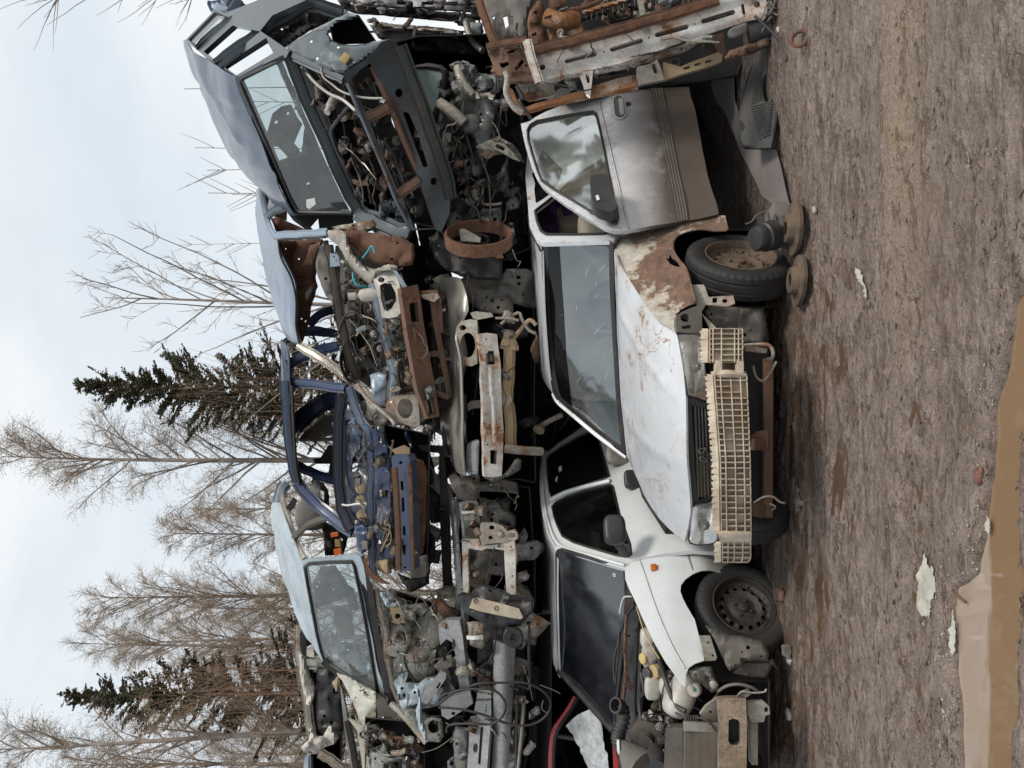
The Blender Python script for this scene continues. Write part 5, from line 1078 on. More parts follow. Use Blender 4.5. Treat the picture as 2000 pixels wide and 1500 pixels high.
strip(c,'slam_panel',M['navyroof'],LC((610,20,6.1),(640,130,6.05),(680,230,5.98),(725,300,5.92),(745,420,5.9),(755,560,5.88),(745,720,5.86),(750,900,5.85),(755,1050,5.86),(768,1250,5.9)),.026)
plate(c,'wing_stay',M['navyroof'],LC((612,200),(640,190),(690,270),(735,330),(700,340),(650,345),(620,310)),[],6.0,th=.10,cut=12,dent=.02)
plate(c,'grille_panel',M['navy'],LC((750,290),(840,300),(880,480),(900,700),(905,1000),(915,1220),(790,1150),(765,1000),(760,600)),[LC((805,690),(860,690),(862,745),(808,740)),LC((800,345),(830,345),(838,400),(805,385)),LC((850,930),(880,900),(885,990),(860,1030)),LC((780,1000),(850,1040),(780,1050))],D((740,850,5.85),(740,1100,5.8),(770,980,5.8)),th=.02,cut=12,dent=.03)
plate(c,'front_beam',M['navy'],LC((880,470),(910,455),(985,460),(1002,500),(1008,700),(1015,900),(1020,1100),(1022,1205),(935,1225),(925,1100),(915,900),(900,700),(888,560)),[LC((940,635),(958,630),(962,690),(945,692)),LC((948,740),(964,738),(968,830),(950,832)),LC((955,925),(972,925),(975,985),(957,985)),[C(*p) for p in circ(942,512,11,11,10)],[C(*p) for p in circ(970,1195,9,8,8)],LC((958,1050),(974,1050),(974,1110),(960,1110))],D((780,890,5.62),(800,1110,5.62),(800,1000,5.58)),th=.07,cut=10,dent=.01)
strip(c,'beam_edge',M['brownrust'],LC((902,540,5.56),(912,720,5.55),(922,900,5.55),(930,1210,5.58)),.020)
strip(c,'beam_edge',M['brownrust'],LC((1000,500,5.56),(1010,720,5.55),(1018,1000,5.55),(1022,1200,5.58)),.012)
plate(c,'lower_valance',M['rust'],LC((1030,480),(1090,500),(1112,560),(1110,760),(1105,960),(1090,1100),(1030,1130),(1020,900),(1015,700)),[],D((810,900,5.75),(830,900,5.8),(820,1080,5.75)),th=.01,cut=10,dent=.05)
plate(c,'lamp_box',M['navy'],LC((640,920),(700,905),(745,930),(755,1060),(690,1110),(655,1060)),[],5.8,th=.10,cut=14,dent=.02)
plate(c,'number_tag',M['steel'],LC((690,1020),(725,1022),(725,1078),(690,1075)),[],5.78,th=.004)
plate(c,'corner_bracket',M['tan'],LC((1020,1070),(1052,1098),(1030,1118)),[],5.6,th=.01)
plate(c,'beam_cap',M['tan'],LC((880,430),(960,400),(998,420),(1000,460),(905,455)),[],5.6,th=.05)
plate(c,'lower_lamp_box',M['tan'],LC((795,1150),(870,1140),(885,1230),(850,1245),(810,1210)),[],5.7,th=.10,cut=12,dent=.02)
plate(c,'towing_hook',M['rust'],LC((700,1140),(730,1130),(745,1150),(720,1170),(760,1230),(830,1280),(875,1305),(820,1300),(760,1270),(720,1240)),[],5.7,th=.02)
junk(c,[C(765,310,6.0),C(880,400,5.9),C(905,1150,5.9),C(780,1100,5.95)],.05,41,(12,8,12),('navy','grime','tan'),.8)
junk(c,[C(600,150,6.35),C(740,300,6.1),C(740,600,6.1),C(600,600,6.35)],.05,42,(6,3,4),('navy','navy','black'),.8)
tub(c,'bay_floor',M['dark'],[(750,830,6.1),(840,850,5.95),(835,1120,5.95),(750,1110,6.1)],[(745,830,6.8),(840,850,6.8),(840,1120,6.8),(745,1110,6.8)],'BTRLK',th=.01)
tube(c,'pale_strap',M['white_s'],LC((560,785,6.0),(600,790,5.98),(660,780,5.95),(740,775,5.85)),.008)
for k in range(5):
    rg=random.Random(k+50);tube(c,'loose_wire',M['yellow' if k%2 else 'greyp'],[(*C(820+rg.uniform(-20,60),850+i*40+rg.uniform(-40,40)),5.78) for i in range(6)],.005)
for o_,m_,d_ in((LC((1000,1130),(1120,1110),(1125,1200),(1110,1250),(1000,1270)),'greyp',5.85),(LC((920,1230),(1000,1260),(1100,1240),(1170,1130),(1165,1000),(1130,960),(1120,1110),(1130,1300),(1000,1360),(960,1300)),'dark',6.1)):plate(c,'hanging_liner',M[m_],o_,[],d_,th=.01,cut=12,dent=.05)
# ================================================================ ice-blue wreck
c=thing('wrecked_car','ice-blue wreck with scratched windscreen in place, bent roof peeling up','scrap car',(-2.3,6.6,2.0),'crushed cars piled in the stack')
sheet(c,'roof',M['ice'],[(557,942,7.9),(533,985,8.0),(538,1050,8.1),(554,1134,8.0),(572,1194,7.7),(590,1236,7.3),(628,1290,6.85)],[(557,944,7.85),(548,985,7.5),(570,1038,7.0),(592,1093,6.55),(602,1150,6.6),(614,1220,6.68),(630,1288,6.8)],[(557,942,7.9),(557,944,7.85)],[(628,1290,6.85),(630,1288,6.8)],n=30,m=16,th=.012,bulge=.02,dent=.04,dsc=2.4,seed=6)
strip(c,'roof_gutter',M['palemetal'],LC((188,655,7.85),(170,740,7.6),(235,950,7.1),(270,1050,6.8),(318,1140,6.5)),.022)
strip(c,'torn_roof_edge',M['ice'],LC((190,650,7.8),(165,700,7.7),(150,770,7.6)),.05)
plate(c,'torn_seal_strip',M['dark'],LC((170,840),(240,740),(262,760),(250,800),(190,862)),[],7.4,th=.03)
dw=D((595,1098,6.45),(690,1098,6.05),(632,1285,6.75))
ws=LD((318,190),(345,172),(480,162),(628,160),(640,185),(665,300),(690,420),(715,560),(740,700),(765,860),(790,1000),(745,980),(680,945),(600,900),(520,845),(445,800),(425,740),(400,640),(370,480),(340,320))
g=plate(c,'windscreen',M['glass'],ws,[],dw,th=.004,cut=60);gasket(g,'windscreen_seal',ws,.016,dw,sm=1)
plate(c,'windscreen_frame',M['ice'],LD((300,150),(480,135),(640,108),(680,125),(700,180),(725,330),(750,480),(780,660),(805,830),(838,1045),(800,1025),(740,995),(600,920),(440,820),(400,740),(360,520),(325,320)),[ws],lambda x,y:dw(x,y)+.01,th=.04,cut=30)
strip(c,'pillar_rubber',M['seal'],LD((440,800,6.72),(540,870,6.7),(680,955,6.6),(800,1020,6.45),(870,1060,6.35)),.028)
strip(c,'side_pillar',M['greyp'],LC((245,1005,6.9),(330,920,6.8),(420,880,6.75),(480,868,6.7)),.024)
plate(c,'rear_bulkhead',M['dark'],LC((420,880),(560,960),(600,1000),(570,1110),(450,1120),(440,1000)),[],7.2,th=.03,cut=20,dent=.03)
for o_ in(LC((485,972),(530,966),(535,990),(488,1000)),LC((505,1078),(552,1070),(556,1105),(510,1120))):plate(c,'orange_clip',M['neon'],o_,[],6.9,th=.03)
plate(c,'cream_label',M['yellow'],LC((512,1012),(545,1010),(552,1058),(515,1062)),[],6.95,th=.01)
b=MB();b.blob((*C(360,850),7.1),(.3,.2,.3),None,.7);b.build(c,'headrest',M['greyp'],60)
plate(c,'torn_panel',M['greyp'],LC((370,610),(440,640),(470,700),(480,800),(440,870),(400,780),(340,700)),[LC((420,690),(450,700),(445,760),(415,740))],7.2,th=.01,cut=12,dent=.1)
for o_,m_,d_ in((LD((360,300),(420,190),(520,180),(600,300),(560,400),(480,400),(400,440)),'icebay',7.2),(LD((520,440),(620,440),(640,640),(560,650),(500,560)),'tan',7.3),(LD((440,700),(560,680),(660,690),(720,850),(740,960),(620,890),(500,800)),'palemetal',7.15),(LD((540,270),(640,330),(670,480),(620,470)),'dark',7.0)):
    plate(c,'crumpled_inner_panel',M[m_],o_,[],d_,th=.01,cut=14,dent=.16,dsc=3)
tube(c,'steering_column',M['seal'],LD((385,440,6.9),(480,410,6.8),(590,370,6.75)),.03)
# cowl rubber and serrated strip
strip(c,'scuttle_rubber',M['seal'],LD((695,215,6.1),(740,420,6.1),(785,640,6.15),(825,850,6.2),(905,1080,6.25)),.030)
b=MB()
for k in range(46):
    t=k/45;y=300+700*t;x=738+118*t-6*math.sin(t*3);b.box((*Dd(x,y),6.0+.15*t),(.022,.02,.05),Matrix.Rotation(.2,3,'Y'),0,w=False)
b.build(c,'serrated_strip',M['seal'],0)
strip(c,'bay_edge',M['palemetal'],LD((780,330,6.05),(800,450,6.05),(845,600,6.08),(850,760,6.1),(890,950,6.15),(950,1100,6.15)),.022)
di=D((740,1160,6.1),(860,1180,5.9),(800,1350,6.0))
plate(c,'firewall',M['icebay'],LD((790,330),(900,380),(1000,430),(1110,420),(1200,500),(1220,640),(1250,800),(1150,900),(1000,940),(900,940),(850,800),(820,600)),[[Dd(*p) for p in circ(925,512,20,18,12)],[Dd(*p) for p in circ(830,602,14,18,8)]],lambda x,y:di(x,y)+.18,th=.01,cut=12,dent=.14,dsc=4)
for cx,cy,rx,ry in((910,660,24,22),(1115,615,30,40),(1060,830,26,26),(1040,700,60,18)):
    MB().lathe([(0,.14),(.02,.12),(.02,.001)][::1],P(*Dd(cx,cy),6.1),(.2,-1,.2),n=18).build(c,'pressed_boss',M['icebay'],50)
o=MB().plate(LD((920,960),(960,945),(1060,948),(1110,910),(1200,900),(1235,980),(1225,1080),(1130,1110),(1060,1100),(1000,1130),(950,1120),(920,1040)),[LD((922,1020),(935,1015),(945,1050),(930,1060))],5.95,th=.20,cut=16,dent=.03).build(c,'strut_tower',M['ice'],50);md=o.modifiers.new('soft','BEVEL');md.width=.05;md.segments=3;md.limit_method='ANGLE';md.angle_limit=math.radians(50)
plate(c,'inner_wing',M['icebay'],LD((950,1120),(1060,1110),(1130,1160),(1210,1180),(1225,1290),(1200,1330),(1110,1330),(1060,1270),(990,1180)),[[Dd(*p) for p in circ(1160,1230,40,45,14)]],5.85,th=.05,cut=12,dent=.03)
strip(c,'wing_edge',M['palemetal'],LD((880,1080,6.2),(960,1160,6.05),(1040,1250,5.95),(1110,1335,5.85)),.018)
plate(c,'outer_wing',M['creamwing'],LD((525,880),(600,905),(700,960),(780,1005),(795,1080),(788,1180),(740,1205),(690,1228),(660,1150),(610,1030),(560,930)),[],D((670,1320,6.5),(730,1350,6.3),(700,1410,6.6)),th=.01,cut=12,dent=.05)
plate(c,'grey_side_panel',M['greyp'],LD((775,1010),(830,1040),(890,1090),(915,1150),(905,1200),(885,1170),(795,1165)),[],6.35,th=.02)
plate(c,'side_bracket',M['ice'],LD((805,355),(860,350),(900,370),(950,410),(955,435),(860,455),(840,440)),[],5.85,th=.03,cut=10,dent=.05)
b=MB();b.plate(LD((870,460),(965,455),(972,555),(900,560)),[[Dd(*p) for p in circ(922,513,20,20,10)]],6.0,th=.05);b.build(c,'mount_plate',M['tan'],30)
plate(c,'front_crossbar',M['silverw'],LD((1188,560),(1230,535),(1325,538),(1345,640),(1358,760),(1375,880),(1392,985),(1330,998),(1310,880),(1290,690),(1240,660),(1200,700),(1192,640)),[],D((850,1210,5.75),(900,1210,5.7),(900,1340,5.75)),th=.06,cut=12,dent=.015)
plate(c,'bright_channel',M['silverw'],LD((1072,1062),(1100,1000),(1160,930),(1205,870),(1240,885),(1235,920),(1180,1000),(1110,1085)),[LD((1170,980),(1195,940),(1205,950),(1185,985))],5.65,th=.04)
plate(c,'bent_flange',M['ice'],LD((1035,985),(1060,980),(1075,1060),(1085,1180),(1108,1240),(1118,1330),(1095,1318),(1060,1250),(1040,1130),(1060,1060)),[],5.7,th=.02,cut=12,dent=.03)
plate(c,'bumper_bracket',M['silverw'],LD((1200,1080),(1290,1030),(1395,1010),(1412,1080),(1340,1130),(1250,1185),(1210,1160)),[[Dd(*p) for p in circ(1285,1145,14,12,10)]],5.65,th=.05,cut=12,dent=.015)
plate(c,'mount_arm',M['icebay'],LD((1160,840),(1210,790),(1270,770),(1280,830),(1200,880)),[[Dd(*p) for p in circ(1228,790,12,16,8)]],5.8,th=.03)
plate(c,'rust_patch_plate',M['rust'],LD((1130,400),(1200,390),(1290,480),(1330,540),(1230,530),(1160,470)),[],5.9,th=.02,cut=10,dent=.04)
junk(c,[Dd(850,400,6.1),Dd(1250,450,5.9),Dd(1300,950,5.95),Dd(900,950,6.15)],.06,51,(5,6,12),('icebay','grime','black'),.6)
tub(c,'bay_floor',M['dark'],[(760,1150,6.3),(900,1190,6.0),(905,1400,6.1),(780,1400,6.4)],[(760,1150,7),(900,1190,7),(905,1400,7),(780,1400,7)],'BTRK',th=.01)
plate(c,'floor_pan',M['dark'],[(735,1150),(860,1190),(905,1200),(905,1400),(830,1400),(760,1330)],[],6.9,th=.03,cut=20,dent=.08)
# ================================================================ black gutted car far left with foam flaps and pale green bay in front
c=thing('wrecked_car','gutted black wreck at the far left end with loose foam along its roof edge','scrap car',(-3.9,7.4,2.2),'crushed cars piled in the stack')
strip(c,'roof_edge',M['palemetal'],LD((280,570,7.6),(282,740,7.5),(300,860,7.4),(330,1050,7.3),(345,1200,7.3),(370,1330,7.2)),.035)
strip(c,'roof_edge',M['dark'],LD((300,600,7.6),(320,760,7.5),(345,1040,7.4),(370,1250,7.3),(400,1300,7.3)),.05)
plate(c,'foam_flap',M['foam'],LD((280,740),(325,775),(340,860),(390,975),(375,1050),(350,1098),(325,1085),(310,1010),(285,880)),[],7.2,th=.02,cut=10,dent=.06)
plate(c,'foam_flap',M['foam'],LD((360,1240),(390,1290),(440,1290),(475,1225),(500,1240),(540,1300),(505,1345),(440,1370),(395,1410),(310,1400),(290,1365),(340,1320)),[],7.1,th=.03,cut=10,dent=.12,dsc=6)
plate(c,'foam_flap',M['foam'],LD((330,720),(370,700),(380,780),(330,770)),[],7.4,th=.02,cut=10,dent=.05)
plate(c,'brown_scrap',M['tan'],LD((495,940),(540,890),(560,960),(520,1005)),[],7.0,th=.01,cut=8,dent=.05)
strip(c,'pillar',M['icebay'],LD((315,812,7.5),(400,815,7.4),(500,828,7.3)),.05)
tub(c,'cabin',M['dark'],LD((350,860,7.6),(360,1520,7.4),(560,1560,7.2),(560,880,7.4)),LD((350,860,8.8),(360,1520,8.8),(560,1560,8.8),(560,880,8.8)),'TBLRK',th=.02)
plate(c,'door_lining',M['black'],LD((395,850),(470,840),(555,880),(570,1270),(520,1340),(440,1290),(400,1250),(390,1000)),[LD((500,980),(530,985),(535,1020),(505,1020))],7.25,th=.05,cut=20,dent=.04)
strip(c,'folded_strip',M['palemetal'],LD((410,1400,7.1),(480,1440,7.1),(560,1500,7.1)),.035)
sheet(c,'rear_roof',M['blueroof'],LD((330,1410,8.4),(312,1450,8.4),(310,1560,8.4)),LD((345,1410,7.4),(340,1450,7.4),(340,1560,7.4)),LD((330,1410,8.4),(345,1410,7.4)),LD((310,1560,8.4),(340,1560,7.4)),th=.02)
c=thing('wrecked_car','pale green wreck nose at the lower far left with rust-brown engine bay','scrap car',(-3.3,6.4,2.0),'crushed cars piled in the stack')
plate(c,'sill_strip',M['icebay'],LD((545,960),(560,985),(600,1200),(625,1320),(655,1560),(630,1560),(600,1400),(570,1200)),[],6.6,th=.05)
strip(c,'serrated_edge',M['seal'],LD((595,1190,6.55),(625,1330,6.5),(650,1480,6.45),(660,1560,6.4)),.022)
plate(c,'wing_top',M['creamwing'],LD((600,1180),(690,1225),(740,1205),(700,1235),(715,1400),(730,1560),(700,1560),(680,1400),(660,1260)),[],6.3,th=.03)
plate(c,'firewall',M['icebay'],LD((700,1215),(800,1215),(850,1290),(1000,1300),(1060,1350),(1080,1560),(735,1560),(715,1400)),[[Dd(*p) for p in circ(790,1340,30,32,12)],[Dd(*p) for p in circ(885,1300,10,10,8)]],6.2,th=.02,cut=12,dent=.12)
plate(c,'rusty_cross_panel',M['rust'],LD((850,1290),(1020,1300),(1040,1350),(1000,1365),(880,1360)),[LD((890,1310),(940,1312),(940,1335),(890,1335))],6.0,th=.04,cut=12,dent=.03)
plate(c,'lamp_panel',M['icebay'],LD((745,1400),(870,1390),(880,1420),(990,1400),(1010,1560),(960,1560),(950,1450),(850,1480),(830,1560),(760,1560)),[],6.0,th=.04,cut=12,dent=.04)
junk(c,[Dd(720,1230,6.2),Dd(1040,1300,6.1),Dd(1060,1500,6.1),Dd(740,1500,6.2)],.05,61,(8,8,10),('brownrust','grime','black'),.9)
plate(c,'floor_pan',M['dark'],[(800,1370),(905,1350),(905,1560),(800,1560)],[],6.8,th=.03,cut=20,dent=.08)
tub(c,'bay_floor',M['dark'],[(715,1400,6.3),(830,1410,6.2),(830,1760,6.2),(715,1760,6.3)],[(715,1400,7),(830,1410,7),(830,1700,7),(715,1700,7)],'BTRLK',th=.01)
# ================================================================ beige-silver car, middle layer
c=thing('wrecked_car','beige-silver wreck in the middle layer with headlamp and white crossbeam','scrap car',(.2,6.3,1.2),'crushed cars piled in the stack')
sheet(c,'bonnet',M['beige'],LB((1200,690,6.25),(1250,800,6.35),(1290,1000,6.45),(1310,1200,6.5),(1330,1420,6.5))+LC((1200,200,6.5),(1225,350,6.45),(1255,500,6.35)),LB((1450,850,5.85),(1385,960,5.8),(1372,1040,5.75),(1400,1180,5.72),(1408,1400,5.7))+LC((1345,200,5.7),(1345,400,5.72),(1358,592,5.8)),
 LB((1200,690,6.25),(1300,640,6.1),(1400,650,5.95),(1435,740,5.9),(1450,850,5.85)),LC((1255,500,6.35),(1290,560,6.1),(1320,585,5.95),(1358,592,5.8)),n=46,m=20,th=.012,bulge=.03,dent=.03,dsc=3)
tube(c,'bonnet_edge',M['beige'],LB((1385,962,5.79),(1372,1040,5.74),(1400,1180,5.71),(1408,1400,5.69))+LC((1345,200,5.69),(1345,400,5.71),(1358,592,5.79)),.012)
plate(c,'scuttle_scrap',M['palemetal'],LB((1215,650),(1260,625),(1320,615),(1330,640),(1290,690),(1240,690)),[],6.15,th=.02,cut=10,dent=.04)
tub(c,'grille_cavity',M['dark'],LB((1405,1190,5.85),(1525,1200,5.8),(1480,1530,5.8),(1400,1530,5.85)),LB((1405,1190,6.3),(1525,1200,6.3),(1480,1530,6.3),(1400,1530,6.3)),'TBLRK')
dhl=D((911,870,5.78),(935,865,5.72),(911,928,5.85))
lamp(c,LC((1372,392),(1395,375),(1440,362),(1455,368),(1452,480),(1446,588),(1400,600),(1358,598),(1356,560),(1366,480)),dhl)
plate(c,'grille_bar',M['black'],LC((1350,60),(1368,70),(1372,380),(1360,385),(1350,200)),[],5.76,th=.03)
plate(c,'bonnet_catch',M['greyp'],LC((1375,130),(1400,110),(1465,105),(1470,155),(1410,160),(1380,180)),[],5.78,th=.03)
plate(c,'lamp_panel',M['palemetal'],LB((1370,970),(1400,925),(1460,912),(1505,915),(1510,1000),(1505,1100),(1508,1200),(1470,1218),(1420,1210),(1400,1130),(1372,1050)),[[B(*p) for p in circ(1412,967,22,18,12)],[B(*p) for p in circ(1445,1080,50,82,18)]],D((890,640,5.75),(930,640,5.7),(910,700,5.72)),th=.02,cut=10,dent=.01)
plate(c,'crossbeam',M['whitebeam'],LB((1515,1008),(1570,1000),(1635,1008),(1645,1100),(1660,1210),(1663,1350),(1665,1400))+LC((1602,150),(1612,300),(1608,450),(1600,598),(1545,608),(1488,604),(1482,450),(1480,300),(1478,150))+LB((1540,1400),(1533,1300),(1530,1200),(1520,1100)),[LC((1525,430),(1570,432),(1568,480),(1565,522),(1525,520)),LB((1560,1115),(1615,1118),(1625,1205),(1565,1208)),[B(*p) for p in circ(1565,1042,6,6,8)],[C(*p) for p in circ(1508,395,6,6,8)],[C(*p) for p in circ(1515,60,5,5,8)],[C(*p) for p in circ(1520,265,5,5,8)],[C(*p) for p in circ(1578,285,5,5,8)]],D((950,655,5.55),(960,930,5.62),(930,800,5.56)),th=.07,cut=12,dent=.01)
strip(c,'beam_ridge',M['whitebeam'],LB((1590,1220,5.53),(1598,1400,5.53))+LC((1540,100,5.53),(1548,300,5.54),(1550,420,5.56)),.012)
plate(c,'beam_insert',M['beige'],LB((1562,1120),(1612,1120),(1622,1200),(1568,1200)),[],5.6,th=.02,cut=8,dent=.03)
strip(c,'lower_rail',M['tan'],LB((1665,1065,5.8),(1730,1075,5.8),(1738,1110,5.8)),.035)
strip(c,'lower_rail',M['tan'],LB((1718,1090,5.8),(1710,1300,5.82),(1705,1450,5.84))+LC((1655,200,5.86),(1660,400,5.88)),.035)
plate(c,'rail_bracket',M['palemetal'],LC((1600,70),(1660,75),(1668,110),(1640,150),(1605,135)),[],5.75,th=.03)
plate(c,'wheel_arch_liner',M['greyp'],LB((1380,660),(1480,625),(1700,615),(1760,620),(1772,660),(1750,700),(1740,870),(1700,890),(1530,860),(1450,800),(1410,720)),[],D((900,550,6.1),(1000,550,6.2),(950,610,6.0)),th=.01,cut=14,dent=.06)
plate(c,'spring_plate',M['palemetal'],LB((1460,870),(1500,860),(1600,870),(1612,895),(1510,915),(1480,905)),[],5.7,th=.02)
for p_,r_,m_ in((LB((1625,905,5.6),(1720,905,5.6),(1775,920,5.6)),.010,'palemetal'),(LB((1660,945,5.7),(1770,870,5.7),(1800,920,5.7),(1840,980,5.7),(1890,1005,5.7)),.013,'palemetal'),(LB((1740,1040,5.75),(1830,930,5.7),(1860,922,5.7),(1890,950,5.7)),.016,'tan'),(LC((1620,420,5.8),(1700,430,5.8),(1860,440,5.9)),.035,'palemetal'),(LC((1840,285,6.3),(1900,245,6.3),(1995,200,6.3)),.024,'palemetal')):
    tube(c,'loose_rod',M[m_],p_,r_)
MB().lathe([(0,.05),(.02,.05),(.02,.02),(.03,.001)],P(*C(1845,290),6.25),(-.5,-.5,.3),n=16).build(c,'rod_end',M['tan'],40)
plate(c,'exhaust_shield',M['rust'],LB((1850,1110),(1870,1060),(1900,1010),(1915,1100),(1905,1200),(1880,1190)),[],5.9,th=.02,cut=8,dent=.05)
tub(c,'body_tub',M['dark'],[(880,560,6.4),(1040,480,6.3),(1045,940,6.3),(890,930,6.5)],[(880,560,8.2),(1035,480,8.2),(1035,940,8.2),(880,930,8.2)],'TBLRK',th=.01,dent=.05)
plate(c,'lower_corner',M['greyp'],LC((1480,610),(1600,600),(1700,480),(1730,500),(1720,560),(1650,600),(1540,640)),[],5.8,th=.01,cut=8,dent=.05)
plate(c,'crumpled_bulkhead',M['greyp'],[(840,560),(900,600),(905,820),(905,930),(870,935),(862,850),(845,840)],[],6.7,th=.02,cut=12,dent=.12)
# ================================================================ silver middle-left car
c=thing('wrecked_car','dirty silver wreck front in the middle layer, left of the headlamp car','scrap car',(-1.3,6.3,1.2),'crushed cars piled in the stack')
plate(c,'bonnet_edge',M['silverw'],LC((1245,660),(1275,700),(1295,760),(1315,960),(1335,1200),(1348,1380),(1320,1500),(1290,1500),(1300,1300),(1285,1100),(1270,900)),[],D((880,960,6.1),(900,960,5.95),(890,1190,6.0)),th=.03,cut=14,dent=.02)
plate(c,'bonnet_edge',M['silverw'],LD((1300,90),(1320,100),(1345,330),(1358,560),(1378,720),(1360,720),(1340,560),(1320,330)),[],5.9,th=.03)
for i,o_ in enumerate((LC((1060,395),(1240,405),(1250,470),(1200,480),(1190,450),(1100,440),(1065,420)),LC((1190,470),(1225,480),(1250,700),(1265,960),(1275,1250),(1290,1400),(1230,1400),(1215,1150),(1205,900),(1195,650)))):
    plate(c,'window_frame',M['black'],o_,[],6.4,th=.05,cut=16,dent=.01)
b=MB()
for k in range(40):
    t=k/39;b.box((*C(1218+26*t,820+560*t),6.32),(.03,.02,.06),None,0,w=False)
b.build(c,'serrated_seal',M['seal'],0)
for p_ in(LC((1090,450,7.4),(1150,700,7.4),(1180,900,7.4)),LC((1080,540,7.2),(1180,650,7.0),(1290,740,6.4)),LC((1100,760,7.3),(1190,750,7.3)),LC((1100,940,7.3),(1200,990,7.2)),LC((1110,1120,7.2),(1200,1130,7.2))):strip(c,'far_window_pillar',M['dark'],p_,.05)
plate(c,'wheel_arch_liner',M['greyp'],LC((1255,600),(1290,580),(1340,620),(1450,640),(1620,620),(1700,640),(1710,720),(1560,700),(1450,700),(1440,760),(1380,775),(1310,740),(1270,670)),[],D((900,930,6.0),(1000,940,6.1),(920,970,5.9)),th=.01,cut=12,dent=.05)
plate(c,'lamp_frame',M['palemetal'],LC((1320,775),(1380,760),(1440,765),(1452,820),(1456,900),(1454,990),(1400,1010),(1345,1000),(1335,900)),[LC((1345,790),(1385,778),(1430,785),(1440,840),(1440,985),(1400,995),(1360,985),(1350,880))],5.8,th=.05,cut=12,dent=.01)
plate(c,'lamp_bay_back',M['icebay'],LC((1330,780),(1450,770),(1450,1000),(1340,1000)),[],6.0,th=.01,cut=10,dent=.1)
plate(c,'lamp_clip',M['white_s'],LC((1335,826),(1360,830),(1400,826),(1440,815),(1442,845),(1400,840),(1340,848)),[],5.75,th=.01)
plate(c,'mount_plate',M['palemetal'],LC((1462,905),(1550,905),(1605,925),(1640,960),(1690,950),(1700,990),(1690,1012),(1640,1030),(1520,1040),(1470,1050),(1455,1000)),[[C(*p) for p in circ(1535,935,17,15,12)],[C(*p) for p in circ(1527,1000,15,12,10)]],5.7,th=.04,cut=12,dent=.01)
tube(c,'towing_eye',M['palemetal'],LC((1650,965,5.65),(1690,965,5.62),(1700,990,5.62),(1690,1008,5.62),(1650,1008,5.65)),.012)
plate(c,'radiator_frame',M['whitebeam'],LC((1340,1010),(1450,1010),(1465,1050),(1560,1045),(1680,1010),(1690,1100),(1690,1250),(1690,1370),(1630,1370),(1620,1200),(1615,1080),(1500,1070),(1470,1085),(1385,1070),(1378,1120),(1385,1300),(1380,1370),(1345,1370),(1345,1200)),[[C(*p) for p in circ(1660,1060,6,6,8)],[C(*p) for p in circ(1670,1250,6,6,8)]],D((910,1060,5.75),(1000,1060,5.7),(950,1150,5.72)),th=.05,cut=12,dent=.01)
plate(c,'crumpled_back',M['greyp'],LC((1390,1080),(1500,1075),(1615,1085),(1620,1250),(1540,1240),(1400,1200)),[],6.0,th=.01,cut=8,dent=.14,dsc=7)
plate(c,'crumpled_back',M['icebay'],LC((1450,740),(1560,760),(1690,860),(1690,930),(1600,920),(1460,900)),[],6.1,th=.01,cut=8,dent=.14,dsc=5)
plate(c,'rusty_foot',M['rust'],LC((1690,1240),(1765,1215),(1770,1260),(1720,1290)),[],5.9,th=.03)
tub(c,'body_tub',M['dark'],[(895,950,6.4),(1035,950,6.3),(1040,1190,6.3),(905,1190,6.5)],[(895,950,8.2),(1035,950,8.2),(1035,1190,8.2),(905,1190,8.2)],'TBLRK',th=.01,dent=.05)
# loose black liner with its label, rubber disc
l_=thing('wheel_arch_liner','black plastic wheel arch liner with a torn paper label, hanging between wrecks','wheel arch liner',tuple(P(1040,1200,5.5)))
dl_=D((900,1160,5.5),(1030,1170,5.45),(940,1220,5.5))
plate(l_,'shell',M['black'],LD((1310,372),(1345,352),(1400,360),(1430,325),(1465,298),(1510,308),(1600,340),(1690,385),(1730,388),(1812,412),(1804,485),(1745,545),(1720,578),(1600,582),(1500,565),(1430,530),(1360,490),(1322,430)),[],lambda x,y:dl_(x,y)+.0015*(y-1195)**2/60,th=.008,cut=12,dent=.03)
plate(l_,'paper_label',M['label'],LD((1412,398),(1440,392),(1500,405),(1600,430),(1712,462),(1738,520),(1722,532),(1650,520),(1550,500),(1450,478),(1388,458),(1398,430)),[],lambda x,y:dl_(x,y)-.03,th=.001,cut=14,dent=.01)
b=MB()
for cx,cy in((1430,412),(1565,460)):b.tube([(*Dd(*p),dl_(*Dd(*p))-.034) for p in circ(cx,cy,12,14,10)],.003,n=4,sm=1,closed=True)
b.build(l_,'label_mark',M['seal'],0)
for k in range(2):pass
c2=thing('rubber_buffer','round ribbed rubber buffer below the hanging black liner','rubber buffer',tuple(P(1002,1245,5.5)))
MB().lathe([(-.06,.001),(-.06,.07),(0,.078),(.01,.07),(.01,.035),(-.005,.03),(-.005,.001)],P(*Dd(1675,650),5.5),(.05,-1,0),n=36,rmod=lambda i,j:-.004*(i%2)).build(c2,'disc',M['seal'],40)
MB().tube(LD((1662,628,5.49),(1650,650,5.49),(1665,672,5.49),(1690,668,5.49)),.006,n=5).build(c2,'groove_ring',M['black'],60)
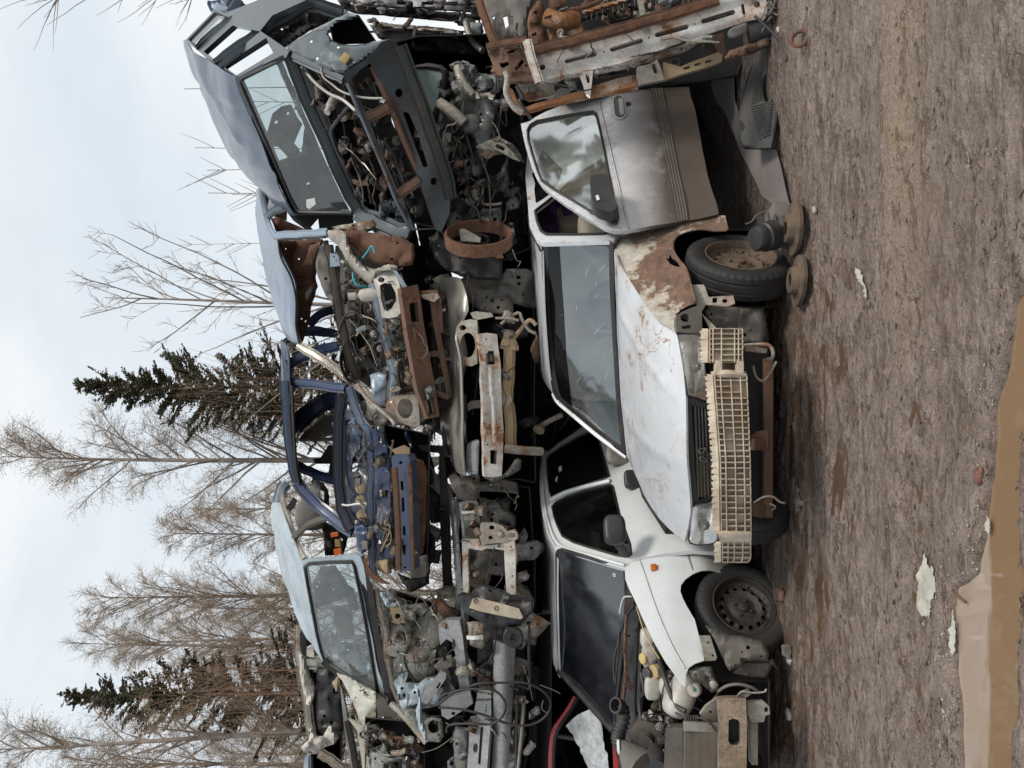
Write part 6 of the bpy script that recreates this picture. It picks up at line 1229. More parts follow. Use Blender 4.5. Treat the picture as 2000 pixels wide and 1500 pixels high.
# ================================================================ long silver car at the left of the middle layer
c=thing('wrecked_car','silver wreck at lower left of the stack with long flat tailgate and oval badge','scrap car',(-2.6,6.2,1.2),'crushed cars piled in the stack')
plate(c,'tailgate_panel',M['silverw'],LD((1548,665),(1600,690),(1690,695),(1680,900),(1670,1100),(1655,1300),(1640,1560),(1530,1560),(1540,1300),(1545,1000)),[],lambda x,y:5.75-.05*math.cos((x-982)/14),th=.02,cut=7,dent=.01,ang=60)
dq_=D((920,1400,5.8),(950,1410,5.7),(915,1500,5.8))
plate(c,'badge_panel',M['silverw'],LD((1395,1165),(1440,1155),(1530,1205),(1515,1350),(1500,1560),(1370,1560),(1385,1350)),[LD((1462,1235),(1480,1230),(1462,1480),(1445,1470))],dq_,th=.03,cut=14,dent=.01)
b=MB()
for rx,ry in((11,27),(5,15)):b.tube([(*Dd(*p),dq_(*Dd(*p))-.006) for p in circ(1428,1370,rx,ry,20,.1)],.0035,n=5,sm=1,closed=True)
b.tube([(*Dd(1418,1360),dq_(*Dd(1418,1360))-.006),(*Dd(1438,1372),dq_(*Dd(1438,1372))-.006)],.0035,n=5,sm=1)
b.build(c,'oval_badge',M['dark'],0)
plate(c,'tail_lamp',M['lens'],LD((1420,1130),(1450,975),(1530,990),(1532,1180),(1480,1200)),[],5.72,th=.05)
for o_,m_,d_ in((LD((1440,670),(1540,680),(1540,800),(1440,820)),'black',5.9),(LD((1370,550),(1440,545),(1490,560),(1492,700),(1470,725),(1390,700)),'palemetal',5.7),(LD((1370,640),(1480,640),(1478,665),(1372,662)),'white_s',5.66),(LD((1440,900),(1535,905),(1530,980),(1450,970)),'brownrust',5.9),(LD((1280,1290),(1300,1230),(1400,1240),(1380,1420),(1330,1450),(1290,1430)),'silverw',5.85),(LD((1780,560),(1835,560),(1830,640),(1820,700),(1785,690)),'steel',6.2),(LD((1300,1430),(1390,1420),(1380,1560),(1300,1560)),'greyp',5.9)):
    plate(c,'torn_panel',M[m_],o_,[],d_,th=.03,cut=12,dent=.03)
for p_,r_,m_ in((LD((1690,700,5.8),(1730,720,5.8),(1760,680,5.8)),.012,'black'),(LD((1780,560,5.8),(1775,760,5.8),(1780,970,5.8),(1720,970,5.8),(1500,940,5.7)),.012,'black'),(LD((1745,1030,5.8),(1735,1200,5.75),(1700,1560,5.7)),.016,'steel'),(LD((1700,1020,5.75),(1690,1560,5.7)),.010,'black'),(LD((1680,1060,5.8),(1720,1050,5.8),(1745,1080,5.8)),.025,'steel')):
    tube(c,'trim_strip',M[m_],p_,r_)
tub(c,'body_tub',M['dark'],[(900,1200,6.3),(1075,1200,6.2),(1075,1780,6.2),(880,1780,6.3)],[(900,1200,8.2),(1040,1200,8.2),(1040,1700,8.2),(880,1700,8.2)],'TBLRK',th=.01)
junk(c,[(925,1300,5.95),(1020,1250,5.95),(1020,1500,5.9),(925,1340,5.95)],.08,71,(8,6,12),('greyp','grime','black'),.9)
cb=thing('black_cable','black cable looped over the silver tailgate panel','cable',tuple(P(950,1400,5.5)))
tube(cb,'cable_loop',M['seal'],LD((1190,1060,5.6),(1230,1020,5.58),(1350,990,5.55),(1450,950,5.5),(1620,945,5.5),(1750,945,5.5),(1870,1000,5.5),(1920,1080,5.5),(1880,1170,5.5),(1780,1220,5.5),(1650,1215,5.5),(1500,1160,5.52),(1350,1120,5.55),(1190,1105,5.6)),.009)
tube(cb,'cable_loop',M['seal'],LD((1200,1080,5.58),(1300,1000,5.55),(1450,985,5.5),(1560,1000,5.5),(1625,1080,5.48),(1600,1170,5.48),(1520,1215,5.5),(1400,1210,5.52),(1260,1220,5.6),(1240,1270,5.6)),.009)
for p_ in(LD((1850,960,5.6),(1930,990,5.6),(1980,1015,5.6)),LD((1080,1400,5.7),(1180,1370,5.7),(1280,1300,5.7)),LD((1870,1060,5.6),(1860,1110,5.6),(1890,1140,5.6))):tube(cb,'thin_wire',M['greyp'],p_,.004)
# ================================================================ grey-green wreck under the teal one
c=thing('wrecked_car','grey-green wreck jammed under the teal one, cracked window and rusty ring at its corner','scrap car',(2.0,6.4,1.2),'crushed cars piled in the stack')
pt=lambda *p:L(A,*p)
dg_=D((800,130,6.3),(870,130,6.2),(830,260,6.4))
wg=pt((1545,440),(1660,432),(1740,445),(1768,480),(1760,560),(1735,660),(1700,760),(1680,845),(1655,800),(1600,660))
M['crack']=glassm('crazed_greenish_glass',(.6,.75,.7),dirt=1.3,dc=(.46,.56,.52))
plate(c,'cracked_window',M['crack'],wg,[],dg_,th=.004);gasket(c,'window_frame',wg,.03,dg_,sm=1)
for i,(o_,m_,d_) in enumerate(((pt((1790,420),(1850,395),(1960,425),(2000,500),(1990,620),(1900,600),(1830,500)),'greybay',6.2),(pt((1750,560),(1830,540),(1860,700),(1840,900),(1760,960),(1700,900),(1720,760)),'greybay',6.3),(pt((1780,690),(2000,700),(2010,960),(1900,980),(1800,900)),'greybay',6.4),(pt((1640,1100),(1800,960),(1950,1000),(2000,1250),(1800,1300)),'dark',6.5),(pt((1700,650),(1760,680),(1850,760),(1880,800),(1860,840),(1800,780),(1720,700)),'palemetal',6.05),(LI((0,350),(50,400),(80,560),(150,540),(220,560),(180,700),(170,800),(110,830),(60,740),(0,640)),'greybay',6.0),(LI((80,820),(160,780),(200,760),(290,800),(340,870),(355,910),(300,880),(240,860),(150,870)),'palemetal',5.9),(LI((80,450),(110,420),(180,440),(190,500),(120,520),(90,500)),'greybay',6.1),(LB((1230,520),(1340,540),(1370,450),(1310,400),(1230,440)),'greybay',6.1),(LB((1190,380),(1240,340),(1310,350),(1380,480),(1350,590),(1260,560)),'greybay',6.25))):
    plate(c,'bent_inner_panel',M[m_],o_,[],d_,th=.02,cut=12,dent=.10,dsc=4,seed=i)
plate(c,'slotted_bracket',M['palemetal'],LI((170,790),(240,800),(290,850),(330,900),(280,880),(230,850),(180,830)),[slot(*Ic(205,815),*Ic(235,830),4)],5.85,th=.02)
tube(c,'steering_shaft',M['palemetal'],pt((1850,440,6.1),(1880,540,6.05),(1950,630,6.0)),.04);tube(c,'brake_tube',M['palemetal'],pt((1730,670,6.0),(1820,730,5.95),(1890,800,5.95)),.045)
b=MB();b.blob((*pt((1940,820))[0],6.05),(.15,.12,.15),None,.7,nz=.3);b.build(c,'drum',M['greybay'],50)
for k,(x,y,r) in enumerate(((1770,860,18),(1830,1090,14),(1900,910,16))):
    MB().lathe([(0,.001),(0,.05),(-.02,.06)],P(*A(x,y),6.25),(0,-1,0),n=14).build(c,'mount_socket',M['dark'],40)
plate(c,'paper_tag',M['steel'],pt((1750,862),(1805,868),(1800,925),(1745,918)),[],6.1,th=.002)
junk(c,[A(1720,480,6.2),(980,150,6.1),(1000,380,6.1),A(1760,1100,6.3)],.10,81,(12,5,14),('greybay','greybay','black'),1.3)
junk(c,[(890,380,6.2),(1000,330,6.1),(1010,520,6.0),(850,480,6.2)],.10,82,(9,3,8),('greybay','dark','black'),1.3)
tub(c,'body_tub',M['dark'],[(700,90,6.75),(1010,60,6.4),(1040,520,6.4),(780,520,6.75)],[(740,110,8.2),(1010,60,8.2),(1040,520,8.2),(830,520,8.2)],'TBLRK',th=.01,dent=.05)
plate(c,'wheel_arch',M['dark'],LB((1190,420),(1230,500),(1300,590),(1400,635),(1520,655),(1650,660),(1670,640),(1672,540),(1600,480),(1480,470),(1350,420),(1250,330)),[],D((860,480,5.95),(980,480,5.95),(900,540,5.85)),th=.01,cut=12,dent=.05)
rc_=P(*B(1515,345),5.75)
MB().lathe([(-.10,.245),(-.10,.262),(-.03,.268),(0,.262),(.0,.245),(-.05,.238),(-.10,.245)],rc_,(.82,-.55,.0),n=48).build(c,'rusty_ring',M['rust'],40)
plate(c,'ring_bracket',M['palemetal'],LB((1390,330),(1420,320),(1530,380),(1525,410),(1400,400)),[],5.85,th=.03)
plate(c,'ring_bracket',M['rust'],LB((1570,470),(1640,430),(1680,510),(1640,515)),[],5.8,th=.03)
tube(c,'handle_loop',M['steel'],LB((1510,35,6.2),(1545,40,6.2),(1540,110,6.15),(1545,160,6.15),(1620,165,6.1),(1665,155,6.1)),.012)
# ================================================================ grey shell top right edge
c=thing('wrecked_car','grey shell at the right edge under the teal wreck, door openings showing daylight','scrap car',(3.6,7.2,2.2),'crushed cars piled in the stack')
for i,(o_,m_,d_) in enumerate(((pt((1040,-20),(1130,0),(1180,35),(1500,60),(2010,85),(2010,60),(2010,-20)),'silverw',7.1),(pt((1060,0),(1100,60),(1180,90),(1500,115),(1900,150),(2000,130),(2000,95),(1500,60),(1200,50),(1110,0)),'dark',7.2),(pt((1270,160),(1600,180),(1880,205),(1900,260),(1950,300),(2000,340),(1990,365),(1750,345),(1480,320),(1330,250)),'black',6.9),(pt((1280,125),(1400,160),(1700,190),(1870,215),(1860,230),(1600,205),(1300,175)),'steel',6.8),(pt((900,0),(1000,60),(1100,100),(1180,100),(1100,60),(980,0)),'steel',6.9),(pt((1830,130),(1920,150),(1900,200),(1960,300),(2010,330),(2010,150)),'greybay',6.8))):
    hl=[slot(*A(1300+i*80,20),*A(1360+i*80,22),3) for i in range(0,8,2)] if i==0 else []
    plate(c,'bent_frame_rail' if m_!='black' else 'door_lining',M[m_],o_,hl,d_,th=.05,cut=16,dent=.03,seed=i)
junk(c,[A(1120,0,7.2),A(2000,0,7.1),A(2000,120,7.1),A(1200,60,7.1)],.05,91,(10,6,8),('steel','dark','black'),.9)
tube(c,'ribbed_pipe',M['steel'],pt((1900,140,6.7),(1920,220,6.7),(1960,290,6.65),(2010,330,6.6)),.03)
tub(c,'rear_shell',M['dark'],[(560,-60,7.4),(900,-60,7.4),(945,60,7.4),(640,60,7.4)],[(560,-60,9),(900,-60,9),(945,60,9),(640,60,9)],'BR',th=.02)
strip(c,'roof_edge',M['blueroof'],pt((270,0,7.3),(280,50,7.3),(370,80,7.1),(420,0,7.1)),.06)
plate(c,'roof_skin',M['blueroof'],pt((268,-30),(275,40),(330,70),(375,95),(440,-30)),[],7.3,th=.03)
# ================================================================ crushed cars forming the bottom layer, deep in shadow
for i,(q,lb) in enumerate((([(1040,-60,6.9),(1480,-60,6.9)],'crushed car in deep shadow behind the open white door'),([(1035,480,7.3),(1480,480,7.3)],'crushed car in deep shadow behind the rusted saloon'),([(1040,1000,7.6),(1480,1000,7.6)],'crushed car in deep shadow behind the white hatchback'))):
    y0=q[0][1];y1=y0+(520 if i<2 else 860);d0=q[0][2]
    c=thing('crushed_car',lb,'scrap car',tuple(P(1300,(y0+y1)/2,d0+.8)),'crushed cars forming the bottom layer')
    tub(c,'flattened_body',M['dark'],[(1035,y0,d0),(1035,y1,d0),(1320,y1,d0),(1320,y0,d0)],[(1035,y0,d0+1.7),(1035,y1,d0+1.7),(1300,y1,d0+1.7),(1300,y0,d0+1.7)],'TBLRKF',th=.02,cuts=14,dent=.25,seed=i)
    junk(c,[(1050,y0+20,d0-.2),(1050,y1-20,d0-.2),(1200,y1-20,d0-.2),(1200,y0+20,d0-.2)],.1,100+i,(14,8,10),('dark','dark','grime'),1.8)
# ================================================================ rusty white front end lying on its side, right
c=thing('wrecked_car','rust-streaked white front end lying on its side at the right edge','scrap car',tuple(P(1350,40,5.2)))
dr_=lambda x,y:4.75-(x-1050)*.00055+(y-80)*.0004
plate(c,'slotted_crossbeam',M['whitebeam'],LI((395,285),(500,262),(600,238),(700,214),(850,172),(1000,128),(1150,88),(1300,46),(1440,-5),(1560,-40),(1700,-40),(1708,30),(1712,92),(1690,102),(1600,118),(1500,150),(1350,200),(1200,248),(1050,300),(900,350),(750,385),(600,412),(500,438),(442,448),(440,400),(425,335)),
 [slot(*Ic(592,342),*Ic(745,302),4.5),slot(*Ic(846,276),*Ic(1003,228),4.8),slot(*Ic(1097,194),*Ic(1258,150),4.8),slot(*Ic(1354,118),*Ic(1518,68),4.8),[Ic(*p) for p in circ(455,375,17,17,14)],[Ic(*p) for p in circ(1652,25,18,18,14)],[Ic(*p) for p in circ(800,289,5,5,8)],[Ic(*p) for p in circ(1050,211,5,5,8)],[Ic(*p) for p in circ(1306,134,5,5,8)],slot(*Ic(1572,30),*Ic(1580,75),3)],
 lambda x,y:dr_(x,y)-.012*math.cos((y+(x-1050)*.24-130)/7),th=.05,cut=9,dent=.008,ang=50)
strip(c,'rust_lip',M['rust'],LI((395,280,4.70),(600,236,4.66),(850,170,4.6),(1150,86,4.55),(1440,-5,4.46)),.028)
plate(c,'beam_shelf',M['whitebeam'],LI((600,408),(750,378),(900,345),(1050,297),(1200,245),(1350,200),(1420,192),(1415,225),(1330,244),(1250,290),(1130,330),(1000,362),(900,392),(800,408),(760,418),(700,410),(640,425)),[[Ic(*p) for p in circ(928,362,8,8,8)],[Ic(*p) for p in circ(1232,272,7,7,8)]],4.7,th=.02,cut=10,dent=.02)
plate(c,'end_bracket',M['brownrust'],LI((140,262),(160,245),(365,222),(378,250),(395,320),(438,455),(440,470),(380,468),(270,470),(250,440),(200,440),(165,400),(180,370)),[LI((250,290),(285,272),(318,268),(290,300),(270,306)),LI((215,352),(262,342),(275,358),(240,378),(222,378)),LI((300,380),(340,330),(352,345),(310,400)),[Ic(*p) for p in circ(365,365,8,8,8)]],D((960,90,4.75),(1050,80,4.65),(990,150,4.75)),th=.012,cut=10,dent=.03)
strip(c,'bracket_lip',M['rust'],LI((145,262,4.72),(250,240,4.68),(370,225,4.62)),.018);strip(c,'bracket_lip',M['whitebeam'],LI((370,225,4.62),(395,330,4.6),(438,460,4.6)),.022)
plate(c,'outer_panel',M['greyp'],LI((95,-30),(420,-30),(385,60),(372,120),(380,215),(200,252),(185,240),(140,120)),[LI((235,90),(262,85),(270,140),(250,160))],D((950,30,4.95),(1020,10,4.9),(980,80,4.9)),th=.01,cut=12,dent=.05)
strip(c,'panel_edge',M['rust'],LI((100,-10,4.9),(140,120,4.88),(195,250,4.85)),.022)
plate(c,'rusted_inner_rail',M['rust'],LI((385,60),(430,0),(465,20),(470,150),(480,245),(420,262),(380,215),(370,130)),[LI((395,190),(420,178),(425,195),(400,205))],D((1040,20,4.75),(1050,80,4.68),(1060,40,4.75)),th=.03,cut=9,dent=.05)
plate(c,'rusted_inner_rail',M['rustb'],LI((480,60),(560,50),(660,40),(670,120),(705,205),(620,230),(560,250),(500,240),(480,160)),[LI((520,170),(600,160),(600,210),(540,220))],4.85,th=.03,cut=9,dent=.05)
b=MB();b.lathe([(-.03,.001),(-.03,.05),(-.01,.052),(0,.02),(.03,.02),(.03,.001)],P(*Ic(535,25),4.7),(-.3,-1,0),n=20);b.build(c,'rusty_cap',M['rust'],40)
b=MB();b.tube(LI((480,100,4.75),(560,120,4.72),(640,100,4.75)),.06,n=12);b.build(c,'rail_tube',M['rustb'],50)
tube(c,'bent_pipe',M['palemetal'],LI((560,230,4.7),(545,180,4.68),(570,175,4.68),(560,210,4.66),(610,215,4.66)),.014)
tube(c,'bent_pipe',M['rust'],LI((560,60,4.7),(680,45,4.7),(790,0,4.72),(820,-20,4.75)),.016)
plate(c,'radiator',M['dark'],LI((670,110),(780,70),(1100,60),(1440,-30),(1100,-60),(700,-60)),[],5.0,th=.04)
b=MB()
for k in range(22):
    b.tube([(*Ic(700+k*30,-20),4.985),(*Ic(700+k*30,120-k*5),4.985)],.003,n=4,sm=1)
b.build(c,'radiator_fins',M['greyp'],0)
plate(c,'radiator_strut',M['palemetal'],LI((985,-20),(1015,-20),(1032,85),(1005,90)),[],4.8,th=.03)
plate(c,'top_rail',M['rustb'],LI((670,60),(800,20),(960,-20),(960,5),(800,50),(690,90)),[],4.8,th=.03,cut=10,dent=.02)
plate(c,'foam_scrap',M['greyp'],LI((985,105),(1040,68),(1100,55),(1105,85),(1030,112)),[],4.65,th=.03,cut=6,dent=.05)
# lower channels
plate(c,'lower_channel',M['rustb'],LI((250,470),(285,560),(300,600),(345,625),(450,592),(600,560),(720,535),(860,505),(990,475),(985,412),(900,430),(740,478),(728,485),(560,540),(420,575),(355,600),(320,575),(290,500)),[],D((1000,190,4.85),(1240,165,4.75),(1100,200,4.8)),th=.05,cut=10,dent=.015)
plate(c,'lower_channel',M['tan'],LI((1130,345),(1225,372),(1300,340),(1440,290),(1465,300),(1455,345),(1380,372),(1250,408),(1135,445)),[slot(*Ic(1250,382),*Ic(1275,374),2.5),slot(*Ic(1310,362),*Ic(1335,354),2.5),slot(*Ic(1370,345),*Ic(1395,337),2.5)],4.7,th=.03,cut=12,dent=.01)
plate(c,'lower_arm',M['brownrust'],LI((1470,320),(1500,280),(1620,240),(1760,170),(1850,200),(1820,225),(1700,270),(1600,310),(1480,335)),[],4.55,th=.03,cut=10,dent=.02)
for o_,h_,d_,m_ in((LI((660,400),(738,392),(730,480),(722,540),(700,520),(680,450)),[slot(*Ic(705,420),*Ic(712,455),3)],4.72,'whitebeam'),(LI((985,372),(1060,355),(1095,330),(1120,390),(1135,445),(1060,460),(1000,472),(985,420)),[slot(*Ic(1078,365),*Ic(1088,400),4)],4.66,'steel'),(LI((1110,345),(1220,318),(1225,372),(1140,400)),[LI((1180,340),(1205,335),(1208,355),(1184,360))],4.75,'grime'),(LI((1350,215),(1420,195),(1440,290),(1400,300),(1360,260)),[],4.8,'grime'),(LI((1410,200),(1465,180),(1480,310),(1445,300)),[],4.7,'brownrust'),(LI((320,470),(520,450),(525,530),(450,545),(380,560),(330,530)),[],4.95,'palemetal'),(LI((480,540),(560,488),(620,500),(590,545),(520,560)),[],5.1,'lens')):
    plate(c,'bracket',M[m_],o_,h_,d_,th=.03,cut=12,dent=.01)
b=MB();b.lathe([(-.06,.001),(-.06,.09),(.07,.09),(.08,.06),(.08,.001)],P(*Ic(1660,165),4.6),(.2,-.3,-1),n=22);b.build(c,'black_canister',M['black'],40)
b=MB();b.blob((*Ic(1550,172),4.66),(.14,.06,.06),Matrix.Rotation(1.2,3,'Y'),.7);b.build(c,'pale_hose',M['jug'],50)
rg=random.Random(9)
for k in range(11):
    y0=rg.uniform(-20,160);tube(c,'loose_wire',M[('black','greyp','palemetal')[k%3]],[(*Ic(1680+i*45+rg.uniform(-18,18),y0+rg.uniform(-55,55)-i*6),4.5+rg.uniform(-.06,.06)) for i in range(5)],rg.uniform(.004,.010))
tube(c,'loose_wire',M['black'],LI((1640,90,4.45),(1760,200,4.4),(1840,280,4.35),(1910,340,4.3)),.008)
tube(c,'loose_wire',M['black'],LI((1790,60,4.45),(1850,150,4.4),(1830,260,4.35),(1815,340,4.32)),.006)
plate(c,'white_connector',M['white_s'],LI((1765,150),(1790,142),(1798,165),(1775,172)),[],4.42,th=.02)
junk(c,[Ic(300,490,4.9),Ic(1000,330,4.85),Ic(1400,220,4.8),Ic(720,480,4.9)],.05,111,(12,10,14),('grime','steel','black'),.8)
junk(c,[Ic(500,0,4.9),Ic(1400,-30,4.85),Ic(1100,60,4.85),Ic(680,150,4.9)],.04,112,(6,5,6),('rustb','brownrust','black'),.8)
tub(c,'body_shell',M['dark'],[(960,-80,5.15),(1500,-80,5.0),(1440,150,5.15),(1090,190,5.2)],[(960,-80,8),(1400,-80,8),(1330,60,8),(1030,60,8)],'TBLRKF',th=.01,dent=.05)
tube(c,'hanging_lever',M['palemetal'],LI((250,400,4.6),(262,440,4.6),(255,520,4.62),(300,600,4.65),(345,630,4.66)),.02)
tube(c,'loose_wire',M['black'],LI((310,480,4.7),(345,545,4.7),(330,570,4.7),(395,665,4.7)),.012)
# ================================================================ small things on the ground
t=thing('plastic_undertray','black ribbed plastic piece with an oval hole, propped in the mud at right','plastic part',tuple(gp(1515,200)))
du=D((1440,190,4.85),(1518,200,4.50),(1470,110,4.9))
uo=LH((1482,425),(1500,300),(1540,150),(1590,20),(1612,2),(1640,5),(1672,60),(1702,130),(1722,220),(1728,320),(1724,420),(1708,520),(1685,628),(1600,632),(1500,615),(1488,570),(1492,530),(1510,500),(1490,460))
uh=LH((1625,230),(1632,180),(1655,140),(1680,150),(1698,200),(1702,260),(1692,320),(1670,345),(1642,330),(1628,290))
M['sooty']=simple('dusty_black_plastic',(.035,.036,.036),.55,0,.3,6,.35,.3,dc=(.09,.08,.065))
plate(t,'body',M['sooty'],uo,[uh],lambda x,y:du(x,y)+.02*math.sin(x*.1),th=.02,cut=10,dent=.01,ang=50);plate(t,'hole_lining',M['dark'],uh,[],lambda x,y:du(x,y)+.06,th=.002)
for k in range(26):
    y=170+k*16;x0,x1=(1560+max(0,(300-y))*.12,1622) if 140<y<350 else (1555+(y>350)*(y-350)*.25,1700-(y>350)*(y-350)*.10)
    if y<300:x0+=10
    b_=[(*Hc(x0+(x1-x0)*q,y-q*34),0) for q in (0,.5,1)]
    MB().tube([(x,yy,du(x,yy)+.02*math.sin(x*.1)-.008) for x,yy,_ in b_],.0055,n=5,sm=1).build(t,'rib',M['sooty'],60)
gasket(t,'rolled_rim',uh,.010,lambda x,y:du(x,y)-.005,sm=1,mat=M['black']);gasket(t,'outer_rim',uo,.008,lambda x,y:du(x,y)+.01,sm=1,mat=M['black'])
def disc(name,x,y,r,label,tilt,d=None):
    p=gp(x,y);p.z=.035
    t=thing(name,label,'brake disc',tuple(p),'brake discs lying on the mud')
    ax=Vector((tilt[0],tilt[1],1)).normalized()
    MB().lathe([(-.012,r*.56),(-.012,r),(.008,r),(.010,r*.985),(.010,r*.6),(.012,r*.57)],p,ax,n=64,rmod=lambda i,j:-.004 if (i%2 and j in(1,)) else 0).build(t,'friction_ring',M['rim'],30)
    MB().lathe([(.010,r*.58),(.045,r*.52),(.048,r*.50),(.048,r*.26),(.040,r*.26),(-.01,r*.5)],p,ax,n=40).build(t,'hat',M['rim'],30)
    u=ax.orthogonal().normalized();v=ax.cross(u)
    MB().lathe([(-.004,r*.9),(-.003,r*.99),(-.001,r*.9)],p,ax,n=40).build(t,'vent_gap',M['dark'],0)
disc('brake_disc',1563,446,.150,'rusty brake disc lying under the black plastic housing',(.0,.11))
disc('brake_disc',1572,548,.140,'rusty brake disc lying free beside the front tyre',(.04,.12))
t=thing('lamp_motor_housing','black plastic housing with a round cap, sitting on a brake disc','plastic housing',tuple(gp(1540,450)))
hb=P(1518,452,4.28)
b=MB();b.box(P(1528,440,4.28),(.22,.15,.16),Matrix.Rotation(.15,3,'Y')@Matrix.Rotation(.35,3,'Z'),.018);b.build(t,'box_body',M['greyp'],35)
b=MB();b.lathe([(-.02,.001),(-.02,.085),(.05,.085),(.06,.075),(.10,.072),(.115,.06),(.118,.001)],P(1505,460,4.22),(-.25,-.35,.9),n=28);b.build(t,'round_cap',M['black'],40)
tube(t,'wire',M['greyp'],LH((1520,1125,4.25),(1560,1110,4.25),(1590,1070,4.25),(1650,1040,4.25)),.004)
b=MB();b.box(P(*Hc(1690,1195),4.16),(.02,.02,.03),None,.004);b.build(t,'yellow_tab',M['yellow'],30)
for k in range(4):
    tube(t,'housing_edge',M['black'],[P(0,0,1) and (1500+k*14,415+k*3,4.2),(1506+k*14,470+k*3,4.17)],.005)
t=thing('broken_bracket','small bright broken bracket in the mud in front of the stripped nose','broken bracket',tuple(gp(1548,1292)))
plate(t,'plate',M['steel'],LD((0,0),(1,0),(1,1)) and E_((1770,715),(1815,705),(1822,740),(1800,800),(1772,770)),[],4.22,th=.03,cut=8,dent=.03)
plate(t,'reflector_shell',M['chrome'],E_((1785,790),(1830,765),(1870,765),(1880,800),(1865,850),(1845,878),(1825,840),(1790,820)),[[E(*p) for p in circ(1840,810,12,14,8)]],4.2,th=.02,cut=6,dent=.05,dsc=14)
def blobthing(nm,lb,cat,x,y,s,mat,nz=.35,n=3,seed=0,z=.015,e=.8):
    rg=random.Random(seed);p=gp(x,y);p.z=z;t=thing(nm,lb,cat,tuple(p))
    b=MB()
    b.blob(p,s,Matrix.Rotation(rg.uniform(0,3),3,'Z'),e,n=18,m=10,w=True,nz=nz);b.build(t,'lump',mat,40)
    for k in range(n):b=MB();b.blob(p+Vector((rg.uniform(-1,1)*s[0]*.5,rg.uniform(-.5,.5)*s[1],rg.uniform(0,.3)*s[2])),(s[0]*.5,s[1]*.5,s[2]*.6),None,e,n=10,m=6,w=True,nz=nz);b.build(t,'fragment',mat,40)
M['brick']=simple('crumbled_red_clay',(.19,.085,.065),.9,0,.4,20,.3,.6)
M['stone']=simple('pale_stone',(.42,.38,.33),.85,0,.4,14,.4,.5,dc=(.15,.11,.09))
blobthing('clay_lump','small reddish crumbled lump beside the hatchback front tyre','clay lump',1530,1163,(.07,.06,.04),M['brick'],.6,3,1)
blobthing('clay_lump','pinkish crumbled lump on the far rim of the puddle','clay lump',1920,932,(.055,.03,.025),M['brick'],.6,3,2)
blobthing('stone','pale pebble lying left of the brake discs','stone',1596,410,(.045,.03,.02),M['stone'],.2,0,3)
blobthing('grey_chunk','grey chunk in the mud near the stripped car','stone',1545,1340 if 0 else 1395,(.07,.04,.03),M['stone'],.2,0,4)
rr=thing('rubber_ring','small dark ring half sunk in the mud by the sideways front end','ring',tuple(gp(1573,62)))
MB().lathe([(math.sin(t_)*.012,.045+math.cos(t_)*.012) for t_ in [2*math.pi*k/8 for k in range(9)]],gp(1573,75)+Vector((0,0,.03)),(.2,-.8,.5),n=24).build(rr,'ring',M['rust'],60)
# flat pale scraps and slab, lying on the mud
def lay(nm,lb,cat,pts,mat,z=.012,wr=.006,kind=None,th=.002,cut=8):
    base=gp(*pts[0]);rj=random.Random(int(pts[0][0]));q2=[]
    for i,p in enumerate(pts):
        q=pts[(i+1)%len(pts)];q2.append(p);k=int(math.hypot(q[0]-p[0],q[1]-p[1])/4)
        if kind is None and k>0:q2+=[(p[0]+(q[0]-p[0])*j/(k+1)+rj.uniform(-1.6,1.6),p[1]+(q[1]-p[1])*j/(k+1)+rj.uniform(-1.6,1.6)) for j in range(1,k+1)]
    pts=q2
    b=MB();rr=[]
    def mp(x,y):
        q=gp(x,y);q.z=max(gh(q.x,q.y),-.01)+z+wr*noise.noise(Vector((q.x*18,q.y*30,0)));return q
    b.plate(pts,[],mapf=mp,th=0,cut=cut)
    o=mkobj(nm,b.bm,mat,None,60,base=tuple(base));
    return tag(o,lb,cat,None,kind)
K=crop(1500,800,.467)
M['paper']=simple('crumpled_pale_sheet',(.47,.45,.38),.28,0,.2,10,.35,.4,dc=(.4,.36,.3))
lay('pale_sheet','ragged cream sheet pressed flat into the mud before the puddle','sheet',L(K,(672,592),(680,640),(690,665),(706,655),(714,700),(716,760),(704,810),(695,850),(697,898),(685,860),(672,868),(655,858),(652,902),(642,860),(632,840),(625,780),(627,700),(640,650),(655,625)),M['paper'],.008,.010)
lay('pale_scrap','narrow pale scrap on the puddle far edge, nearest the cream sheet','scrap',L(K,(772,835),(784,900),(786,1000),(775,1030),(765,930)),M['paper'],.012,.004)
lay('pale_scrap','short pale scrap at the middle of the puddle far edge','scrap',L(K,(918,440),(932,490),(925,520),(908,505)),M['paper'],.012,.004)
lay('pale_scrap','thin crumpled strip in the mud right of the wet streaks','scrap',L(crop(1500,0,.467),(370,1120),(390,1130),(405,1180),(425,1240),(415,1250),(395,1190),(378,1150)),M['paper'],.012,.006)
lay('pale_scrap','thin white curl in the mud below the sandy track','scrap',L(crop(1500,0,.467),(838,630),(850,660),(848,700),(842,670)),M['paper'],.012,.004)
lay('pale_scrap','tiny white sliver above the puddle tip','scrap',L(crop(1500,0,.467),(878,1410),(886,1450),(880,1458)),M['paper'],.012,.004)
lay('grey_scrap','grey flat scrap in shadow under the saloon nose','scrap',L(K,(128,280),(140,320),(150,400),(130,440),(118,360)),M['steel'],.012,.006)
M['concrete']=simple('damp_grey_slab',(.19,.165,.155),.75,0,.25,2.5,.4,.3,dc=(.10,.08,.07))
lay('concrete_slab','damp grey concrete slab behind the ribbed plastic piece',None,LH((1290,100),(1480,60),(1478,330),(1535,520),(1545,640),(1745,640),(1835,1000),(1760,1040),(1640,930),(1540,720),(1420,430),(1330,280)),M['concrete'],.02,0,'structure',cut=30)
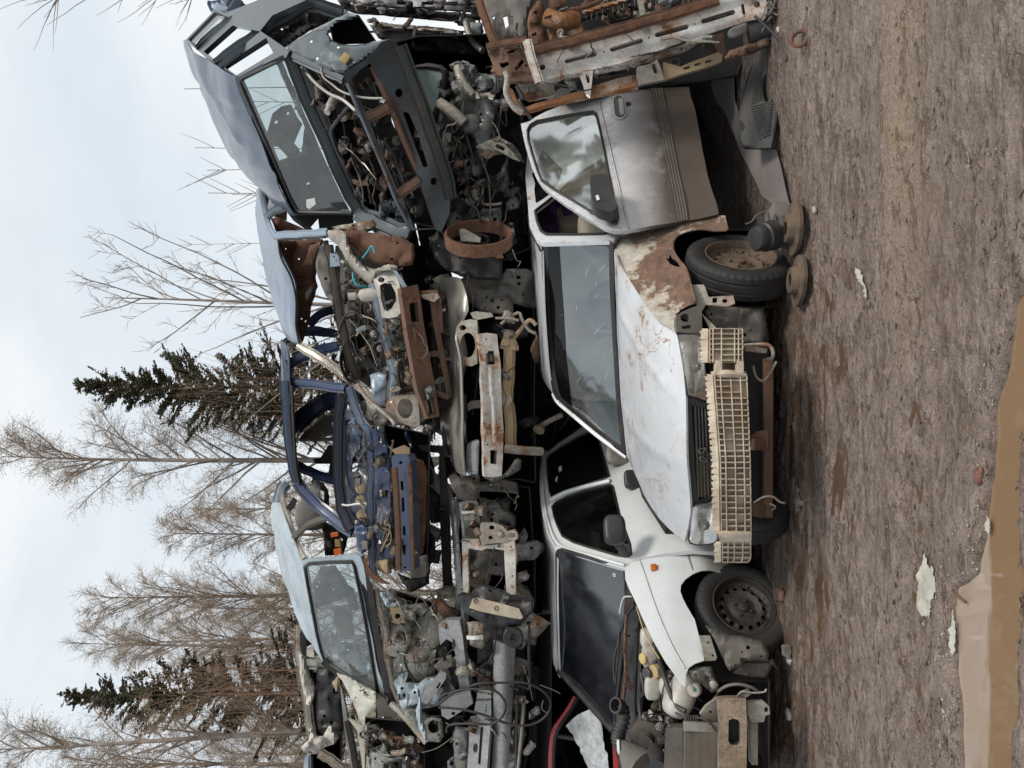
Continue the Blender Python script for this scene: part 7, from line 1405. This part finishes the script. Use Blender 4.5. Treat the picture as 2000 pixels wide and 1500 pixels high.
# stick in the puddle, grit along its edge
t=MB().tube([gp(1866,1152)+Vector((0,0,.01)),gp(1874,1162)+Vector((0,0,.012)),gp(1886,1176)+Vector((0,0,.0))],.006,n=6,w=True)
tag(mkobj('stick',t.bm,M['twig'] if 'twig' in M else M['brown'],None,40,base=tuple(gp(1870,1160))),'short dark stick poking into the puddle','stick')
rg=random.Random(12);b=MB()
for k in range(420):
    if k<150:
        a_=rg.choice(PUD[3:12]);x,y=a_[0]-rg.uniform(0,26),a_[1]+rg.uniform(-70,70)
    else:
        x,y=rg.uniform(1545,1990),rg.uniform(-10,1510)
    q=gp(x,y);s=rg.uniform(.003,.009)*(1 if k<150 else .8);q.z=gh(q.x,q.y)+s*.3
    if q.z<-.012:continue
    vs=[b.bm.verts.new(q+Vector((rg.uniform(-1,1),rg.uniform(-1,1),rg.uniform(.1,.9)))*s) for _ in range(5)]
    bmesh.ops.convex_hull(b.bm,input=vs)
tag(mkobj('gravel',b.bm,M['stone'],None,0),'pale grit scattered over the mud and along the puddle edge','gravel',None,'stuff')
# bigger clods
rg=random.Random(21);b=MB()
mudm=bpy.data.materials['wet_churned_mud']
for k in range(1500):
    x=rg.uniform(1540,2000);y=rg.uniform(-20,1520);q=gp(x,y)
    if noise.noise(Vector((q.x*1.3,q.y*2.5,5)))<.0:continue
    s=rg.uniform(.004,.013);q.z=gh(q.x,q.y)
    if q.z<-.012:continue
    vs=[b.bm.verts.new(q+Vector((rg.uniform(-1.4,1.4),rg.uniform(-1,1),rg.uniform(-.2,.8)))*s) for _ in range(7)]
    bmesh.ops.convex_hull(b.bm,input=vs)
tag(mkobj('mud_clods',b.bm,mudm,None,0),'loose clods of mud thrown up on the yard','mud',None,'stuff')
# ---------------------------------------------------------------- hanging wires, hoses and torn trim on each wreck
M['wirebrown']=simple('brown_wire_cover',(.10,.065,.045),.8,0,.3,12,.4,.1)
M['torn']=paint('torn_grey_sheet_metal',(.30,.31,.31),rust=.42,dirt=.8,rough=.5,metal=.2,dc=(.12,.10,.08),grime=.6)
def find(sub):
    for o in COL.objects:
        if o.parent is None and sub in o.get('label',''):return o
def tangle(sub,q,n,seed,dz=.12,nt=4,ln=1.0):
    par=find(sub);rg=random.Random(seed)
    for i in range(n):
        u,v=rg.random(),rg.random();a=rg.uniform(0,6.28);L_=rg.uniform(.12,.5)*ln;pts=[];sag=rg.uniform(0,14)
        for k in range(6):
            t=k/5;uu=min(1.05,max(-.05,u+math.cos(a)*L_*t));vv=min(1.05,max(-.05,v+math.sin(a)*L_*t));p=bil(q,uu,vv)
            pts.append((p[0]+sag*math.sin(t*math.pi)+rg.uniform(-2,2),p[1]+rg.uniform(-3,3),p[2]-rg.uniform(.0,dz)))
        tube(par,'hanging_wire',M[rg.choice(('seal','seal','wirebrown','greyp','palemetal','wirebrown'))],pts,rg.choice((.0028,.0035,.0045,.007)),n=5,sm=4)
    for i in range(nt):
        p=bil(q,rg.random(),rg.random());a=rg.uniform(0,6.28);l=rg.uniform(14,40)*ln;w_=rg.uniform(.010,.026)
        pts=[(p[0]+math.cos(a)*l*t+rg.uniform(-3,3),p[1]+math.sin(a)*l*t+rg.uniform(-3,3),p[2]-rg.uniform(0,dz)) for t in(0,.3,.65,1)]
        MB().prof(pts,w_,sm=3,wob=.35).build(par,'torn_strip',M[rg.choice(('torn','torn','palemetal','greybay','tanrust'))],35)
def sheets(sub,q,n,seed,mats,dz=.1,sz=(22,60)):
    "crumpled body sheet wedged between the wrecks"
    par=find(sub);rg=random.Random(seed)
    for i in range(n):
        p=bil(q,rg.random(),rg.random());w_=rg.uniform(*sz);h_=w_*rg.uniform(.3,.8);a=rg.uniform(-.5,.5)+rg.choice((0,1.57));k=rg.randint(6,9)
        o=[]
        for j in range(k):
            t=2*math.pi*j/k;r=rg.uniform(.7,1.1);x,y=math.cos(t)*w_*r,math.sin(t)*h_*r;o.append((p[0]+x*math.cos(a)-y*math.sin(a),p[1]+x*math.sin(a)+y*math.cos(a)))
        d0=p[2]+rg.uniform(-dz,dz)
        plate(par,'crumpled_sheet',M[rg.choice(mats)],o,[],D((p[0],p[1],d0),(p[0]+40,p[1],d0+rg.uniform(-.15,.15)),(p[0],p[1]+40,d0+rg.uniform(-.15,.15))),th=.004,dent=.09,dsc=4.5,seed=seed+i)
tangle('dark teal wreck',[A(860,480,5.85),A(1180,520,5.65),A(1560,1450,6.0),A(1220,1380,6.3)],16,201,nt=5)
tangle('grey-blue wreck',[B(640,480,6.0),B(980,600,5.75),B(1240,1480,5.75),B(720,1280,6.1)],20,202,nt=7)
tangle('dark blue stripped',[C(600,180,6.1),C(900,420,5.75),C(900,1180,5.75),C(700,1000,5.85)],18,203,nt=6)
tangle('ice-blue wreck',[Dd(820,380,6.0),Dd(1200,420,5.8),Dd(1330,950,5.8),Dd(920,980,6.0)],18,204,nt=6)
tangle('pale green wreck nose',[Dd(740,1240,6.1),Dd(1040,1300,6.0),Dd(1080,1500,6.0),Dd(760,1500,6.1)],10,205,nt=4)
tangle('beige-silver wreck',[B(1420,660,5.9),B(1780,880,5.7),C(1700,420,5.8),C(1500,300,5.75)],10,206,nt=4)
tangle('dirty silver wreck',[C(1300,640,5.8),C(1700,700,5.8),C(1740,1380,5.8),C(1330,1300,5.8)],14,207,nt=6)
tangle('silver wreck at lower left',[Dd(1420,620,5.75),Dd(1800,640,5.8),Dd(1800,1480,5.8),Dd(1300,1300,5.8)],14,208,nt=6)
tangle('grey-green wreck',[A(1760,480,6.0),(1000,150,5.9),(1010,500,5.85),A(1800,1250,6.1)],20,209,nt=8)
tangle('rust-streaked white',[Ic(380,20,4.7),Ic(1400,-20,4.6),Ic(1400,330,4.6),Ic(300,560,4.75)],16,210,dz=.06,nt=5,ln=.8)
tangle('grey shell at the right edge',[A(1050,0,6.8),A(1950,60,6.8),A(1950,260,6.8),A(1250,150,6.8)],8,211,nt=4)
tangle('pearl-white hatchback',[E(850,500,4.55),E(830,1500,4.7),E(1560,1500,3.9),E(1300,860,4.0)],14,212,dz=.05,nt=0,ln=.7)
sheets('grey-green wreck',[(800,130,6.3),(1000,120,6.2),(1030,500,6.1),(840,480,6.3)],11,301,('greybay','torn','greybay','dark'))
sheets('dirty silver wreck',[(880,950,6.15),(1030,950,6.15),(1035,1180,6.1),(900,1190,6.2)],7,302,('torn','greybay','palemetal'))
sheets('silver wreck at lower left',[(890,1240,6.1),(1030,1220,6.0),(1050,1500,6.0),(890,1500,6.1)],8,303,('torn','greybay','silverw','dark'))
sheets('ice-blue wreck',[(790,1140,6.15),(900,1180,6.0),(910,1390,6.0),(800,1330,6.15)],6,304,('icebay','torn','icebay'))
sheets('grey-blue wreck',[(700,500,6.2),(880,520,6.1),(890,800,6.1),(720,740,6.3)],7,305,('torn','greybay','brownrust','icebay'),sz=(14,36))
sheets('dark blue stripped',[(740,830,6.0),(850,850,5.9),(850,1130,5.9),(740,1110,6.0)],6,306,('navy','dark','torn'),sz=(12,30))
sheets('beige-silver wreck',[(900,560,6.2),(1030,520,6.1),(1035,900,6.1),(930,900,6.2)],6,307,('dark','greyp','torn'))
sheets('pale green wreck nose',[(720,1400,6.2),(820,1400,6.1),(830,1500,6.1),(720,1500,6.2)],4,308,('icebay','torn','rust'),sz=(12,30))
sheets('dark teal wreck',[A(950,560,6.2),A(1450,560,5.9),A(1650,1350,6.1),A(1250,1300,6.4)],7,309,('dark','tealnose','dark'),sz=(12,32))
# ================================================================ trees behind the stack
M['birch']=simple('pale_birch_bark',(.36,.31,.27),.85,0,.5,3,.5,.3,dc=(.10,.08,.07))
M['twig']=simple('brown_twig_bark',(.22,.15,.10),.9,0,.3,3,0,.1)
M['twig2']=simple('grey_brown_twig_bark',(.38,.29,.205),.9,0,.3,3,0,.1)
M['needle']=simple('dark_spruce_needles',(.085,.10,.06),.8,0,.5,2,.6,.1,dc=(.12,.08,.05))
M['deadtw']=simple('brown_dead_branches',(.26,.16,.105),.9,0,.3,3,0,.1)
def stem(V,Fa,pts,rs,n=3):
    base=len(V);q=len(pts)
    for i,p in enumerate(pts):
        t=(pts[min(i+1,q-1)]-pts[max(i-1,0)]).normalized();a=t.orthogonal().normalized();c=t.cross(a)
        for k in range(n):
            an=2*math.pi*k/n;V.append(p+(a*math.cos(an)+c*math.sin(an))*rs[i])
    for i in range(q-1):
        for k in range(n):Fa.append((base+i*n+k,base+i*n+(k+1)%n,base+(i+1)*n+(k+1)%n,base+(i+1)*n+k))
def path(p,dr,l,seg,rg,up=0,wob=.12):
    pts=[p.copy()];d=dr.normalized()
    for i in range(seg):
        d=(d+Vector((rg.uniform(-1,1),rg.uniform(-1,1),rg.uniform(-1,1)))*wob+Vector((0,0,up))).normalized();pts.append(pts[-1]+d*l/seg)
    return pts
def mesh_from(name,V,Fa,mat):
    me=bpy.data.meshes.new(name);me.from_pydata([tuple(v) for v in V],[],Fa);me.materials.append(mat);return me
def birch_meshes(seed,ht,spread,c0=.2,nb=46,dens=1.0,tw=.0058,bud=True,droop=-.05,lean=0):
    rg=random.Random(seed);V=[];Fa=[];tp=[]
    p=Vector((0,0,-.3));seg=22
    for i in range(seg+1):
        t=i/seg;tp.append(Vector((lean*t*t*ht+.10*math.sin(t*5+seed),.1*math.cos(t*4+seed),ht*t-.3*(1-t))))
    rs=[.15*(ht/20)*(1-i/seg)**.8+.012 for i in range(seg+1)];stem(V,Fa,tp,rs,8)
    tv,tf=[],[];
    for k in range(nb):
        t=c0+(1-c0)*(k+rg.random())/nb*.985;i=min(int(t*seg),seg-1);f=t*seg-i;q=tp[i].lerp(tp[i+1],f)
        az=rg.uniform(0,6.283);sl=spread*(1.05-t)**.62*rg.uniform(.7,1.15)*(1.0 if t>.35 else .8)+.35
        el=math.radians(rg.uniform(36,58)+14*t);d=Vector((math.cos(az)*math.cos(el),math.sin(az)*math.cos(el),math.sin(el)))
        bp_=path(q,d,sl*1.5,8,rg,.01,.09);r0=.045*(1.1-t)*(ht/20)+.012
        stem(V,Fa,bp_,[r0*(1-j/9)+.008 for j in range(9)],4)
        for s in range(int((7+sl*5.2)*dens)):
            u=.18+.82*rg.random();i2=min(int(u*8),7);q2=bp_[i2].lerp(bp_[i2+1],u*8-i2)
            bd=(bp_[i2+1]-bp_[i2]).normalized();dd=(bd+Vector((rg.uniform(-1,1),rg.uniform(-1,1),rg.uniform(-.7,.9)))*.85)
            l=rg.uniform(.4,1.15)*(1.25-u*.6)*(.55+.25*sl);sp_=path(q2,dd,l,4,rg,droop,.2)
            stem(tv,tf,sp_,[tw*1.0*(1-j/6) for j in range(5)],3)
            for w_ in range(5+int(4*dens)):
                u2=.2+.8*rg.random();i3=min(int(u2*4),3);q3=sp_[i3].lerp(sp_[i3+1],u2*4-i3)
                dd=((sp_[i3+1]-sp_[i3]).normalized()+Vector((rg.uniform(-1,1),rg.uniform(-1,1),rg.uniform(-1,.6)))*.9)
                pp=path(q3,dd,rg.uniform(.15,.5),2,rg,droop*2,.25);stem(tv,tf,pp,[tw*.62,tw*.55,tw*.4],3)
                if bud and rg.random()<.55:
                    e=pp[-1];s_=rg.uniform(.012,.024);base=len(tv)
                    for o_ in((s_,0,0),(0,s_,s_),(-s_,0,-s_*1.4),(0,-s_,s_*.5)):tv.append(e+Vector(o_))
                    tf+= [(base,base+1,base+2),(base,base+2,base+3)]
    return mesh_from('trunk',V,Fa,M['birch']),mesh_from('crown',tv,tf,M['twig2'])
def spruce_meshes(seed,ht,wd,c0=.08):
    rg=random.Random(seed);V=[];Fa=[];tp=[Vector((.05*math.sin(i),.04*math.cos(i),ht*i/14)) for i in range(15)]
    stem(V,Fa,tp,[.17*(1-i/14)+.01 for i in range(15)],7)
    nv,nf=[],[];z=ht*c0
    def spray(p,d,l):
        side=d.cross(Vector((0,0,1)));side=side.normalized() if side.length>.1 else Vector((1,0,0))
        for k in range(7):
            q=p+d*l*k/7;s=l*.42*(1-k/9)
            for sg in(-1,1):
                e=q+(d*.6+side*sg*.8+Vector((0,0,rg.uniform(-.35,.15)))).normalized()*s*rg.uniform(.6,1.2);b0=len(nv);wv=Vector((rg.uniform(-1,1),rg.uniform(-1,1),rg.uniform(-1,1))).normalized()*.045
                nv.extend((q-wv,q+wv,e+wv*.5,e-wv*.4));nf.append((b0,b0+1,b0+2,b0+3))
    while z<ht-.15:
        t=z/ht;L_=wd*(1-t)**.85*rg.uniform(.75,1.12)+.12
        for k in range(rg.randint(6,9)):
            az=rg.uniform(0,6.283);el=math.radians(-18+48*t+rg.uniform(-8,8));d=Vector((math.cos(az)*math.cos(el),math.sin(az)*math.cos(el),math.sin(el)))
            ll=L_*rg.choice((.55,.8,1,1.15,1.3))*rg.uniform(.8,1.1);pp=path(Vector((0,0,z+rg.uniform(-.1,.1))),d,ll,5,rg,.06,.05);stem(V,Fa,pp,[.022*(1-j/6)+.006 for j in range(6)],3)
            ns=max(3,int(ll*7))
            for s in range(ns):
                u=.25+.75*s/ns if ll>.6 else s/ns;i=min(int(u*5),4);q=pp[i].lerp(pp[i+1],u*5-i);dd=(pp[i+1]-pp[i]).normalized()
                dd=(dd+Vector((rg.uniform(-1,1),rg.uniform(-1,1),rg.uniform(-.8,.3)))*.7).normalized()
                if rg.random()<.86:spray(q,dd,rg.uniform(.28,.6)*(1.0 if ll>.6 else .6))
        z+=rg.uniform(.22,.42)*(1.1-.45*t)
    return mesh_from('trunk',V,Fa,M['twig']),mesh_from('crown',nv,nf,M['needle'])
def place_tree(name,meshes,x_apex,y,d,label,cat,group,ht,rot=0,sc=None):
    X=(750-y)/FP*d;z=H+(1000-x_apex)/FP*d;s=z/ht
    r=thing(name,label,cat,(X,d,0),group);r.rotation_euler.z=rot;r.scale=(sc or s,sc or s,s);r.rotation_euler.x=.03*math.sin(y*1.7);r.rotation_euler.y=.028*math.cos(y*.9) if name=='birch_tree' else 0
    for nm,me in zip(('trunk','crown'),meshes):
        o=bpy.data.objects.new(nm,me);COL.objects.link(o);o.parent=r
    return r
bA=birch_meshes(1,20,2.6,.15,62,1.35);bB=birch_meshes(5,20,3.0,.12,60,1.3,.0075);bC=birch_meshes(9,20,2.4,.10,58,1.35)
bW=birch_meshes(3,14,4.2,.12,26,.28,.011,False,.06)
sA=spruce_meshes(2,18,3.7);sB=spruce_meshes(11,18,3.5);
GB='bare birches behind the wreck stack'
for i,(ms,xa,y,d,rot,lb,sc) in enumerate([
 (bA,-25,908,31,.4,'tall pale-trunked bare birch right of the spruce pair, behind the dark blue shell',None),
 (bB,195,1145,33,1.9,'mid-height bare birch standing above the ice-blue car roof',None),
 (bC,-20,1418,29,3.0,'tall budding bare birch left of the dark spruce at the far left',None),
 (bA,235,1228,38,4.1,'slender bare birch just right of the left spruce',None),
 (bC,170,1272,40,2.2,'bare birch half hidden behind the left spruce top',None),
 (bB,330,1060,36,5.0,'low spreading bare birch between the tall birch and the mid-height birch',None),
 (bB,120,1500,36,.9,'bare birch cut off by the left side of the view',None),
 (bC,400,975,42,1.0,'short distant bare birch beside the tall pale trunk',None),
 (bA,350,1185,44,.2,'faint distant bare birch deep in the row',None),
 (bC,380,1330,46,4.4,'distant bare birch seen through the left spruce',None),
 (bA,420,820,45,2.9,'distant bare birch seen through the right spruce',None),
 (bB,430,1460,47,3.9,'distant bare birch at the far left end of the row',None)]):
    place_tree('birch_tree',ms,xa,y,d,lb,'birch tree',GB,20,rot,sc)
place_tree('young_broadleaf_tree',bW,215,596,24,'leafless young tree with upswept whip branches right of the spruce','tree',None,14,.3,1.0)
place_tree('spruce_tree',sA,160,762,30,'dark spruce between the whip-branched tree and the tall birch','spruce tree','spruces behind the wreck stack',18,.3)
place_tree('spruce_tree',sB,130,1345,31,'dark spruce at the left, tangled with brown dead branches','spruce tree','spruces behind the wreck stack',18,2.2)
# brown tangle in front of the spruces, thin saplings over the teal car
def bush(name,label,x0,y,d,hx,wd,n,mat,seed,vert=.75,l=(1,2.4)):
    rg=random.Random(seed);V=[];Fa=[];X=(750-y)/FP*d;top=H+(1000-x0)/FP*d
    for i in range(n):
        z=rg.uniform(H,top);q=Vector((rg.gauss(0,wd*.42)*(1.15-.7*z/top),rg.uniform(-.6,.6),z))
        dd=Vector((rg.uniform(-1,1)*(1-vert)*2,rg.uniform(-.3,.3),rg.choice((1,1,-.6))));pp=path(q,dd,rg.uniform(*l),4,rg,.03,.16);stem(V,Fa,pp,[.0085*(1-j/6) for j in range(5)],3)
    for k in range(7):
        pp=path(Vector((rg.uniform(-wd,wd)*.4,0,0)),Vector((rg.uniform(-.15,.15),0,1)),top*.9,8,rg,.02,.05);stem(V,Fa,pp,[.03*(1-j/9)+.006 for j in range(9)],4)
    me=mesh_from(name,V,Fa,mat);o=bpy.data.objects.new(name,me);COL.objects.link(o);o.location=(X,d,0)
    return tag(o,label,'brushwood')
bush('dry_brush','brown tangle of bare branches in front of the left spruce',330,1345,28,0,3.0,620,M['deadtw'],4)
bush('dry_brush','brown tangle of bare branches below the right spruce',400,765,28,0,2.6,420,M['deadtw'],8)
def sapling(y,x0,d,lean,seed,lb,n=6,bx=560):
    rg=random.Random(seed);V=[];Fa=[];X=(750-y)/FP*d;top=H+(1000-x0)/FP*d
    z0=0
    pp=path(Vector((0,0,z0)),Vector((lean,0,1)),top,12,rg,.0,.012);stem(V,Fa,pp,[.016*(1-j/13)+.004 for j in range(13)],4)
    for k in range(n):
        u=rg.uniform(.80,.97);i=int(u*12);q=pp[i].lerp(pp[i+1],u*12-i);sg=rg.choice((-1,1))
        p2=path(q,Vector((sg*.5,0,1)),rg.uniform(.3,.8),4,rg,.02,.05);stem(V,Fa,p2,[.007,.006,.005,.004,.003],3)
    me=mesh_from('sapling',V,Fa,M['twig']);o=bpy.data.objects.new('sapling',me);COL.objects.link(o);o.location=(X,d,0);tag(o,lb,'sapling','thin saplings poking up behind the dark teal wreck')
for a in [(162,358,12,.0,1,'straight single twig sapling seen through the teal wreck windscreen, nearest its corner pillar',0),(298,375,13,.01,2,'thin upright sapling over the middle of the teal roof',1),(325,395,12.5,.02,3,'forked sapling over the lower teal roof edge',5),(365,412,12,-.02,4,'branching sapling where the teal roof meets the grey-blue roof',7),(205,430,12.5,.01,5,'short sapling seen through the middle of the teal windscreen',4),(392,455,13,.0,6,'shortest sapling beside the grey-blue roof',5),(470,350,22,.02,7,'fine bare shrub rising over the grey-blue roof',14)]:sapling(*a)
# overhanging twig at the top edge
rg=random.Random(3);V=[];Fa=[]
pp=path(Vector((0,0,0)),Vector((0,0,1)),13.6,16,rg,0,.01);stem(V,Fa,pp,[.06*(1-j/17)+.01 for j in range(17)],5)
for k in range(40):
    u=rg.uniform(.6,1);i=min(int(u*16),15);q=pp[i];p2=path(q,Vector((rg.uniform(-1,.3),rg.uniform(-.4,.4),.5)),rg.uniform(.6,1.7),5,rg,.0,.15);stem(V,Fa,p2,[.012,.010,.009,.007,.005,.004],3)
o=bpy.data.objects.new('tree_top',mesh_from('tree_top',V,Fa,M['twig']));COL.objects.link(o);o.location=P(1000,-42,18);o.location.z=0;tag(o,'bare tree whose twigs just reach into the right side of the sky','tree')
